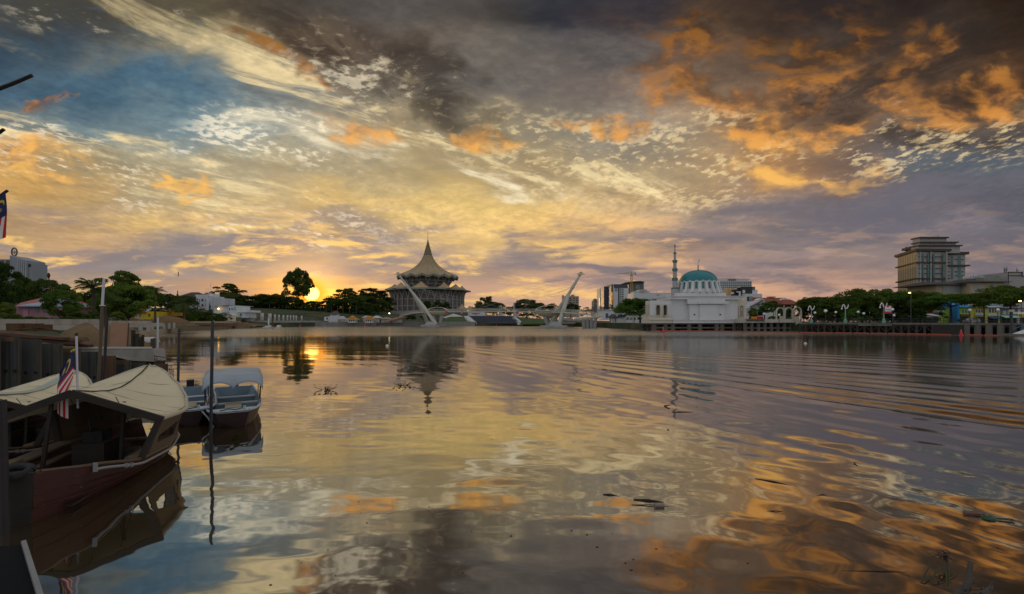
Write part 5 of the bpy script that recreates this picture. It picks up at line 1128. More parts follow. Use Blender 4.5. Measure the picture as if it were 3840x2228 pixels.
    for s in (-.6, .6): part('rail', MB().tube([a + Vector((0, s, 1)), b + Vector((0, s, 1))], .06, 5), M('rail blue', (.03, .14, .25), .5, .1, 1), t)
    part('pontoon', MB().box(ax(3780, 88), ax(3880, 88), 87, 90, -.3, .35), CONC, t)
    # temple roofs
    Q = lambda x: 2780 + x / 8.4; QY = lambda y: 1090 + y / 8.4; d = 175.0; RT = M('red roof tiles', (.24, .075, .045), .8, .2, 1)
    def h2(x0, x1, y0, y1, dd, dep, ridge, mat, t, name='roof'): part(name, hip(MB(), ax(Q(x0), dd), ax(Q(x1), dd), dd, dd + dep, az_(QY(y1), dd), az_(QY(y0), dd), ridge), mat, t)
    t = thing('temple_hall', 'long red-roofed hall with two white dormer gables', 'temple', (ax(Q(1150), d), d, 2)); part('wall', MB().box(ax(Q(680), d), ax(Q(1640), d), d + .5, d + 9, 2, az_(QY(345), d)), WHITE, t); h2(640, 1650, 205, 350, d, 10, .96, RT, t); part('ridge_block', pbox(MB(), Q(885), Q(1080), QY(186), QY(215), d + 4, 2), RT, t)
    for x in (628, 1410):
        m = MB(); c = at(Q(x), QY(310), d - .3); r = 11.5 / F * d
        g = part('dormer', m.extr([(c.x - r, c.y, c.z), (c.x + r, c.y, c.z), (c.x + r, c.y, c.z + .25), (c.x + r * .5, c.y, c.z + r * .55), (c.x, c.y, c.z + r * .75), (c.x - r * .5, c.y, c.z + r * .55), (c.x - r, c.y, c.z + .25)], (0, 3, 0)), WHITE, t)
        part('dormer_window', MB().box(c.x - r * .75, c.x + r * .75, c.y + .1, c.y + .4, c.z - r * .5, c.z - .05), M('dormer blue', (.12, .26, .50), .4, .15, 1), g)
    d = 150; t = thing('temple_pavilion', 'red hip-roofed pavilion behind the third cream arch', 'pavilion', (ax(Q(1550), d), d, 2)); h2(1340, 1900, 262, 425, d, 7, .45, RT, t)
    for x in (1380, 1620, 1850): part('post', MB().tube([(ax(Q(x), d), d + .6, 2), (ax(Q(x), d), d + .6, az_(QY(430), d))], .2, 6), CREAM, t)
    part('wall', MB().box(ax(Q(1400), d), ax(Q(1850), d), d + 3, d + 6, 2, az_(QY(430), d)), M('temple cream', (.42, .36, .28), .8, .15, 1), t)
    d = 158; t = thing('gabled_house', 'white house with steep grey roof beside the mosque porch', 'house', (ax(Q(420), d), d, 2))
    part('wall', MB().extr([at(Q(230), QY(800), d), at(Q(700), QY(800), d), at(Q(745), QY(320), d), at(Q(680), QY(300), d), at(Q(300), QY(530), d), at(Q(230), QY(545), d)], (0, 8, 0)), M('house white', (.46, .50, .56), .8, .1, 1), t)
    part('roof', MB().add([at(Q(290), QY(520), d - .8), at(Q(700), QY(290), d - .8), at(Q(560), QY(300), d + 9), at(Q(205), QY(470), d + 9)], [(0, 1, 2, 3)]), M('brown grey tiles', (.17, .14, .12), .8, .2, 1.2), t, solid=.3)
    for x, y in ((560, 720), (620, 720)): piece('window', DKGLASS, t, at(Q(x), QY(y), d - .02), (1.0, .15, 1.2))
right_bank()

def hotel():
    H = lambda q: 3350 + q / 6.962; HY_ = lambda q: 880 + q / 6.962
    d0 = 230.0; dl = 251.0
    T = thing('riverside_hotel', 'tall cream hotel with dark stepped cornices above the trees', 'hotel', (ax(3480, 235), 236, 2))
    BG = M('hotel beige', (.40, .385, .375), .8, .07, .25, streak=4); PE = M('peach and sun tint', (.47, .385, .27), .8, .07, .25, streak=4); BR = M('cornice brown', (.075, .055, .045), .7, .2, .5); TEA = M('hotel teal glass', (.05, .16, .17), .25, .2, .3, spec=.6); STRIP = M('olive glass', (.115, .115, .07), .35, .2, .3, spec=.5)
    c = Vector((ax(H(605), d0), d0, 0)); l = Vector((ax(H(115), dl), dl, 0)); r = Vector((ax(H(1400), d0 + 1), d0 + 1, 0)); zt = az_(HY_(430), d0)
    back = (l - c)
    part('wall', MB().prism([(c.x, c.y), (r.x, r.y), (r.x + back.x, r.y + back.y), (l.x, l.y)], 2, zt), BG, T)
    # sun-side face: warm sunlight put into a thin peach skin, with arched strips
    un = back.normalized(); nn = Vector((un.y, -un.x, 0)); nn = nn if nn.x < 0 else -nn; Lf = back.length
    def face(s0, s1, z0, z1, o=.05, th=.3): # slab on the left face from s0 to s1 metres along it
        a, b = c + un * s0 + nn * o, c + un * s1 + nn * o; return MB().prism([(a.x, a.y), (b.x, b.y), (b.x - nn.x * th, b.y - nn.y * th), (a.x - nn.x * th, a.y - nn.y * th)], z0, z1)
    part('sun_tint_face', face(.05, Lf - .05, 2, zt - .05, .04, .3), PE, T)
    zz = lambda q: az_(HY_(q), d0)
    for i in range(8):
        s0, s1 = (i + .22) * Lf / 8, (i + .80) * Lf / 8
        part('window_strip', face(s0, s1, 4, zz(762), .10, .2), STRIP, T)
        a, b = c + un * s0 + nn * .10, c + un * s1 + nn * .10; pts = [a + Vector((0, 0, zz(705))), b + Vector((0, 0, zz(705)))]
        for k in range(9): q = k / 8; p = b.lerp(a, q); pts.append(p + Vector((0, 0, zz(560) + 1.3 * math.sin(math.pi * q))))
        part('arched_window', MB().extr(pts, -nn * .2), STRIP, T)
    for q0, q1, o in ((372, 432, 1.3), (402, 445, .7), (712, 745, 1.0), (1130, 1165, .8)):
        m = MB(); a, b = c + nn * o, l + nn * o + un * .8; e = r + Vector((o, 0, 0)); f = o * .9
        pol = [(c.x - f, c.y - f), (e.x, e.y - f), (e.x, e.y + 6), (l.x + 4, l.y + 2), (b.x, b.y)]
        part('cornice', m.prism(pol, zz(q1), zz(q0)), BR, T)
    fw = lambda x0, x1, y0, y1, o=.1, th=.3: MB().box(ax(H(x0), d0), ax(H(x1), d0), d0 - o, d0 - o + th, zz(y1), zz(y0))
    for x0, x1 in ((755, 800), (885, 930), (1035, 1085), (1288, 1332)):
        for y0, y1 in ((510, 700), (780, 1125), (1175, 1380)):
            if y0 == 510: m = MB(); arch(m, ax(H(x0), d0), ax(H(x1), d0), zz(y1), zz(y0 - 15), d0 - .12, d0 + .1); part('window_strip', m, TEA, T)
            else: part('window_strip', fw(x0, x1, y0, y1, .12, .3), TEA, T)
    for y in (578, 880, 1010, 1290):
        for x0, x1 in ((660, 738), (808, 872), (945, 1020), (1095, 1270)): piece('ledge', BR, T, ((ax(H(x0), d0) + ax(H(x1), d0)) / 2, d0 - .15, zz(y)), (ax(H(x1), d0) - ax(H(x0), d0), .35, .35))
    for x in (690, 1380, 965): part('pilaster', fw(x - 14, x + 14, 445, 1400, .45, .6), BG, T)
    # right wing, set back a little
    d1 = 236; z1 = lambda q: az_(HY_(q), d1)
    part('wing', MB().box(ax(H(1420), d1), ax(H(1880), d1), d1, d1 + 20, 2, z1(450)), BG, T); part('wing_cornice', MB().box(ax(H(1415), d1), ax(H(1935), d1), d1 - 1, d1 + 21, z1(520), z1(455)), BR, T); part('wing_cornice', MB().box(ax(H(1415), d1), ax(H(1960), d1), d1 - 1, d1 + 21, z1(828), z1(792)), BR, T)
    for x0, x1 in ((1505, 1560), (1680, 1760)):
        m = MB(); arch(m, ax(H(x0), d1), ax(H(x1), d1), z1(790), z1(560), d1 - .12, d1 + .1); part('window_strip', m, TEA, T); part('window_strip', MB().box(ax(H(x0), d1), ax(H(x1), d1), d1 - .12, d1 + .1, z1(1160), z1(832)), TEA, T)
    for y in (648, 968, 1070):
        for x0, x1 in ((1600, 1670), (1775, 1830), (1425, 1460)): piece('ledge', BR, T, ((ax(H(x0), d1) + ax(H(x1), d1)) / 2, d1 - .15, z1(y)), (ax(H(x1), d1) - ax(H(x0), d1), .35, .3))
    # stepped roof storeys
    for x0, x1, y0, y1, f in ((680, 1390, 90, 215, 5), (690, 1640, 215, 380, 3.5), (640, 1740, 300, 450, 2.5)):
        dd = d0 + f; part('roof_storey', MB().box(ax(H(x0), dd), ax(H(x1), dd), dd, dd + 4, az_(HY_(y1 + 30), dd), az_(HY_(y0), dd)), BG, T)
        part('roof_cornice', MB().box(ax(H(x0 - 18), dd), ax(H(x1 + 25), dd), dd - .9, dd + 4.8, az_(HY_(y0 + 6), dd), az_(HY_(y0 - 26), dd)), BR, T)
    part('roof_sign', MB().box(ax(H(315), 246), ax(H(400), 246), 246, 246.4, az_(HY_(435), 246), az_(HY_(315), 246)), M('roof sign', (.45, .35, .15), .6, .3, 2), T)
    part('roof_plant', MB().box(ax(H(470), 240), ax(H(610), 240), 240, 246, az_(HY_(380), 240), az_(HY_(320), 240)), BR, T); part('roof_mast', MB().tube([(ax(H(1165), 238), 238, az_(HY_(80), 238)), (ax(H(1165), 238), 238, az_(HY_(0), 238))], .1, 4), BR, T)
    # department store
    K = lambda q: 3280 + q / 3.48; KY = lambda q: 860 + q / 3.48; d = 190.0; DKT = M('dark brown tiles', (.055, .045, .04), .8, .2, .6)
    S_ = thing('department_store', 'peach store with dark hip roofs and rooftop letters beside the hotel', 'store', (ax(K(1250), d), d, 2))
    part('low_wall', MB().box(ax(K(800), d + 4), ax(K(1255), d + 4), d + 4, d + 18, 2, az_(KY(722), d + 4)), PE, S_)
    for i in range(9): piece('window', M('pale glass', (.28, .33, .33), .3, .1, 1, spec=.6), S_, at(K(935 + i * 34), KY(775), d + 3.95), (2.2 if i % 3 else 2.9, .3, 3.2))
    part('low_roof', hip(MB(), ax(K(690), d + 3), ax(K(1260), d + 3), d + 2, d + 20, az_(KY(722), d + 3), az_(KY(668), d + 3), .5, .3), DKT, S_)
    part('hall_wall', MB().box(ax(K(1252), d), ax(K(1690), d), d, d + 20, 2, az_(KY(684), d)), PE, S_); part('hall_roof', hip(MB(), ax(K(1215), d), ax(K(1740), d), d - 1.5, d + 22, az_(KY(688), d), az_(KY(634), d), .12, .2), DKT, S_)
    for x0, x1 in ((1300, 1335), (1345, 1385)): part('tall_window', MB().box(ax(K(x0), d), ax(K(x1), d), d - .1, d + .2, az_(KY(800), d), az_(KY(725), d)), M('pale glass', (.28, .33, .33)), S_)
    m = MB(); arch(m, ax(K(1505), d), ax(K(1552), d), az_(KY(768), d), az_(KY(718), d), d - .1, d + .2); part('arched_window', m, M('blue pane', (.06, .20, .28), .3, .2, 1), S_)
    part('roof_block', MB().box(ax(K(1430), d + 14), ax(K(1640), d + 14), d + 14, d + 26, 10, az_(KY(600), d + 14)), M('store green grey', (.25, .28, .25), .8, .1, .5), S_)
    part('sign_frame', MB().extr([at(K(1150), KY(662), d + 12), at(K(1430), KY(632), d + 12), at(K(1430), KY(640), d + 12), at(K(1150), KY(700), d + 12)], (0, 1, 0)), M('sign frame', (.30, .25, .17), .8, .2, 1), S_)
    p, q = at(K(1155), KY(654), d + 11.5), at(K(1430), KY(627), d + 11.5)
    lettering('PARKSON 百盛', p, 45 / 3.48 / F * (d + 11.5) * 1.25, M('letter white', (.60, .62, .62), .5, .05, 1), S_, ext=.15, tilt=-math.atan2(q.z - p.z, q.x - p.x), width=q.x - p.x)
    for x0, x1, y0, y1 in ((1108, 1165, 660, 708), (1285, 1325, 643, 672)): part('blue_tank', pbox(MB(), K(x0), K(x1), KY(y0), KY(y1), d + 9, 3), M('blue tank', (.02, .11, .26), .6, .15, 1), S_)
    B = thing('flat_block', 'beige flat-roofed block with aerials at the right edge', 'building', (ax(K(1800), d), d + 16, 2)); dd = d + 16
    part('wall', MB().box(ax(K(1750), dd), ax(K(2100), dd), dd, dd + 20, 2, az_(KY(560), dd)), BG, B); part('peach_side', MB().extr([at(K(1750), KY(560), dd), at(K(1645), KY(575), dd + 10), at(K(1645), KY(720), dd + 10), at(K(1750), KY(720), dd)], (0, .3, 0)), PE, B)
    part('coping', MB().extr([at(K(1640), KY(571), dd + 10), at(K(1755), KY(554), dd - .3), at(K(2100), KY(554), dd - .3), at(K(2100), KY(562), dd - .3), at(K(1755), KY(562), dd - .3), at(K(1640), KY(579), dd + 10)], (0, .5, 0)), BR, B); part('band', MB().box(ax(K(1750), dd), ax(K(2100), dd), dd - .25, dd, az_(KY(608), dd), az_(KY(600), dd)), BR, B)
    part('sign_board', MB().box(ax(K(1917), dd), ax(K(2100), dd), dd - .5, dd - .3, az_(KY(612), dd), az_(KY(558), dd)), M('teal sign', (.02, .13, .17), .5, .1, 1), B)
    lettering('IS', at(K(1924), KY(604), dd - .6), 5.0, M('letter white', (.6, .62, .62)), B, ext=.05)
    for x, y0 in ((1690, 495), (1700, 505), (1722, 488), (1855, 506)):
        part('aerial', MB().tube([at(K(x), KY(562), dd + 5), at(K(x), KY(y0), dd + 5)], .18, 5), M('aerial grey', (.30, .28, .30), .6, .1, 1), B); part('dish', MB().lathe([(.02, 0), (.5, .3)], at(K(x + 10), KY(y0 + 38), dd + 4), 8), M('aerial grey', (.3, .28, .3)), B)
hotel()

def right_trees():
    g = 'rain trees along the right bank'
    tree('rain_tree', 'large spreading rain tree just left of the mosque', 2400, 1112, 172, 204, 'umbrella', 1, G_RAIN, 1186, base=2.0, asp=.8)
    for px, top, d, w, var, bot, lab in ((3052, 1108, 131, 140, 2, 1166, 'spreading tree right behind the three cream arches'), (3140, 1104, 128, 170, 3, 1172, 'spreading tree behind the largest globe lamp'), (3232, 1078, 126, 210, 4, 1172, 'tallest spreading tree left of the pink banner'),
                                         (3345, 1082, 124, 190, 5, 1172, 'spreading tree right behind the pink banner'), (3452, 1084, 122, 190, 1, 1168, 'spreading tree below the left side of the cream hotel'), (3566, 1096, 113, 215, 2, 1152, 'spreading tree with forked trunk before the shops'), (3690, 1092, 118, 150, 3, 1146, 'spreading tree before the store\'s hip roof'), (3790, 1066, 106, 270, 4, 1150, 'large spreading tree at the right edge')):
        tree('rain_tree', lab, px, top, d, w, 'umbrella', var, G_RAIN, bot, g, base=2.2, asp=.75)
    for px, top, d, w, var, lab in ((3075, 1150, 126, 60, 1, 'dark shrub behind the first green lamp post'), (3120, 1140, 126, 90, 2, 'dark tall shrub behind the globe lamps'), (3200, 1148, 122, 90, 3, 'round bright shrub right of the middle green post'), (3262, 1150, 122, 90, 4, 'dark shrub left of the pink banner'), (3300, 1140, 123, 80, 1, 'dark shrub directly behind the pink banner'), (3400, 1150, 121, 90, 2, 'dark shrub right of the pink banner'), (3455, 1165, 119, 60, 3, 'low dark shrub left of the painted panels')):
        tree('shrub', lab, px, top, d, w, 'bush', var, G_DARK if var != 3 else G_MID, 1204, 'shrubs under the rain trees', base=2.2)
    for px, top, d, w, k, var, lab in ((2822, 1150, 140, 46, 'bush', 1, 'bushy green tree at the mosque porch'), (2868, 1133, 146, 70, 'loose', 2, 'reddish green tree between mosque and arches'), (2900, 1128, 150, 60, 'loose', 3, 'taller loose tree left of the first arch'), (2926, 1150, 140, 50, 'bush', 4, 'shrub seen through the first arch'), (2962, 1152, 142, 40, 'bush', 2, 'shrub seen through the second arch'), (3012, 1135, 140, 60, 'loose', 1, 'small tree right of the third arch'), (2893, 1183, 128, 30, 'bush', 3, 'potted shrub on the promenade before the first arch')):
        tree('garden_tree' if k == 'loose' else 'shrub', lab, px, top, d, w, k, var, G_MID, 1200 if k == 'bush' else 1172, base=2.3)
    for px, top, d, w, var, lab in ((3597, 1196, 116, 22, 1, 'small bright shrub before the green shop'), (3265, 1190, 113, 22, 2, 'small bright shrub left of the banner post')): tree('shrub', lab, px, top, d, w, 'bush', var, G_MID, 1206, base=2.2)
    # two street lamps burning among the leaves
    for px, py, d, lab in ((3825, 1129, 99, 'orange street lamp glowing in the right-edge tree'), (3411, 1098, 114, 'small orange street lamp glowing in the tree tops')):
        p = at(px, py, d); t = thing('street_lamp', lab, 'street lamp', (p.x, d, 2.2)); part('pole', MB().tube([(p.x + .6, d + .3, 2.2), (p.x + .6, d + .3, p.z + .2), (p.x, d, p.z + .1)], .08, 6), DKGREY, t)
        part('lamp_head', MB().lathe([(.02, -.14), (.24, -.06), (.22, .06), (.02, .12)], p, 8), M('sodium lamp', (1, .6, .2), .5, 0, 1, emit=((1, .52, .12), 9)), t)
right_trees()
# ------------------------------------------------------------------ left bank: fort, houses, building site
def left_far():
    Z = lambda q: 560 + q / 3.9375; ZY = lambda q: 960 + q / 3.9375
    FW = M('fort white', (.62, .66, .72), .85, .06, .4, streak=4, dirt=((.42, .44, .46, 1), .5))
    d = 240.0; z0 = 5.0
    B = lambda x0, x1, y0, y1, dd, dep: MB().box(ax(Z(x0), dd), ax(Z(x1), dd), dd, dd + dep, az_(ZY(y1), dd), az_(ZY(y0), dd))
    T = thing('fort', 'white crenellated fort with arched gate on the left bank', 'fort', (ax(Z(850), d), d, z0))
    part('keep', B(685, 862, 592, 960, d, 14), FW, T); part('keep_side', B(862, 890, 592, 960, d + 1.5, 12), FW, T); part('hall', B(890, 1028, 618, 960, d + 4, 14), FW, T); part('turret', B(880, 934, 556, 640, d + 6, 6), FW, T)
    for i in range(9): piece('merlon', FW, T, (ax(Z(690 + i * 21), d), d + .5, az_(ZY(584), d)), (.75, .9, .95))
    for i in range(8): piece('merlon', FW, T, (ax(Z(898 + i * 18), d + 4), d + 4.4, az_(ZY(612), d + 4)), (.7, .9, .85))
    for x, y in ((785, 655), (785, 730)):
        m = MB(); arch(m, ax(Z(x - 14), d), ax(Z(x + 14), d), az_(ZY(y + 17), d), az_(ZY(y - 18), d), d - .06, d + .1); w = part('window', m, DKGLASS, T)
        m = MB(); arch_ring(m, ax(Z(x), d), az_(ZY(y + 17), d), az_(ZY(y - 8), d), 20 / 3.9375 / F * d, .28, d - .14, d + .02); part('frame', m, M('pink trim', (.50, .38, .36), .8, .1, 1), w)
    for x, y in ((742, 660), (830, 660), (742, 732), (828, 732)): piece('loophole', M('slit', (.30, .30, .32), .9, .1, 1), T, at(Z(x), ZY(y), d - .03), (.45, .12, 1.6))
    piece('window', DKGLASS, T, at(Z(914), ZY(680), d + 3.97), (1.4, .15, 1.8))
    m = MB(); arch_ring(m, ax(Z(805), d), az_(ZY(850), d), az_(ZY(798), d), 38 / 3.9375 / F * d, .5, d - .3, d + .05); part('gate_arch', m, M('pink trim', (.5, .38, .36)), T)
    m = MB(); arch(m, ax(Z(772), d), ax(Z(838), d), az_(ZY(850), d), az_(ZY(766), d), d - .2, d - .05); part('gate', m, M('gate brown', (.14, .07, .055), .8, .2, 1), T)
    part('string_course', B(683, 864, 690, 695, d - .15, .2), FW, T)
    for x, y0 in ((906, 400), (868, 470), (838, 475)): part('flagpole', MB().tube([at(Z(x), ZY(590), d + 8), at(Z(x), ZY(y0), d + 8)], .09, 5), WHITE, T)
    for x, y0, lab in ((712, 640, 'slim dark cypress at the left corner of the fort'), (896, 668, 'broad dark cypress at the right corner of the fort')):
        tree('cypress', lab, Z(x), ZY(y0), d - 4, 6 if x == 712 else 15, 'cone', 1 if x == 712 else 2, G_DARK, ZY(835), base=4.5)
    # house with big dark roof
    d = 262; t = thing('roofed_hall', 'large hall with dark brown hip roof left of the fort', 'house', (ax(Z(450), d), d, 4)); DB = M('chocolate tiles', (.07, .045, .038), .85, .2, .5)
    part('wall', B(215, 700, 680, 800, d + 1, 20), FW, t); part('roof', hip(MB(), ax(Z(240), d), ax(Z(700), d), d - 1, d + 24, az_(ZY(668), d), az_(ZY(518), d), .22, 1), DB, t); part('porch_roof', hip(MB(), ax(Z(205), d - 4), ax(Z(450), d - 4), d - 5, d + 12, az_(ZY(680), d - 4), az_(ZY(585), d - 4), .15, .5), DB, t)
    for i in range(5): piece('window', DKGLASS, t, at(Z(240 + i * 80), ZY(725), d + .97), (2.4, .15, 1.6))
    # white two-storey house
    d = 204; t = thing('river_house', 'white two-storey house with open roof terrace by the river', 'house', (ax(Z(1150), d), d, 2.4)); RW = M('house bluish white', (.58, .64, .68), .8, .06, .5, streak=4)
    part('wall', B(950, 1170, 742, 965, d, 10), RW, t); part('front_wing', B(1170, 1300, 736, 920, d - 1.2, 10), RW, t); part('lower_wing', B(1300, 1412, 828, 915, d - 1, 9), RW, t); part('terrace_slab', B(1290, 1442, 800, 832, d - 1.8, 11), WHITE, t)
    part('roof', MB().extr([at(Z(945), ZY(745), d - .8), at(Z(1170), ZY(722), d - .8), at(Z(1310), ZY(730), d - .8), at(Z(1310), ZY(738), d - .8), at(Z(1170), ZY(731), d - .8), at(Z(945), ZY(752), d - .8)], (0, 12, 0)), M('grey sheet roof', (.30, .32, .33), .7, .1, .5), t)
    for x in (1332, 1370, 1404, 1298): part('column', MB().tube([at(Z(x), ZY(752), d - 1), at(Z(x), ZY(802), d - 1)], .28, 7), WHITE, t)
    for x in (1186, 1222): m = MB(); arch(m, ax(Z(x - 7), d - 1.2), ax(Z(x + 7), d - 1.2), az_(ZY(800), d - 1.2), az_(ZY(765), d - 1.2), d - 1.26, d - 1.1); part('window', m, DKGLASS, t)
    piece('window', M('green pane', (.25, .5, .42), .4, .1, 1), t, at(Z(1262), ZY(778), d - 1.25), (1.0, .12, 1.5))
    for x in (1345, 1359): m = MB(); arch(m, ax(Z(x - 5), d - 1), ax(Z(x + 5), d - 1), az_(ZY(885), d - 1), az_(ZY(850), d - 1), d - 1.06, d - .9); part('window', m, DKGLASS, t)
    part('side_garage', B(948, 985, 835, 965, d - .4, 4), RW, t)
    lp = at(Z(1021), ZY(780), d - 1); lt = thing('wall_lamp', 'lit orange wall lamp on the white river house', 'lamp', lp); part('bracket', MB().tube([lp + Vector((0, .9, 0)), lp], .06, 5), DKGREY, lt); part('lamp_head', MB().lathe([(.02, -.35), (.38, 0), (.02, .35)], lp, 8), M('sodium lamp', (1, .6, .2)), lt)
    # gabled hut in front
    d = 196; t = thing('gabled_hut', 'small cream hut with grey gable roof at the water', 'hut', (ax(Z(1110), d), d, 2))
    part('wall', MB().extr([at(Z(980), ZY(965), d), at(Z(1200), ZY(965), d), at(Z(1195), ZY(878), d), at(Z(1100), ZY(842), d), at(Z(985), ZY(880), d)], (0, 7, 0)), CREAM, t)
    part('roof', MB().add([at(Z(965), ZY(882), d - .5), at(Z(1100), ZY(835), d - .5), at(Z(1180), ZY(835), d + 8), at(Z(1030), ZY(878), d + 8)], [(0, 1, 2, 3)]), M('hut slate', (.20, .21, .23), .8, .2, .6), t, solid=.25); part('roof', MB().add([at(Z(1100), ZY(835), d - .5), at(Z(1212), ZY(882), d - .5), at(Z(1275), ZY(878), d + 8), at(Z(1180), ZY(835), d + 8)], [(0, 1, 2, 3)]), M('hut slate', (.2, .21, .23)), t, solid=.25)
    piece('door', M('door brown', (.10, .055, .05), .8, .2, 1), t, at(Z(1060), ZY(925), d - .03), (2.1, .12, 3.2))
    # fence with white pillars and long retaining wall with sheet piling
    w = MB(); w.prism([(ax(Z(1420), 212), 212), (ax(Z(2600), 258), 258), (ax(Z(2600), 258), 262), (ax(Z(1420), 212), 216)], 1, 3.1); t = thing('retaining_wall', 'long grey retaining wall topped by a fence left of the sunrise', 'wall', (ax(Z(1900), 235), 235, 0)); part('wall', w, GREYC, t)
    w = MB(); w.prism([(ax(Z(1560), 214), 213), (ax(Z(2600), 256), 255), (ax(Z(2600), 256), 256), (ax(Z(1560), 214), 214)], -1, 1.5); part('sheet_piling', w, M('rust piling', (.10, .055, .035), .9, .3, .6, streak=4), t)
    for i in range(34):
        s = i / 33; dd = 212 + 44 * s; p = Vector((ax(Z(1560 + 1030 * s), dd), dd - .4, 0)); part('pile_rib', MB().box(p.x - .2, p.x + .2, p.y - .3, p.y + .1, -1, 1.55), M('rust piling', (.10, .055, .035)), t)
    fm = MB()
    for i in range(70): s = i / 69; dd = 212 + 40 * s; p = at(Z(1430 + 1000 * s), ZY(900), dd); fm.beam((p.x, dd + 2, 3), (p.x, dd + 2, 4.9), .08)
    for z in (3.4, 4.7): fm.tube([(ax(Z(1430), 212), 214, z), (ax(Z(2430), 252), 254, z)], .06, 4)
    part('fence_bars', fm, M('fence grey', (.20, .20, .18), .7, .1, 1), t)
    for x, h, w_ in ((1545, 850, 10), (1665, 842, 30), (1780, 850, 32), (1855, 862, 12), (1915, 868, 9), (1980, 872, 12), (2040, 874, 12), (2085, 878, 8), (2130, 878, 10), (2170, 880, 10), (2250, 884, 10)):
        dd = 212 + 40 * (x - 1430) / 1000 + 2; part('pillar', MB().box(ax(Z(x - w_ / 2), dd), ax(Z(x + w_ / 2), dd), dd - .5, dd + .5, 3, az_(ZY(h), dd)), WHITE, t)
    # boats and launch moored below the wall
    d = 190
    for x0, x1, y, lab in ((1680, 1840, 1030, 'small pale moored launch below the retaining wall'), (1870, 1960, 1030, 'small white moored boat right of the pale launch')):
        t = thing('moored_launch', lab, 'boat', (ax(Z((x0 + x1) / 2), d), d, 0)); a, b = ax(Z(x0), d), ax(Z(x1), d)
        P = [[(a + (b - a) * s, d - .9 * math.sin(math.pi * min(1, .15 + s)) * k, z) for s in (0, .2, .5, .8, 1)] for k, z in ((.6, -.2), (1, .55), (-1, .55), (-.6, -.2))]; part('hull', MB().grid(P), WHITE, t); part('cabin', MB().box(a + (b - a) * .25, a + (b - a) * .7, d - .5, d + .5, .5, 1.2), WHITE, t); part('deck', MB().box(a + .1, b - .1, d - .6, d + .6, .45, .52), GREYC, t)
    for x, y0, lab, c in ((1762, 915, 'tall white mooring pile by the pale launch', WHITE), (1820, 885, 'tall rusty mooring pile right of the white one', M('rust piling', (.1, .055, .035)))):
        dd = 192; single('mooring_pile', MB().tube([(ax(Z(x), dd), dd, -1), (ax(Z(x), dd), dd, az_(ZY(y0), dd))], .3, 8), c, lab, 'pile', group='far mooring piles')
    t = thing('jetty_shed', 'low tin-roofed jetty shed by the river house', 'shed', at(Z(1450), ZY(940), 206)); d = 206
    part('roof', MB().extr([at(Z(1400), ZY(905), d), at(Z(1440), ZY(893), d), at(Z(1480), ZY(896), d), at(Z(1510), ZY(918), d), at(Z(1505), ZY(922), d), at(Z(1400), ZY(912), d)], (0, 4, 0)), M('tin roof', (.42, .44, .46)), t); part('wall', B(1405, 1500, 912, 955, d + .5, 3), M('shed wall', (.38, .36, .33)), t)
    single('landing_ramp', MB().add([at(Z(1290), ZY(970), 208), at(Z(1440), ZY(985), 205), at(Z(1580), ZY(1025), 196), at(Z(1560), ZY(1035), 193), at(Z(1290), ZY(1010), 200)], [(0, 1, 2, 3, 4)]), GREYC, 'sloping grey concrete landing ramp below the river house', 'ramp', solid=.4)
    single('gate_tower', B(1262, 1300, 905, 1010, 200, 3), M('grey green hut', (.12, .13, .12), .8, .2, 1), 'narrow dark sluice box at the top of the landing ramp', 'hut')
left_far()

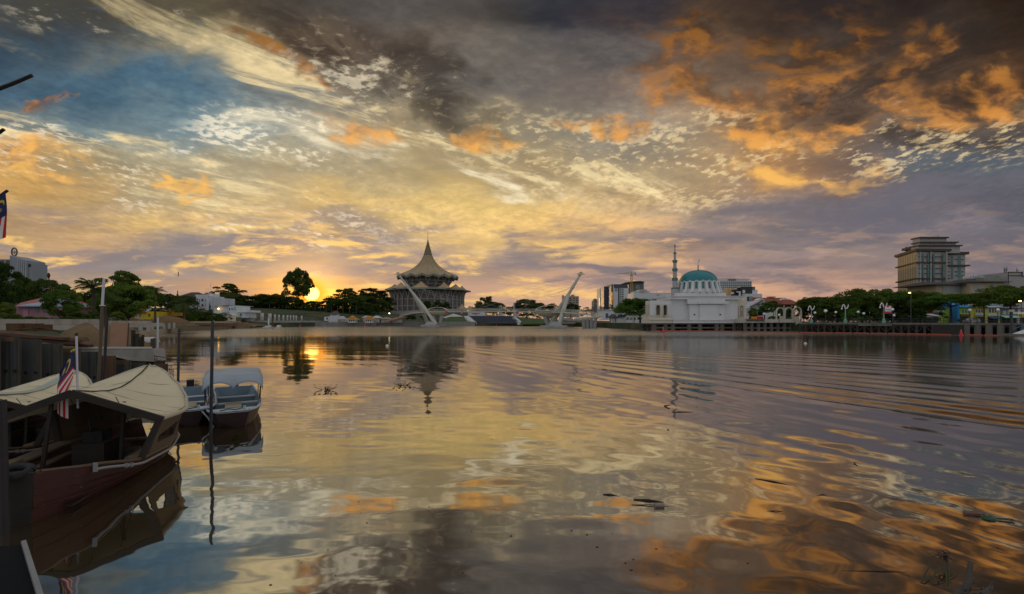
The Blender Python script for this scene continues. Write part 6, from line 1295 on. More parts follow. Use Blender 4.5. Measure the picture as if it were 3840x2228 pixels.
def wood(name, label, prof, d, bot, n, mat, leaf):
    q = np.random.RandomState(int(d)); cl = []; zb = az_(bot, d)
    for i in range(420):
        k = q.uniform(0, len(prof) - 1.001); j = int(k); px = prof[j][0] + (prof[j + 1][0] - prof[j][0]) * (k - j); top = prof[j][1] + (prof[j + 1][1] - prof[j][1]) * (k - j) + 7 * math.sin(px * .09) + 5 * math.sin(px * .23)
        zt = az_(top, d); r = (zt - zb) * q.uniform(.10, .22); dd = d + q.uniform(-1, 1) * .03 * d; z = zb + (zt - r * .6 - zb) * (1 - q.rand() ** 1.7)
        cl.append(((ax(px, d), dd, z), (r * 1.3, r * 1.3, r * .7)))
    v, f = leaves(cl, n, leaf, int(d) + 1); o = part(name, MB().add(v, f), mat); tag(o, label, 'wood', kind='stuff'); return o
def left_trees():
    g = 'trees on the far left bank'
    T = tree
    T('tall_tree', 'great round solitary tree with the sun at its foot', 1118, 1008, 330, 116, 'dome', 3, G_DARK, 1116, base=8)
    T('broad_tree', 'flat-topped tree behind the fort', 858, 1064, 300, 116, 'loose', 1, G_DARK, 1122, base=6); T('broad_tree', 'dense tree right of the fort wall', 862, 1098, 275, 120, 'round', 2, G_DARK, 1160, base=5.5)
    for px, top, d, w, k, v, lab in ((930, 1108, 285, 100, 'round', 3, 'dense dark tree right of the river house'), (985, 1103, 292, 90, 'loose', 1, 'loose-topped tree left of the solitary tree, nearest the fort'), (1035, 1102, 296, 90, 'round', 4, 'dark tree at the left foot of the solitary tree'), (1090, 1112, 300, 100, 'round', 1, 'low dark tree under the left of the solitary tree'), (1178, 1128, 305, 100, 'loose', 2, 'low tree below the blazing sun'), (1235, 1116, 310, 90, 'loose', 3, 'low tree under the bright rift of sky'), (1295, 1084, 320, 100, 'tiered', 2, 'layered tree left of the pair near the hall'), (1300, 1120, 300, 120, 'round', 2, 'dark bushy tree above the orange kiosks'),
                                     (1385, 1083, 330, 100, 'tiered', 3, 'tallest layered tree left of the hall'), (1370, 1108, 315, 110, 'round', 3, 'dark dense tree below the tallest layered tree'), (1430, 1092, 345, 80, 'tiered', 4, 'layered tree touching the hall\'s lower roof'), (1420, 1120, 320, 80, 'round', 4, 'dark tree behind the gold tent pavilion')):
        T('broad_tree', lab, px, top, d, w, k, v, G_DARK, 1172 if k != 'tiered' else 1140, g)
    for i, px in enumerate((1010, 1045, 1180, 1200, 1222, 1243, 1265, 1285, 1310, 1335)): 
        dd = 270 + (i % 3) * 5; x = ax(px, dd); single('palm_trunk', MB().tube([(x, dd, 2), (x + .2, dd, az_(1140 + (i * 7) % 12, dd))], [.28, .18], 6), BARK, 'slender pale trunk in the row under the dark trees', 'trunk', group='slender trunks in a row under the trees')
    for px, top, d, w, v, lab in ((1600, 1124, 305, 46, 1, 'round bush in front of the hall behind the left mast'), (1640, 1122, 300, 50, 2, 'round bush in front of the hall right of the left mast'), (1672, 1128, 305, 40, 3, 'small round bush in front of the hall\'s right side'), (1545, 1178, 268, 44, 4, 'low bush under the left end of the bridge'), (1590, 1180, 264, 50, 1, 'dark bush at the foot of the left mast')): T('round_bush', lab, px, top, d, w, 'bush', v, G_DARK, 1165 if top < 1150 else 1212)
    for px, top, d, w, k, v, lab in ((1795, 1130, 400, 50, 'loose', 1, 'small tree right of the hall\'s tent roofs'), (1822, 1114, 390, 70, 'tiered', 2, 'umbrella tree right of the hall'), (1848, 1130, 370, 60, 'round', 2, 'dark round tree beside the umbrella tree'), (1975, 1122, 330, 100, 'round', 3, 'large rounded tree left of the right viewing deck'), (2025, 1136, 320, 70, 'loose', 3, 'lower tree behind the right viewing deck'), (2140, 1138, 240, 76, 'round', 4, 'dark rounded tree behind the right bridge mast'), (2060, 1138, 340, 40, 'bush', 1, 'small bush behind the right mast'), (1885, 1156, 290, 18, 'bush', 2, 'tiny round bush on the skyline above the deck'), (1917, 1160, 290, 16, 'bush', 3, 'second tiny bush on the skyline above the deck')):
        T('broad_tree', lab, px, top, d, w, k, v, G_DARK, 1172, 'trees behind the bridge')
    wood('far_wood', 'dark wooded skyline left of the round hall', [(770, 1118), (860, 1100), (950, 1108), (1040, 1106), (1100, 1124), (1160, 1136), (1220, 1132), (1290, 1100), (1360, 1096), (1440, 1102), (1475, 1130)], 372, 1196, 15000, G_DARK, .75)
    wood('river_thicket', 'low dark thicket along the terrace below the wooded skyline', [(930, 1150), (1000, 1146), (1080, 1150), (1160, 1156), (1240, 1150), (1330, 1146), (1420, 1156)], 300, 1184, 11000, G_DARK, .6)
    wood('bank_scrub', 'dark scrub along the bank left of the white river house', [(600, 1190), (680, 1168), (740, 1172), (800, 1184), (860, 1196)], 165, 1212, 7000, G_DARK, .4)
    wood('far_wood', 'hazy wood behind houses at the far left', [(-60, 1060), (40, 1075), (120, 1090), (230, 1100), (330, 1092), (440, 1082), (540, 1092), (620, 1110), (720, 1112)], 200, 1196, 15000, G_DARK, .55)
    wood('far_wood', 'distant wooded line behind the bridge', [(1770, 1150), (1850, 1140), (1930, 1150), (2020, 1146), (2120, 1152), (2230, 1160), (2320, 1155)], 620, 1196, 9000, G_DARK, 1.1)
    wood('garden_thicket', 'dark mass of shrubs under the right bank trees', [(2990, 1160), (3060, 1142), (3140, 1136), (3230, 1128), (3340, 1130), (3440, 1140), (3500, 1160)], 136, 1204, 15000, G_DARK, .34)
    # near left
    T('broad_tree', 'hazy tree in front of the grey tower', 78, 1034, 150, 110, 'loose', 1, G_MID, 1150, base=2.2); T('broad_tree', 'round dark tree behind the pink house', 166, 1044, 140, 100, 'round', 2, G_DARK, 1145, base=2.2); T('broad_tree', 'loose small tree right of the round dark tree', 238, 1066, 120, 110, 'loose', 3, G_MID, 1160, base=2.2)
    T('leafy_tree', 'drooping green tree hiding the pink house\'s right corner', 232, 1085, 62, 118, 'round', 2, G_MID, 1196, base=2.2); T('leafy_tree', 'tall airy tree with open top left of the second palm', 462, 1018, 80, 185, 'loose', 1, G_MID, 1150, base=2.2); T('leafy_tree', 'dense lower tree beneath the tall airy tree', 482, 1062, 78, 165, 'round', 3, G_MID, 1196, base=2.2); T('leafy_tree', 'green tree between palm and airy tree', 398, 1085, 76, 120, 'round', 1, G_MID, 1196, base=2.2); T('leafy_tree', 'leaning dark tree at the left edge', 10, 985, 48, 120, 'loose', 4, G_DARK, 1150, base=2.2, off=1.0); T('leafy_tree', 'green bush tree at the left edge below the leaning tree', 20, 1130, 46, 90, 'bush', 4, G_MID, 1196, base=2.2)
    palm('coconut_palm', 'coconut palm in front of the airy tree', 350, 1030, 60, 190, var=1); palm('coconut_palm', 'coconut palm right of the yellow house', 582, 1068, 95, 110, var=2); palm('coconut_palm', 'low spreading coconut palm before the dark-roofed hall', 690, 1100, 118, 140, var=3); palm('coconut_palm', 'small palm at the foot of the dark-roofed hall', 645, 1132, 125, 60, var=1); palm('coconut_palm', 'drooping palm left of the white pole', 395, 1072, 66, 120, var=3)
    for px, top, w, lab, d in ((110, 1184, 60, 'grassy bush below the pink house', 55), (155, 1188, 60, 'low bush by the pink house steps', 54), (60, 1186, 60, 'low green bush left of the pink house', 54), (290, 1165, 70, 'bush beneath the drooping green tree', 58), (345, 1160, 60, 'bush at the coconut palm\'s foot', 58), (440, 1165, 60, 'bush behind the white pole', 70), (700, 1170, 70, 'bush under the low spreading palm', 122), (255, 1186, 60, 'low bush behind the concrete wall', 54)): T('low_bush', lab, px, top, d, w, 'bush', px % 4 + 1, G_MID, 1200, 'bushes along the left bank', base=2.1)
    dd = 100; x = ax(190, dd); t = thing('dead_palm', 'bare thin palm trunk with a ragged tuft', 'palm tree', (x, dd, 2)); part('trunk', MB().tube([(x + .5, dd, 2), (x + .2, dd, 5), (x - .4, dd, az_(1040, dd))], [.16, .13, .10], 6), BARK_D, t); part('tuft', MB().lathe([(.08, az_(1046, dd)), (.3, az_(1034, dd)), (.22, az_(1027, dd)), (.02, az_(1022, dd))], (x - .45, dd, 0), 7), BARK_D, t)
left_trees()

def left_near():
    Z = lambda q: q / 3.9375; ZY = lambda q: 900 + q / 3.9375
    # grey tower far left
    d = 400; TG_ = M('tower grey', (.30, .33, .37), .8, .08, .2, streak=4); t = thing('grey_tower', 'grey office tower with rooftop oval emblem at the left edge', 'tower', (ax(60, d), d, 2))
    part('left_block', pbox(MB(), -60, Z(240), ZY(285), 1200, d, 20), TG_, t); part('slant_block', MB().extr([at(Z(145), ZY(228), d - 1), at(Z(395), ZY(302), d - 1), at(Z(395), 1200, d - 1), at(Z(145), 1200, d - 1)], (0, 16, 0)), TG_, t); part('right_block', pbox(MB(), Z(395), Z(462), ZY(342), 1200, d + .5, 14), TG_, t)
    for i in range(5): part('fin', pbox(MB(), Z(258 + i * 28), Z(270 + i * 28), ZY(270 + i * 9), 1190, d - 1.6, .8), M('fin pale', (.42, .45, .48), .8, .05, .3), t)
    for i in range(4):
        for j in range(6): piece('window', DKGLASS, t, at(Z(20 + i * 22 + (40 if i > 1 else 0)), ZY(322 + j * 36), d - .05 if True else 0), (2.0, .3, 2.4))
    for i in range(3): piece('window', DKGLASS, t, at(Z(415 + i * 14), ZY(378), d + .45), (1.6, .3, 2.6))
    c = at(Z(212), ZY(178), d + 4); em = MB(); em.tube([(c.x + 2.3 * math.cos(a), c.y, c.z + 3.5 * math.sin(a)) for a in [6.2832 * i / 24 for i in range(25)]], .65, 6); part('emblem_ring', em, M('emblem dark', (.16, .15, .15), .6, .1, 1), t); part('emblem_core', MB().lathe([(.1, -2.2), (.9, 0), (.1, 2.2)], c, 8), M('emblem pale', (.45, .45, .45), .6, .1, 1), t); part('emblem_mast', MB().tube([c - Vector((0, 0, 3.5)), (c.x, c.y, az_(ZY(236), d + 4))], .5, 6), DKGREY, t)
    # pink house and neighbours
    d = 72; t = thing('pink_house', 'pink board house with grey-blue hip roof behind the concrete wall', 'house', (ax(140, d), d, 2.1)); PKB = M('pink boards', (.40, .20, .24), .85, .1, 1, dirt=((.30, .15, .17, 1), .4))
    part('wall', pbox(MB(), 86, 198, 1146, 1192, d, 7), PKB, t)
    for i in range(8): z = az_(1148 + i * 5.4, d); part('board', MB().box(ax(112, d), ax(197.5, d), d - .03, d + .02, z - .21, z - .01), PKB, t)
    part('roof', hip(MB(), ax(90, d), ax(196, d), d - .6, d + 8, az_(1147, d), az_(1117, d), .12, .25), M('blue grey zinc', (.30, .36, .46), .5, .12, .8), t)
    for px in (139, 170):
        w = piece('window', M('jalousie', (.12, .20, .20), .5, .2, 2), t, at(px, 1163, d - .05), (.45, .1, .75))
    piece('door', M('pale pink door', (.45, .24, .30), .8, .1, 1), t, at(98, 1174, d - .05), (.75, .1, 1.05))
    d = 80; t = thing('red_roof_house', 'house with faded red roof behind the pink house', 'house', (ax(90, d), d, 2.1)); part('wall', pbox(MB(), 52, 160, 1145, 1192, d + 1, 7), PKB, t); part('roof', hip(MB(), ax(48, d), ax(185, d), d - .2, d + 9, az_(1146, d), az_(1112, d), .8, .2), M('faded red zinc', (.36, .12, .12), .7, .15, .8), t)
    d = 90
    t = thing('shed', 'small shed with pale zinc roof right of the pink house', 'shed', (ax(273, d), d, 2.1)); part('roof', hip(MB(), ax(260, d), ax(288, d), d, d + 4, az_(1150, d), az_(1141, d), .6, .1), M('zinc', (.42, .46, .52), .5, .1, 1), t); part('wall', pbox(MB(), 262, 286, 1150, 1190, d + .3, 3), PKB, t)
    d = 112; t = thing('yellow_house', 'small yellow house with rusty red roof under the palm', 'house', (ax(532, d), d, 2.1)); part('wall', pbox(MB(), 504, 564, 1168, 1198, d, 6), M('bright yellow wall', (.62, .45, .02), .8, .1, 1), t); part('roof', MB().add([at(498, 1169, d - .8), at(545, 1172, d - .8), at(558, 1152, d + 4), at(505, 1158, d + 4)], [(0, 1, 2, 3)]), M('rusty red roof', (.26, .09, .07), .8, .2, 1), t, solid=.15); part('roof_side', MB().add([at(545, 1172, d - .8), at(570, 1160, d + 3), at(558, 1152, d + 4)], [(0, 1, 2)]), M('grey sheet', (.3, .3, .32), .7, .1, 1), t, solid=.12)
    for px, w in ((522, .5), (560, .45)): piece('window', DKGLASS, t, at(px, 1182, d - .05), (w, .1, .7))
    for px in (512, 520, 538): part('post', MB().beam(at(px, 1200, d - 3), at(px, 1180, d - 3), .18), GREYC, t)
    # excavator on the earth heap
    d = 118; YL = M('excavator yellow', (.50, .27, .02), .6, .15, 1); t = thing('excavator', 'yellow excavator standing on the earth heap', 'excavator', at(640, 1190, d))
    part('body', pbox(MB(), 624, 658, 1174, 1184, d, 2.6), YL, t); part('counterweight', pbox(MB(), 648, 659, 1172, 1185, d - .1, 2.8), YL, t); cab = part('cab', pbox(MB(), 620, 637, 1163, 1177, d + .2, 1.5), YL, t); piece('cab_window', DKGLASS, cab, at(628, 1168, d + .15), (.8, .12, .45))
    part('boom', MB().beam(at(622, 1174, d + 1), at(598, 1183, d + 1), .45, .5), YL, t); part('arm', MB().beam(at(598, 1183, d + 1), at(584, 1187, d + 1), .35, .4), YL, t); part('bucket', MB().extr([at(580, 1184, d + .6), at(588, 1184, d + .6), at(588, 1191, d + .6), at(582, 1191, d + .6)], (0, .9, 0)), YL, t)
    for dy in (0, 1.8): part('track', pbox(MB(), 618, 652, 1184, 1190, d + dy, .7), DKGREY, t)
    # earth
    EARTH = M('brown earth', (.155, .095, .048), .98, .25, .8, bump=.8); SAND = M('sand brown', (.17, .115, .062), .98, .2, 1.5, bump=.8)
    def mound(name, lab, px, d, wpx, top, mat, z0, seed, dep=.6, sub=26):
        q = np.random.RandomState(seed); x = ax(px, d); r = wpx / 2 / F * d; h = az_(top, d) - z0; P = []
        ph = q.uniform(0, 6.28, (6, 2))
        for i in range(sub):
            row = []
            for j in range(sub):
                a, b = i / (sub - 1) * 2 - 1, j / (sub - 1) * 2 - 1; rr = math.hypot(a, b); k = max(0, math.cos(min(1, rr) * math.pi / 2)) ** 1.1
                n = sum(math.sin(a * (3 + 2 * m) + ph[m, 0]) * math.sin(b * (3 + 2 * m) + ph[m, 1]) / (m + 2) for m in range(6)) * .16
                row.append((x + b * r, d + a * r * dep, z0 + h * max(-.05, k * (1 + n * .8) + n * .25 * (1 - rr if rr < 1 else 0)) - (.08 if rr >= 1 else 0)))
            P.append(row)
        return single(name, MB().grid(P), mat, lab, 'earth mound', smooth=True)
    mound('sand_mound', 'brown sand heap in front of the concrete wall', 312, 27, 235, 1214, SAND, 1.25, 1, .5); mound('sand_mound', 'lower sand heap behind the plywood sheet', 440, 33, 260, 1222, SAND, 1.3, 2, .5); mound('earth_mound', 'large earth heap under the excavator', 632, 112, 220, 1186, EARTH, 1.8, 3, .35); mound('earth_mound', 'low earth heap before the yellow house', 500, 92, 100, 1192, EARTH, 1.8, 4, .4); mound('earth_mound', 'long earth bank below the gabled hut', 850, 175, 330, 1207, EARTH, 1.2, 5, .12)
    # concrete walls of the works
    CW = M('raw concrete wall', (.40, .36, .31), .92, .16, 1.2, streak=5, dirt=((.24, .19, .14, 1), .7), bump=.4)
    def wall(lab, x0, x1, yt, yb, d0, d1, name='concrete_wall', mat=None, thick=.35):
        a, b = at(x0, yt, d0), at(x1, yt, d1); za, zb = az_(yb, d0), az_(yb, d1)
        m = MB(); n = Vector((-(b - a).y, (b - a).x, 0)).normalized() * thick; n = n if n.y > 0 else -n
        m.add([(a.x, a.y, za), (b.x, b.y, zb), (b.x, b.y, b.z), (a.x, a.y, a.z)] + [(a.x + n.x, a.y + n.y, za), (b.x + n.x, b.y + n.y, zb), (b.x + n.x, b.y + n.y, b.z), (a.x + n.x, a.y + n.y, a.z)], [(0, 1, 2, 3), (5, 4, 7, 6), (3, 2, 6, 7), (0, 4, 5, 1), (0, 3, 7, 4), (1, 5, 6, 2)]); return single(name, m, mat or CW, lab, 'wall')
    def panels(lab, x0, x1, yt, yb, d0, d1, n, nm):  # a wall cast in panels with open joints
        t = thing(nm, lab, 'wall', at((x0 + x1) / 2, yb, (d0 + d1) / 2)); 
        for i in range(n):
            s0, s1 = i / n, (i + .985) / n
            for r0, r1 in ((0, .48), (.5, 1)):
                da, db = d0 + (d1 - d0) * s0, d0 + (d1 - d0) * s1; p = [at(x0 + (x1 - x0) * s0, yb + (yt - yb) * r0, da), at(x0 + (x1 - x0) * s1, yb + (yt - yb) * r0, db), at(x0 + (x1 - x0) * s1, yb + (yt - yb) * r1, db), at(x0 + (x1 - x0) * s0, yb + (yt - yb) * r1, da)]
                part('panel', MB().extr(p, (0, .25 + .02 * (i % 2), 0)), CW, t)
    panels('long pale concrete wall at the left edge', -40, 362, 1197, 1238, 34, 38, 9, 'panel_wall'); panels('second pale concrete wall right of the white pole', 395, 561, 1203, 1228, 42, 50, 4, 'panel_wall')
    def shore_wall(name, lab, pts, ztop, mat, th=.5):
        t = [];
        for px, py in pts: d = 4760 / (py - HY); t.append(Vector((ax(px, d), d, 0)))
        m = MB(); nrm = []
        for k in range(len(t)): u = (t[min(k + 1, len(t) - 1)] - t[max(k - 1, 0)]).normalized(); nrm.append(Vector((-u.y, u.x, 0)) * th)
        top = ztop if isinstance(ztop, (list, tuple)) else [ztop] * len(t)
        m.grid([[Vector((p.x, p.y, -1)) for p in t], [Vector((p.x, p.y, z)) for p, z in zip(t, top)], [Vector((p.x + n.x, p.y + n.y, z)) for p, n, z in zip(t, nrm, top)], [Vector((p.x + n.x, p.y + n.y, -1)) for p, n in zip(t, nrm)]])
        return single(name, m, mat, lab, 'wall')
    TANW = M('tan river concrete', (.40, .31, .21), .92, .18, .8, streak=4, dirt=((.22, .16, .10, 1), .6), bump=.3)
    shore_wall('river_wall', 'tan concrete river wall curving along the works', [(534, 1272), (560, 1261), (584, 1253.5), (620, 1249), (667, 1244.5)], [1.15, 1.1, 1.05, 1.02, 1.0], TANW); shore_wall('sheet_edge', 'brown sheet-piled edge running on to the gabled hut', [(667, 1244.3), (720, 1240.5), (800, 1236), (880, 1232), (960, 1228.6)], .95, M('tan piling', (.20, .14, .09), .95, .3, .8, streak=3)); shore_wall('near_wall', 'short rough tan wall end beside the logs', [(508, 1296), (522, 1284), (534, 1272.5)], [1.3, 1.25, 1.2], TANW)
    wall('low tan kerb beyond the earth heap', 650, 900, 1205, 1212, 120, 180, 'low_kerb', TANW); wall('short concrete block wall left of the posts', 560, 605, 1211, 1224, 80, 84, 'concrete_block')
    for i, (px, yt, yb, d, lab) in enumerate(((614, 1214, 1232, 90, 'first'), (634, 1211, 1230, 98, 'second'), (653, 1210, 1227, 106, 'third'), (527, 1218, 1238, 58, 'fourth'), (556, 1218, 1240, 62, 'fifth'), (570, 1217, 1232, 68, 'sixth'))):
        single('site_post', MB().tube([at(px, yb + 3, d), at(px, yt, d)], .22, 8), GREYC, ('short grey site post, %s from the right beyond the tan wall' % ('third', 'second', 'rightmost')[i]) if i < 3 else 'short grey site post on the near works, %s from the left' % ('first', 'second', 'third')[i - 3], 'post', group='short posts on the works')
    single('white_stake', MB().tube([at(591, 1306, 30), at(592, 1190, 30)], .06, 8), M('pvc white', (.50, .52, .56), .5, .08, 2, streak=6), 'thin white stake in the water beyond the plywood', 'stake')
    single('wooden_stub', MB().tube([at(572, 1330, 21), at(573, 1270, 21)], .085, 8), BARK, 'short wooden stub at the corner of the works', 'stake')
    # concrete ring lying in the water
    d = 33; c = at(548, 1278, d); t = thing('pipe_piece', 'half-sunk pale concrete pipe piece beside the works', 'pipe', c); m = MB()
    P = [[(c.x - .3 + .9 * s, c.y + .1 * s, c.z - .12 + .36 * math.sin(math.pi * i / 10)) for s in (0, 1)] for i in range(11)]; P = [[Vector(p[k]) + Vector((0, .42 * math.cos(math.pi * i / 10), 0)) for k in (0, 1)] for i, p in enumerate(P)]
    part('shell', m.grid(P), M('pipe pale', (.52, .50, .48), .8, .1, 2), t, solid=.06)
    # sheet piles
    PIL = M('weathered sheet pile', (.045, .050, .046), .75, .55, 2.2, streak=7, dirt=((.10, .085, .060, 1), .8), bump=.3); PIL2 = M('rusted sheet pile', (.13, .065, .035), .85, .35, 1.6, streak=5, dirt=((.055, .055, .05, 1), .8), bump=.3); HOLE = M('hole black', (.01, .01, .01), .9, .1, 1); CAP = M('cast cap beam', (.33, .32, .29), .9, .14, 1.5, streak=3, dirt=((.20, .18, .14, 1), .6), bump=.3)
    t = thing('sheet_pile_wall', 'weathered steel sheet-pile wall holding the bank behind the boats', 'wall', at(300, 1470, 18))
    pl = [(-80, -2, 1256, 15.2), (0, 71, 1262, 15.5), (73, 152, 1273, 15.9), (157, 232, 1289, 16.4), (235, 299, 1307, 16.8), (301, 370, 1319, 17.4), (372, 431, 1334, 17.7), (433, 489, 1351, 18.2), (491, 545, 1360, 18.5), (547, 576, 1372, 18.7), (577, 627, 1364, 19.3)]
    for i, (x0, x1, yt, d) in enumerate(pl):
        a, b = ax(x0, d), ax(x1, d); w = b - a; z1 = az_(yt, d); f = .06 if i % 2 else .035
        pan = [(0, 0), (.08, 0), (.15, f), (.44, f), (.50, .02), (.56, .02), (.62, f), (.87, f), (.93, 0), (1, 0)]
        m = MB(); m.prism([(a + w * q, d - o) for q, o in pan] + [(a + w * q, d - o + .05) for q, o in pan[::-1]], -1.2, z1 - .0); o = part('sheet_pile', m, PIL if i not in (6, 9) else PIL2, t)
        if i % 3 == 1: part('rusty_head', MB().box(a + w * .14, a + w * .88, d - f - .012, d - f - .004, z1 - .10 - .07 * (i % 3), z1 - .01), PIL2, o)
        for q in (.28, .74): c = at(x0 + (x1 - x0) * q, min(1386 + 6 * i, 1436), d - f - .02); part('lifting_hole', MB().tube([c, c + Vector((0, .03, 0))], .055, 10), HOLE, o)
        part('joint_bar', MB().box(b - .012, b + .016, d - .03, d + .03, -1.2, z1 - .06), M('joint rust', (.07, .055, .04), .9, .3, 3, streak=5), o)
    t = thing('cap_beam', 'pale concrete cap beam on top of the sheet piles', 'concrete beam', at(430, 1345, 19)); d = 19.4
    part('beam', MB().extr([at(296, 1311, d - .6), at(572, 1311, d + .3), at(576, 1356, d + .3), at(490, 1353, d), at(430, 1338, d - .2), at(296, 1336, d - .6)], (0, .7, 0)), CAP, t); part('top', MB().extr([at(296, 1310, d - .6), at(572, 1310.5, d + .3), at(570, 1304, d + 1.4), at(300, 1304, d + .8)], (0, 0, .04)), CAP, t)
    # rusty planks stacked on the bank
    RUST = [M('rust plank %d' % i, c, .9, .3, 2, streak=.2, dirt=((.06, .04, .03, 1), .7), bump=.4) for i, c in enumerate(((.115, .055, .034), (.085, .042, .030), (.16, .10, .065), (.06, .04, .034)))]
    for i in range(15):
        d = 17.5 + .16 * i; y0, y1 = 1246 + (i * 17 % 40) * .75, 1270 + (i * 23 % 40) * .8; x0, x1 = -60 + (i * 31 % 130), 250 + (i * 37 % 95)
        single('steel_plank', MB().beam(at(x0, y0, d), at(x1, y1, d + .4), .30, .10), RUST[i % 4], 'long rusty plank in the pile behind the sheet piles', 'plank', group='rusty planks piled on the bank')
    for i, (x0, x1) in enumerate(((22, 70), (72, 118), (120, 152))): single('brick_pallet', pbox(MB(), x0, x1, 1213 + (4 if i == 2 else 0), 1242, 29 + i * .3, .8), M('timber stack', (.11, .062, .03), .95, .35, 4, streak=.15), ('leftmost', 'middle', 'rightmost')[i] + ' brown timber stack against the long concrete wall', 'timber stack', group='timber stacks by the wall')
    single('rebar_bundle', MB().tube([at(60, 1238, 20), at(130, 1226, 20.5), at(215, 1240, 21)], .03, 5).tube([at(70, 1236, 20), at(140, 1230, 20.5), at(222, 1243, 21)], .03, 5).tube([at(85, 1236, 20), at(150, 1229, 20.5), at(230, 1247, 21)], .03, 5), RUST[1], 'bundle of bent rusty bars above the planks', 'steel bars')
    # plywood
    m = MB(); p = [at(410, 1300, 22), at(477, 1302, 22), at(482, 1213, 22.6), at(418, 1209, 22.6)]; t = thing('plywood_sheet', 'upright reddish plywood sheet on the works', 'plywood', at(444, 1302, 22)); part('board', m.extr(p, (0, .04, 0)), M('plywood', (.30, .165, .105), .85, .12, 1.2, streak=4, dirt=((.22, .12, .075, 1), .6)), t); part('edge_batten', MB().beam(at(478, 1302, 22.02), at(483, 1213, 22.62), .05, .08), M('batten dark', (.07, .05, .03), .9, .2, 2), t)
    for dx in (0, 14): single('timber_prop', MB().beam(at(499 + dx, 1320, 22), at(500 + dx, 1238 + dx, 22), .12, .12), BARK_D, 'upright dark timber prop %s plywood' % ('nearest the' if dx == 0 else 'farther from the'), 'timber')
    t = thing('log_row', 'row of upright logs at the water edge by the plywood', 'logs', at(505, 1310, 23))
    for i in range(6): part('log', MB().tube([at(496 + i * 8, 1330, 22.5), at(497 + i * 8, 1268 - i % 3 * 6, 22.5)], .05, 7), (BARK, BARK_D)[i % 2], t)
    # rebar cage
    RB = M('rebar', (.09, .05, .035), .85, .2, 2); t = thing('rebar_cage', 'rusty reinforcement cage standing in water beyond the roofs', 'steel cage', at(615, 1440, 18.5)); q = random.Random(4)
    for i in range(15): px = 580 + i * 5; d = 18.2 + (i % 3) * .4; part('bar', MB().tube([at(px, 1470, d), at(px + q.uniform(-1, 2), 1335 + i * 3.6 + q.uniform(-5, 5), d)], .013, 4), RB, t)
    for i in range(7): part('tie_bar', MB().tube([at(576, 1334 + i * 15, 18.3), at(640 + q.uniform(-10, 8), 1345 + i * 14, 18.5)], .016, 4), RB, t)
    # poles standing in the water
    def pole(lab, top, bot, d0, d1, r, mat, name='mooring_pole', extra=None):
        t = thing(name, lab, 'pole', at(bot[0], bot[1], d1)); part('shaft', MB().tube([at(*bot, d1) - Vector((0, 0, .8)), at(*top, d0).lerp(at(*bot, d1), extra or 0)], r, 10), mat, t, smooth=False)
        if extra: part('upper_sleeve', MB().tube([at(*top, d0).lerp(at(*bot, d1), extra), at(*top, d0) + Vector((0, 0, .01))], [r * .86, r * .80], 10), M('pvc white', (.5, .52, .56)), t); c = at(*top, d0).lerp(at(*bot, d1), extra); part('rope_loop', MB().tube([(c.x + r * 1.5 * math.cos(a), c.y + r * 1.5 * math.sin(a), c.z) for a in [6.283 * i / 14 for i in range(15)]], .014, 5), M('rope white', (.6, .6, .58), .9, .1, 3), t)
    PBL = M('slate pipe', (.035, .042, .055), .45, .2, 2, streak=6); PRU = M('rusty pipe', (.10, .075, .05), .7, .35, 2, streak=6, dirt=((.07, .08, .085, 1), .8))
    pole('tall pole, white above and rusty below, left of the plywood', (390, 1048), (361, 1500), 12.6, 12.4, .038, PRU, extra=.22); pole('dark pole leaning against the tall white-topped pole', (402, 1184), (378, 1500), 13.0, 12.8, .035, M('black pipe', (.025, .02, .022), .5, .2, 2)); pole('slate pole between the tambang roof and the canopied boat', (672, 1234), (664, 1520), 14.2, 14.2, .036, PBL); pole('tallest slate pole in front of the canopied boat', (797, 1206), (789, 1622), 11.4, 11.4, .037, PBL); pole('dark pole at the left edge beside the jetty', (6, 1500), (26, 2000), 6.0, 6.0, .05, M('black pipe', (.025, .02, .022)))
left_near()
# ------------------------------------------------------------------ boats in the foreground
def flag_mat():
    m = bpy.data.materials.new('striped flag cloth'); m.use_nodes = True; t = NT(m.node_tree); p = m.node_tree.nodes['Principled BSDF']
    uv = t.n.new('ShaderNodeUVMap'); uv.uv_map = 'UVMap'; u, v, _ = t.sep(uv.outputs[0])
    st = t.m('FLOOR', t.m('MODULO', t.add(t.mul(v, 14.0), .0), 2.0)); c = t.mix(st, (.60, .015, .025, 1), (.72, .72, .70, 1))
    can = t.mul(t.m('LESS_THAN', u, .5), t.m('LESS_THAN', v, 8 / 14)); c = t.mix(can, c, (.015, .018, .10, 1))
    def disc(cx, cy, r): return t.m('LESS_THAN', t.add(t.m('POWER', t.mul(t.sub(u, cx), 2.0), 2.0), t.m('POWER', t.sub(v, cy), 2.0)), r * r)
    mo = t.mul(disc(.19, .285, .20), t.sub(1.0, disc(.225, .285, .165)))
    du, dv = t.mul(t.sub(u, .315), 2.0), t.sub(v, .285); an = t.m('ARCTAN2', dv, du); rad = t.m('SQRT', t.add(t.mul(du, du), t.mul(dv, dv)))
    sr = t.add(.085, t.mul(t.m('COSINE', t.mul(an, 14.0)), .045)); c = t.mix(t.m('MAXIMUM', mo, t.m('LESS_THAN', rad, sr)), c, (.62, .45, .02, 1))
    t.put(p.inputs['Base Color'], c); p.inputs['Roughness'].default_value = .8
    return m
FLAG = flag_mat()
def cloth(name, P, parent, mat, label=None):
    """P[i][j] with i along the fly, j along the hoist; carries a UV map"""
    h, w = len(P), len(P[0]); mb = MB().grid(P); o = part(name, mb, mat, parent, smooth=True, label=label); uvl = o.data.uv_layers.new(name='UVMap')
    for lp in o.data.loops:
        i, j = divmod(lp.vertex_index, w); uvl.data[lp.index].uv = (i / (h - 1), j / (w - 1))
    return o
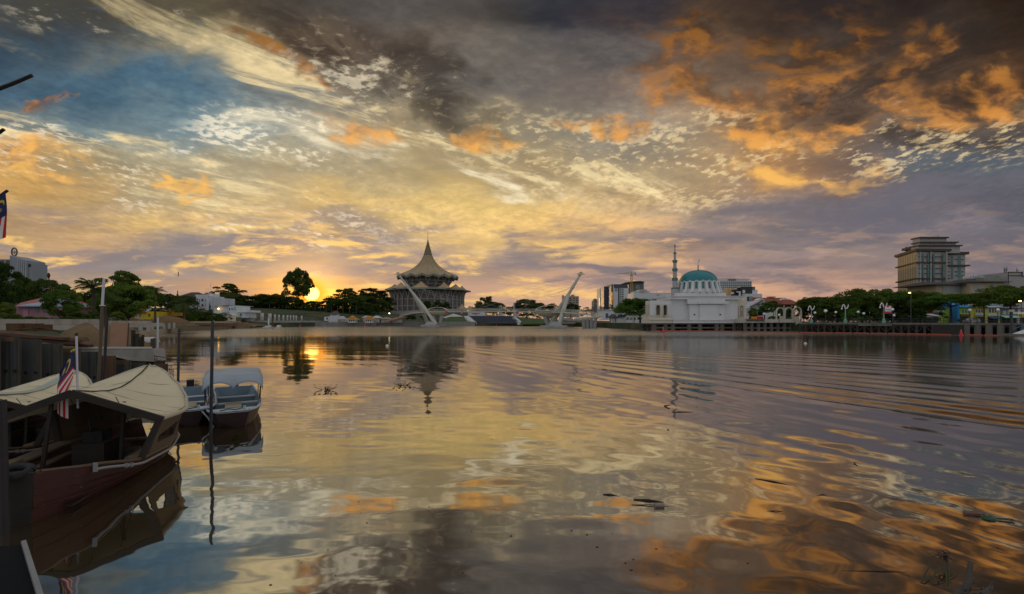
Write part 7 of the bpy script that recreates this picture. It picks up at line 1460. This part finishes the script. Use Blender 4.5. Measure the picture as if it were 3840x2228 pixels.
WOODB = M('varnished hull wood', (.105, .068, .038), .5, .25, 2.5, streak=.2, dirt=((.12, .075, .04, 1), .6), bump=.15); REDH = M('dull red hull paint', (.062, .017, .012), .5, .35, 2, streak=.25, dirt=((.06, .022, .016, 1), .7), bump=.15); DARKW = M('dark boat timber', (.028, .022, .018), .7, .3, 3, streak=.2); PLANK = M('bench plank', (.15, .11, .075), .7, .2, 3, streak=.2, dirt=((.13, .09, .06, 1), .5))
CANV = M('cream roof canvas', (.64, .565, .385), .8, .05, 1.2, dirt=((.44, .38, .26, 1), .8), bump=.25); CANG = M('green grey canvas', (.40, .44, .38), .8, .1, 2); TRIM = M('canvas trim', (.46, .42, .33), .8, .12, 4)
def interp(tab, s):
    for (a, *va), (b, *vb) in zip(tab, tab[1:]):
        if a <= s <= b: k = (s - a) / (b - a); k = k * k * (3 - 2 * k) * .35 + k * .65; return [x + (y - x) * k for x, y in zip(va, vb)]
    return list(tab[-1][1:]) if s > tab[-1][0] else list(tab[0][1:])
def river_taxi(label, hull_label, second=False):
    """roofed wooden river boat; local frame: +y along the keel away from the near end, +x to the right"""
    T = thing('river_taxi', label, 'boat')
    #        s     half beam, sheer z, waterline half beam
    ST = [(-.22, .44, .70, .36), (.30, .80, .60, .55), (1.4, 1.00, .36, .74), (2.5, 1.02, .32, .82), (3.4, .86, .36, .62), (4.1, .52, .46, .30), (4.45, .20, .54, .06)]
    N = 30; rows = []
    for i in range(N + 1):
        s = -.22 + 4.67 * i / N; hb, sz, hw = interp(ST, s); rake = .10 * max(0, (1 - (s + .22) / .9))
        sec = []
        for sg in (1, -1):
            q = [(sg * hb, s - rake, sz), (sg * (hb * .8 + hw * .2) * 1.01, s - rake * .7, sz * .72), (sg * (hb * .35 + hw * .65) * 1.02, s - rake * .3, sz * .32), (sg * hw, s, 0), (sg * hw * .72, s + .02, -.22), (0, s + .04, -.32)]
            sec += q if sg > 0 else q[::-1][1:]
        rows.append(sec)
    h = MB().grid(rows); h.add(rows[0], [tuple(range(len(rows[0])))]); hull = part('hull', h, REDH, T, local=True, smooth=False, solid=.03)
    gun = MB()
    for sg in (1, -1): gun.tube([(sg * (interp(ST, s)[0] + .015), s, interp(ST, s)[1]) for s in np.linspace(-.2, 4.4, 26)], .028, 6)
    part('gunwale', gun, WOODB, hull, local=True)
    part('transom', MB().extr([(-.46, -.34, .72), (.46, -.34, .72), (.38, -.26, .0), (.25, -.24, -.25), (-.25, -.24, -.25), (-.38, -.26, 0)], (0, .05, 0)), DARKW, hull, local=True)  # shade on the near end is put into its dark timber colour
    rail = MB().tube([(interp(ST, s)[0] + .05, s, interp(ST, s)[1] - .07) for s in np.linspace(.30, 4.0, 22)], .022, 6); part('rubbing_pipe', rail, M('grey pipe', (.24, .25, .27), .4, .1, 3), hull, local=True)
    for s in (.30, .95, 1.06): b = interp(ST, s); part('pipe_clip', MB().box(b[0] + .03, b[0] + .082, s - .014, s + .014, b[1] - .105, b[1] - (.035 if s > .5 else -.03)), M('grey pipe', (.4, .41, .44)), hull, local=True)
    for k, fz in enumerate((.8, .55, .3)):
        stk = MB().tube([((interp(ST, s)[0] * (.35 + .65 * fz) + interp(ST, s)[2] * .65 * (1 - fz)) * 1.012 + .006, s - .06 * max(0, (1 - (s + .22) / .9)), interp(ST, s)[1] * fz) for s in np.linspace(-.2, 4.2, 24)], .009, 4); part('strake', stk, REDH if k else WOODB, hull, local=True)
    # inside: floor boards, benches
    for k in range(7): x = -.66 + k * .19; part('floor_board', MB().box(x, x + .175, .15, 3.6, .05, .08), DARKW, T, local=True)
    for x0, x1, s0, s1, z in ((-.95, -.68, .2, 1.5, .46), (-.98, -.70, 1.6, 3.4, .40), (-.62, -.50, .1, 3.2, .28), (.72, .96, 1.5, 3.2, .34)): part('bench', MB().box(x0, x1, s0, s1, z, z + .035), PLANK, T, local=True)
    for s, hb in ((.25, .7), (1.25, .95), (3.3, .8)): part('thwart', MB().box(-hb, hb, s, s + .12, .28, .32), PLANK, T, local=True)
    part('engine_box', MB().box(-.28, .2, 2.0, 2.7, .08, .55), DARKW, T, local=True); part('engine', MB().box(-.2, .1, 2.15, 2.5, .55, .74).tube([(-.1, 2.2, .74), (-.1, 2.2, .95), (.1, 2.15, 1.0)], .03, 6), M('engine black', (.02, .02, .02), .5, .2, 3), T, local=True)
    # saddle roof rising to a horn at the far end
    RG = [(1.45, 1.30, 1.58, 1.06), (2.26, 1.30, 1.46, 1.02), (2.6, 1.30, 1.42, 1.03), (3.04, 1.15, 1.42, 1.18), (3.45, .92, 1.49, 1.36), (3.9, .60, 1.61, 1.52), (4.2, .34, 1.72, 1.66), (4.38, .04, 1.80, 1.78)]  # s, half width, ridge z, eave z
    P = []
    for s in np.linspace(1.45, 4.38, 34):
        w, zr, ze = interp(RG, s); row = []
        for k in range(-8, 9): q = k / 8; row.append((q * w, s, zr + (ze - zr) * (abs(q) ** .92) + .035 * math.sin(math.pi * abs(q)) * -1 + .006 * math.sin(s * 9 + k)))
        P.append(row)
    roof = part('roof', MB().grid(P), CANV, T, local=True, smooth=True, solid=.03)
    e = MB(); edge = []
    for sg in (1, -1): e.tube([(sg * (interp(RG, s)[0] + .01), s, interp(RG, s)[2] - .015) for s in np.linspace(1.45, 4.36, 30)], .034, 7)
    part('rolled_edge', e, TRIM, roof, local=True); part('ridge_seam', MB().tube([(0, s, interp(RG, s)[1] + .022) for s in np.linspace(1.45, 4.38, 24)], .014, 5), M('seam dark', (.05, .045, .04), .8, .2, 3) if not second else CANG, roof, local=True)
    for s in (1.95, 2.45, 3.0, 3.55):
        w, zr, ze = interp(RG, s); part('canvas_seam', MB().tube([(k / 8 * w * .99, s + .02 * math.sin(k), zr + (ze - zr) * (abs(k / 8) ** .92) - .035 * math.sin(math.pi * abs(k / 8)) + .018) for k in range(-8, 9)], .007, 4), TRIM, roof, local=True)
    lc = MB()
    for s in np.linspace(2.3, 4.3, 34): w, zr, ze = interp(RG, s); lc.tube([(w + .035, s, ze - .05), (w - .03, s, ze + .03)], .006, 4)
    part('lacing', lc, DARKW, roof, local=True)
    for sg in (1, -1): part('gable_beam', MB().beam((0, 1.43, 1.57), (sg * 1.33, 1.40, 1.03), .05, .12), DARKW, roof, local=True)
    if second: part('ridge_cover', MB().grid([[(-.16, s, interp(RG, s)[1] - .02) for s in np.linspace(1.45, 4.3, 20)], [(0, s, interp(RG, s)[1] + .045) for s in np.linspace(1.45, 4.3, 20)], [(.10, s, interp(RG, s)[1] - .0) for s in np.linspace(1.45, 4.3, 20)]]), CANG, roof, local=True, solid=.02)
    for x0, s0, z0, x1, s1, z1 in ((1.00, 1.42, .36, 1.28, 1.42, 1.05), (-1.0, 1.42, .36, -1.28, 1.42, 1.05), (.45, 2.0, .1, .5, 2.0, 1.3), (-.45, 1.5, .1, -.3, 1.5, 1.45), (-.95, 3.0, .3, -1.1, 3.0, 1.15)): part('roof_post', MB().beam((x0, s0, z0), (x1, s1, z1), .09 if abs(x0) > .9 else .05, .09 if abs(x0) > .9 else .05), DARKW, T, local=True)
    for x, s in ((.2, 1.5), (-.1, 1.6), (.55, 1.6)): part('stay', MB().tube([(x, s, 1.45), (x + .12, s + .7, .35)], .008, 4), DARKW, T, local=True)
    # side boarding with cut-out openings, aft half of the boat
    for sg in (1, -1):
        n, m_ = 84, 30; mb = MB(); idx = {}
        def pt(i, j):
            s0_ = 1.62 if sg > 0 else 3.05; s = s0_ + (4.24 - s0_) * i / n; hb, sz, _ = interp(ST, s); w, zr, ze = interp(RG, s); t_ = j / m_; w2 = min(w, hb + .22) if s < 3 else min(w + .02, hb + .12)
            return (sg * (hb + (w2 - hb) * t_ + .01), s, sz + (ze - .05 - sz) * t_)
        def hole(a, b):                           # a along 0..1, b up 0..1
            if sg < 0: return False
            if .06 < a < .36: return .30 < b < .52 + (a - .06) * .9 and b < .78
            if .43 < a < .60: return .30 + .05 * (a - .43) < b < .86 - abs(a - .50) * 5.2
            return False
        for i in range(n + 1):
            for j in range(m_ + 1): idx[i, j] = len(mb.v); mb.v.append(pt(i, j))
        for i in range(n):
            for j in range(m_):
                if not hole((i + .5) / n, (j + .5) / m_): mb.f.append((idx[i, j], idx[i + 1, j], idx[i + 1, j + 1], idx[i, j + 1]))
        part('side_board', mb, WOODB, T, local=True, solid=.022)
    # tyre fender on the near corner
    m = MB(); c = Vector((.16, -.28, .72)); pts = [c + Vector((.20 * math.cos(a), .05, .0)) + Vector((0, .17 * math.sin(a), .03 * math.sin(a))) for a in [6.2832 * i / 20 for i in range(21)]]; m.tube(pts, .055, 8, cap=False); part('tyre_fender', m, M('old tyre', (.018, .019, .022), .75, .3, 6, bump=.4), T, local=True, smooth=True)
    return T
axis = math.atan2(.305, .952)                     # heading of the moored boats
bt = river_taxi('near river taxi with cream saddle roof and dull red hull', 'red hull'); bt.location = (-6.75 - .38 * .952, 6.52 - .38 * .305, 0); bt.rotation_euler.z = axis
b2 = river_taxi('second river taxi with grey-green ridge cover, left of the near one', 'dark hull', True); b2.location = (-11.55 + .305 * 4.38 + .12, 11.76 - .952 * 4.38 - .1, -.02); b2.rotation_euler.z = axis - .03; b2.scale = (.96, 1.0, .87)

def boat_flag():
    d = 8.02; p0, p1 = at(292, 1478, d), at(287, 1260, d)
    t = thing('boat_flag', 'red and white striped flag with blue canton drooping from a white pole', 'flag', p0); part('pole', MB().tube([p0 - Vector((0, 0, .25)), p1], .016, 8), M('white pole', (.60, .58, .70), .4, .05, 3), t); part('pole_cap', MB().tube([p1, p1 + Vector((0, 0, .05))], .02, 8), DARKW, t)
    H, W = 26, 18; P = []
    for i in range(H + 1):
        a = i / H; row = []
        for j in range(W + 1):
            b = j / W
            fold = math.sin(b * 6.0 + .6) * .08 * min(1, a * 2.2); x = -.012 - (.27 - .17 * b) * min(1, a * 2.2) - .07 * math.sin(b * math.pi) * min(1, a * 2); z = -b * .50 * (1 - .10 * a) - a * .86 * (1 - .12 * b) + .02 * math.sin(b * 6)
            row.append((p1.x + x + .02 + .05 * fold, d - .07 + fold * .6, p1.z - .24 + z))
        P.append(row)
    cloth('flag_cloth', P, t, FLAG); part('yellow_tie', MB().tube([(p1.x - .015, d - .02, p1.z - .24), (p1.x - .07, d - .02, p1.z - .28)], .018, 6), M('yellow tie', (.6, .48, .02), .7, .1, 2), t)
boat_flag()

def small_boats():
    SL = M('slate blue paint', (.20, .27, .33), .5, .12, 3, dirt=((.13, .18, .21, 1), .5)); SLW = M('pale blue paint', (.40, .47, .53), .5, .08, 3); MAR = M('maroon hull', (.034, .011, .012), .5, .2, 2); CNV = M('grey canvas', (.33, .38, .43), .75, .08, 1.5, dirt=((.19, .22, .26, 1), .5), bump=.1)
    def punt(label, loc, rz, canopy):
        T = thing('canopied_boat' if canopy else 'open_punt', label, 'boat')
        L = 5.2; ST = [(0, .40, .50, .30), (.5, .62, .42, .50), (1.4, .74, .36, .62), (3.2, .76, .38, .64), (4.6, .68, .46, .55), (L, .60, .52, .46)]; rows = []; inn = []
        for s in np.linspace(0, L, 20):
            hb, sz, hw = interp(ST, s); rk = -.28 * max(0, 1 - s / .7)
            rows.append([(hb, s + rk, sz), (hw * .5 + hb * .5, s + rk * .6, sz * .5), (hw, s, -.02), (hw * .8, s, -.16), (-hw * .8, s, -.16), (-hw, s, -.02), (-hw * .5 - hb * .5, s + rk * .6, sz * .5), (-hb, s + rk, sz)]); inn.append([(hb - .05, s + rk, sz - .0), (hw - .06, s, .08), (-hw + .06, s, .08), (-hb + .05, s + rk, sz - .0)])
        h = MB().grid(rows); h.add(rows[0], [tuple(range(8))]); h.add(rows[-1], [tuple(range(8))[::-1]]); hull = part('hull', h, MAR, T, local=True); part('inner_skin', MB().grid(inn), SL, hull, local=True); g = MB()
        for sg in (1, -1): g.tube([(sg * (interp(ST, s)[0] - .01), s - .28 * max(0, 1 - s / .7), interp(ST, s)[1] + .015) for s in np.linspace(0, L, 18)], .035, 6)
        part('gunwale', g, SLW, hull, local=True); part('fore_deck', MB().prism([(-.38, -.27), (.38, -.27), (.52, .32), (-.52, .32)], .46, .49), SLW, T, local=True); part('stern_board', MB().box(-.58, .58, L - .06, L, .06, .52), SL, T, local=True)
        for s in (1.0, 2.2, 3.6): hb = interp(ST, s)[0]; part('bench', MB().box(-hb + .06, hb - .06, s, s + .26, .30, .335), SLW, T, local=True); part('bench_front', MB().box(-hb + .1, hb - .1, s + .02, s + .05, .06, .30), SL, T, local=True)
        part('deck_mat', MB().box(-.22, .22, 1.3, 2.3, .34, .35), M('straw mat', (.36, .32, .24), .9, .1, 6), T, local=True); part('mooring_post', MB().tube([(.28, -.05, .48), (.28, -.05, .60)], .035, 8), SLW, T, local=True)
        rp = MB().tube([(-.3, -.12, .52), (-.1, .02, .53), (.08, -.1, .52), (.25, .04, .53)], .018, 5); part('rope', rp, M('dark rope', (.09, .08, .07), .9, .2, 5), T, local=True)
        if canopy:
            s0, s1, w = 1.85, 3.85, .76; zc = 1.30; P = []
            for i in range(15):
                s = s0 + (s1 - s0) * i / 14; a = i / 14; P.append([(q / 6 * w * 1.06, s, zc + .02 * (1 - (q / 6) ** 2) + .05 * a - .012 * abs(math.sin(a * 9)) - (.05 * (abs(q) / 6) ** 8)) for q in range(-6, 7)])
            cv = part('canopy', MB().grid(P), CNV, T, local=True, smooth=True, solid=.012)
            # front valance with a scooped lower edge, and one behind
            for sv, dp, nm in ((s0 - .01, .44, 'front_valance'), (s1 + .01, .40, 'rear_valance')):
                V = []
                for i in range(25):
                    q = i / 12 - 1; arcs = abs(math.sin((q + 1) * math.pi * 1.0)) ** .55; drop = dp - (dp * .52) * arcs; ty = -.20 if sv < 3 else .15
                    V.append([(q * w * 1.06, sv + (ty * k), zc + .02 * (1 - q * q) + (.05 if sv > 3 else 0) - .05 * abs(q) ** 8 + .0 - drop * k) for k in (0, .35, .7, 1)])
                part(nm, MB().grid(V), CNV, cv, local=True, smooth=True, solid=.01)
            for x in (-w, w):
                for s, s2 in ((s0, s0 + .45), (s1, s1 - .4), (s0 + .05, s0 - .42)): hb = interp(ST, s2)[0]; part('canopy_strut', MB().tube([(math.copysign(hb - .02, x), s2, .40), (x, s, zc - .03)], .014, 6), DARKW, T, local=True)
            part('outboard_motor', MB().box(-.14, .14, L - .02, L + .22, .45, .85).tube([(0, L + .12, .5), (0, L + .16, -.3)], .05, 6).beam((0, L, .7), (-.15, L - .45, .78), .04), M('engine black', (.02, .02, .02)), T, local=True)
        else:
            part('chain', MB().tube([(.34, -.22, .45), (.50, -.42, .25), (.62, -.6, .0), (.68, -.7, -.2)], .025, 5), M('galvanised chain', (.35, .36, .38), .5, .2, 8), T, local=True)
            part('outboard_motor', MB().box(-.12, .12, L - .02, L + .18, .45, .78).beam((0, L, .68), (-.1, L - .4, .8), .04), M('engine black', (.02, .02, .02)), T, local=True)
        T.location = loc; T.rotation_euler.z = rz; return T
    r = math.atan2(3.15, 4.3)
    punt('small maroon boat with grey canvas canopy', (-7.42, 12.05, 0), r * .86, True).scale = (.95, .95, .9); punt('open maroon punt painted slate blue inside, beside the canopied boat', (-8.72, 12.15, 0), r * .95, False).scale = (.95, .95, .9)
small_boats()

def jetty_and_flags():
    # dark jetty corner at the lower left
    JB = M('jetty black', (.009, .010, .013), .9, .3, 3, streak=.2, spec=.1); t = thing('jetty_corner', 'dark jetty corner with pale edge strip at the lower left', 'jetty', (-4.2, 2.8, 0))
    top = [(-4.16, 3.86), (-3.20, 3.08), (-3.0, 2.0), (-5.6, 2.0), (-5.3, 3.62)]
    part('deck', MB().prism(top, .62, .90), JB, t); part('edge_strip', MB().beam((-4.17, 3.87, .91), (-3.20, 3.08, .91), .03, .04), M('edge pale', (.22, .23, .24), .6, .15, 4), t)
    for x, y in ((-4.1, 3.5), (-3.5, 2.9), (-4.9, 3.3)): part('post', MB().tube([(x, y, -.8), (x, y, .7)], .08, 8), JB, t)
    # flag staffs leaning in from the left edge
    BL = M('staff black', (.012, .012, .012), .6, .2, 3)
    def staff(lab, a, b, d, r, fl=None):
        p, q = at(*a, d), at(*b, d); t = thing('flag_staff', lab, 'flagpole', p, group='dark staffs at the left edge'); n = 9; m = MB(); rr = random.Random(int(b[1])); m.tube([p.lerp(q, i / n) + Vector((0, 0, rr.uniform(-.004, .004))) for i in range(n + 1)], [r * (1.25 - .35 * i / n) for i in range(n + 1)], 7); part('shaft', m, BL, t)
        return q
    staff('uppermost black staff slanting in at the left edge', (-220, 420), (120, 284), 4.0, .017); staff('short black staff tip at the middle left edge', (-160, 590), (15, 486), 4.0, .015); q = staff('black staff carrying the flag at the left edge', (-160, 850), (28, 714), 5.0, .016)
    t = thing('edge_flag', 'striped flag hanging from the staff at the left edge', 'flag', q); P = []
    for i in range(17):
        a = i / 16; row = []
        for j in range(13): b = j / 12; p = q + (at(-160, 850, 5) - q).normalized() * (b * .42); row.append((p.x - .03 * a * (1 - b) + .015 * math.sin(a * 5 + b * 4), 5.0 - .02 + .05 * math.sin(b * 8 + a * 2) * a, p.z - .015 - a * .50))
        P.append(row)
    cloth('flag_cloth', P, t, FLAG)
jetty_and_flags()
# ------------------------------------------------------------------ things afloat and in the shallows
def afloat():
    STK = M('wet stick', (.03, .02, .014), .5, .3, 8); GRN = leafmat('water weed', (.02, .045, .01), (.05, .085, .02), .2)
    def wat(px, py): d = 4760 / (py - HY); return Vector((ax(px, d), d, 0))
    def stick(px, py, L, ang, lab, r=.02, bend=.0):
        L *= .75; r *= .7
        c = wat(px, py) + Vector((0, 0, -.004)); u = Vector((math.cos(R(ang)), math.sin(R(ang)), 0)); n = Vector((-u.y, u.x, 0)); single('floating_stick', MB().tube([c - u * L / 2, c + n * bend + Vector((0, 0, .015)), c + u * L / 2], [r * 1.0, r * .8, r * .3], 6), STK, lab, 'stick', base=c, group='sticks adrift on the river')
    stick(2900, 1808, .75, -38, 'long thin stick adrift right of centre'); stick(2288, 1856, .30, -10, 'short tapered stick adrift left of the floating twig pair'); stick(2432, 1878, .60, -12, 'dark knotted stick adrift at lower centre right', .028); stick(2440, 1896, .75, -6, 'thin stick adrift just below the knotted stick', .012); stick(3310, 2145, 1.15, -3, 'long thin stick adrift near the reed clump', .010); stick(3090, 1860, .30, 0, 'forked stick adrift at right', .012, .04); stick(2560, 1545, .9, 2, 'flat stick adrift on the far wash', .02); stick(2520, 1525, 1.1, 60, 'curved stick adrift on the far wash', .025, .25); stick(2910, 1918, .35, -5, 'short stick adrift right of lower centre', .010); stick(3215, 1740, .4, 55, 'small curved stick adrift near the right', .012, .06); stick(2510, 1612, .35, 70, 'small dark twig adrift below the wash', .015, .05)
    def weed(px, py, w, lab, n=16):
        c = wat(px, py); t = thing('water_weed', lab, 'floating weed', c, group='floating weed'); q = random.Random(px); m = MB(); st = MB()
        for i in range(n):
            a = q.uniform(0, 6.28); r = w * q.uniform(.1, .5); b = c + Vector((r * math.cos(a), r * .6 * math.sin(a), .01)); h = q.uniform(.05, .2); st.tube([c + (b - c) * .3, b + Vector((0, 0, h * .6))], .007, 4); s = q.uniform(.035, .07); z = h
            m.add([b + Vector((-s, 0, z)), b + Vector((0, -s, z + .02)), b + Vector((s, 0, z + .01)), b + Vector((s * .3, s, z - .01)), b + Vector((-s * .5, s * .8, z))], [(0, 1, 2, 3, 4)])
        part('leaf_cluster', m, GRN, t); part('stem_cluster', st, GRN, t)
    weed(1220, 1462, 1.1, 'floating weed clump left of the spire reflection', 24); weed(1513, 1445, 1.1, 'flat floating weed near the spire reflection', 18); weed(732, 1442, .8, 'floating weed clump left of the canopied boat', 18); weed(880, 1648, .35, 'small weed tuft under the canopied boat', 10)
    for px, py, lab in ((1452, 1299, 'small white float left of the spire reflection'), (3020, 1290, 'small pale float in front of the wharf')):
        c = wat(px, py); single('white_float', MB().lathe([(.02, -.1), (.16, -.02), (.18, .1), (.02, .22)], c, 10), WHITE, lab, 'float')
    c = wat(2472, 1900); single('floating_can', MB().tube([c + Vector((-.07, 0, .02)), c + Vector((.07, .01, .02))], .035, 10), M('tin can', (.25, .20, .17), .4, .2, 6), 'small can adrift beside the thin stick', 'can')
    # rubbish: brown bottle and green bag
    c = wat(3700, 1945); single('brown_bottle', MB().lathe([(.0, -.12), (.035, -.115), (.035, .05), (.014, .09), (.014, .13), (0, .131)], (0, 0, 0), 12), M('brown bottle', (.13, .04, .02), .25, .2, 5, spec=.7), 'brown bottle adrift beside the green bag', 'bottle', base=(0, 0, 0)); o = bpy.data.objects['brown_bottle']; o.location = c + Vector((-.06, .12, .02)); o.rotation_euler = (0, R(88), R(-15))
    q = np.random.RandomState(3); P = []
    for i in range(9): P.append([(c.x + .01 + .075 * math.sin(math.pi * i / 8) * math.cos(a) * (1 + .3 * q.rand()), c.y - .02 + .055 * math.sin(math.pi * i / 8) * math.sin(a) * (1 + .4 * q.rand()), .01 + .03 * math.cos(math.pi * i / 8) * (1 + .3 * q.rand())) for a in [6.283 * j / 12 for j in range(13)]])
    single('green_bag', MB().grid(P), M('green plastic', (.010, .06, .016), .5, .4, 12, spec=.6), 'crumpled green plastic bag adrift at lower right', 'plastic bag'); single('wire_loop', MB().tube([c + Vector((.1, -.03, .02)), c + Vector((.28, -.06, .02)), c + Vector((.29, -.10, .02)), c + Vector((.25, -.10, .02)), c + Vector((.1, -.05, .02))], .006, 5), STK, 'thin wire loop trailing from the green bag', 'wire')
    # reed clump and branch in the corner
    c = wat(3535, 2120); t = thing('reed_clump', 'tangled dry reed head on bent pale stems in the lower right corner', 'reeds', (c.x, c.y - .4, 0)); RS = M('reed stem', (.055, .052, .022), .8, .2, 6); q = random.Random(9)
    for a, b in (((3425, 2215), (3495, 2140)), ((3462, 2205), (3525, 2158)), ((3545, 2240), (3545, 2128)), ((3556, 2240), (3552, 2128))):
        p, e = wat(*a), wat(*b) + Vector((0, 0, .10)); p.z = -.1; part('stem', MB().tube([p, p.lerp(e, .5) + Vector((.015, 0, .05)), e], [.011, .009, .007], 6), RS, t)
    h = wat(3535, 2125) + Vector((0, 0, .13))
    for i in range(34): a, e = q.uniform(0, 6.28), q.uniform(-.3, .7); l = q.uniform(.06, .15); st = h + Vector((q.uniform(-.07, .07), q.uniform(-.03, .03), q.uniform(-.03, .04))); k = Vector((math.cos(a) * math.cos(e), math.sin(a) * .6, math.sin(e))) * l; part('dry_leaf', MB().tube([st, st + k * .6, st + k + Vector((0, 0, -l * .35))], [.005, .004, .002], 4), STK, t)
    t = thing('drift_branch', 'grey dead branch standing in the lower right corner', 'branch', wat(3620, 2228)); GB = M('grey branch', (.075, .065, .055), .85, .3, 8, bump=.4); b0, b1 = at(3612, 2300, 4.1), at(3640, 2108, 4.35)
    part('limb', MB().tube([b0, b0.lerp(b1, .4) + Vector((-.012, 0, 0)), b0.lerp(b1, .55), b0.lerp(b1, .57) + Vector((.008, 0, 0)), b1], [.034, .030, .034, .027, .020], 9), GB, t); part('side_limb', MB().tube([at(3570, 2260, 4.05), at(3605, 2200, 4.1)], [.03, .02], 7), GB, t); part('root', MB().tube([at(3680, 2230, 4.1), at(3715, 2205, 4.15), at(3722, 2180, 4.2)], [.022, .018, .006], 6), GB, t)
    for i in range(22): p = at(3600 + q.uniform(0, 150), 2190 + q.uniform(0, 45), 4.15); part('twig', MB().tube([p, p + Vector((q.uniform(-.08, .08), q.uniform(-.05, .05), q.uniform(-.03, .05)))], [.006, .002], 4), STK, t)
    # scattered specks of leaf and foam
    q = np.random.RandomState(12); m = MB()
    for i in range(110):
        px, py = q.uniform(700, 3840), 1300 + 900 * q.rand() ** 1.3; c2 = wat(px, py); s = .004 + .010 * q.rand(); a = q.uniform(0, 6.28)
        m.add([c2 + Vector((s * math.cos(a + k * 1.257) * (1 + q.rand()), s * .7 * math.sin(a + k * 1.257) * (1 + q.rand()), .003)) for k in range(5)], [(0, 1, 2, 3, 4)])
    tag(part('floating_specks', m, M('speck brown', (.07, .055, .03), .8, .5, 9)), 'scattered specks of leaf litter on the river', 'litter', kind='stuff')
afloat()
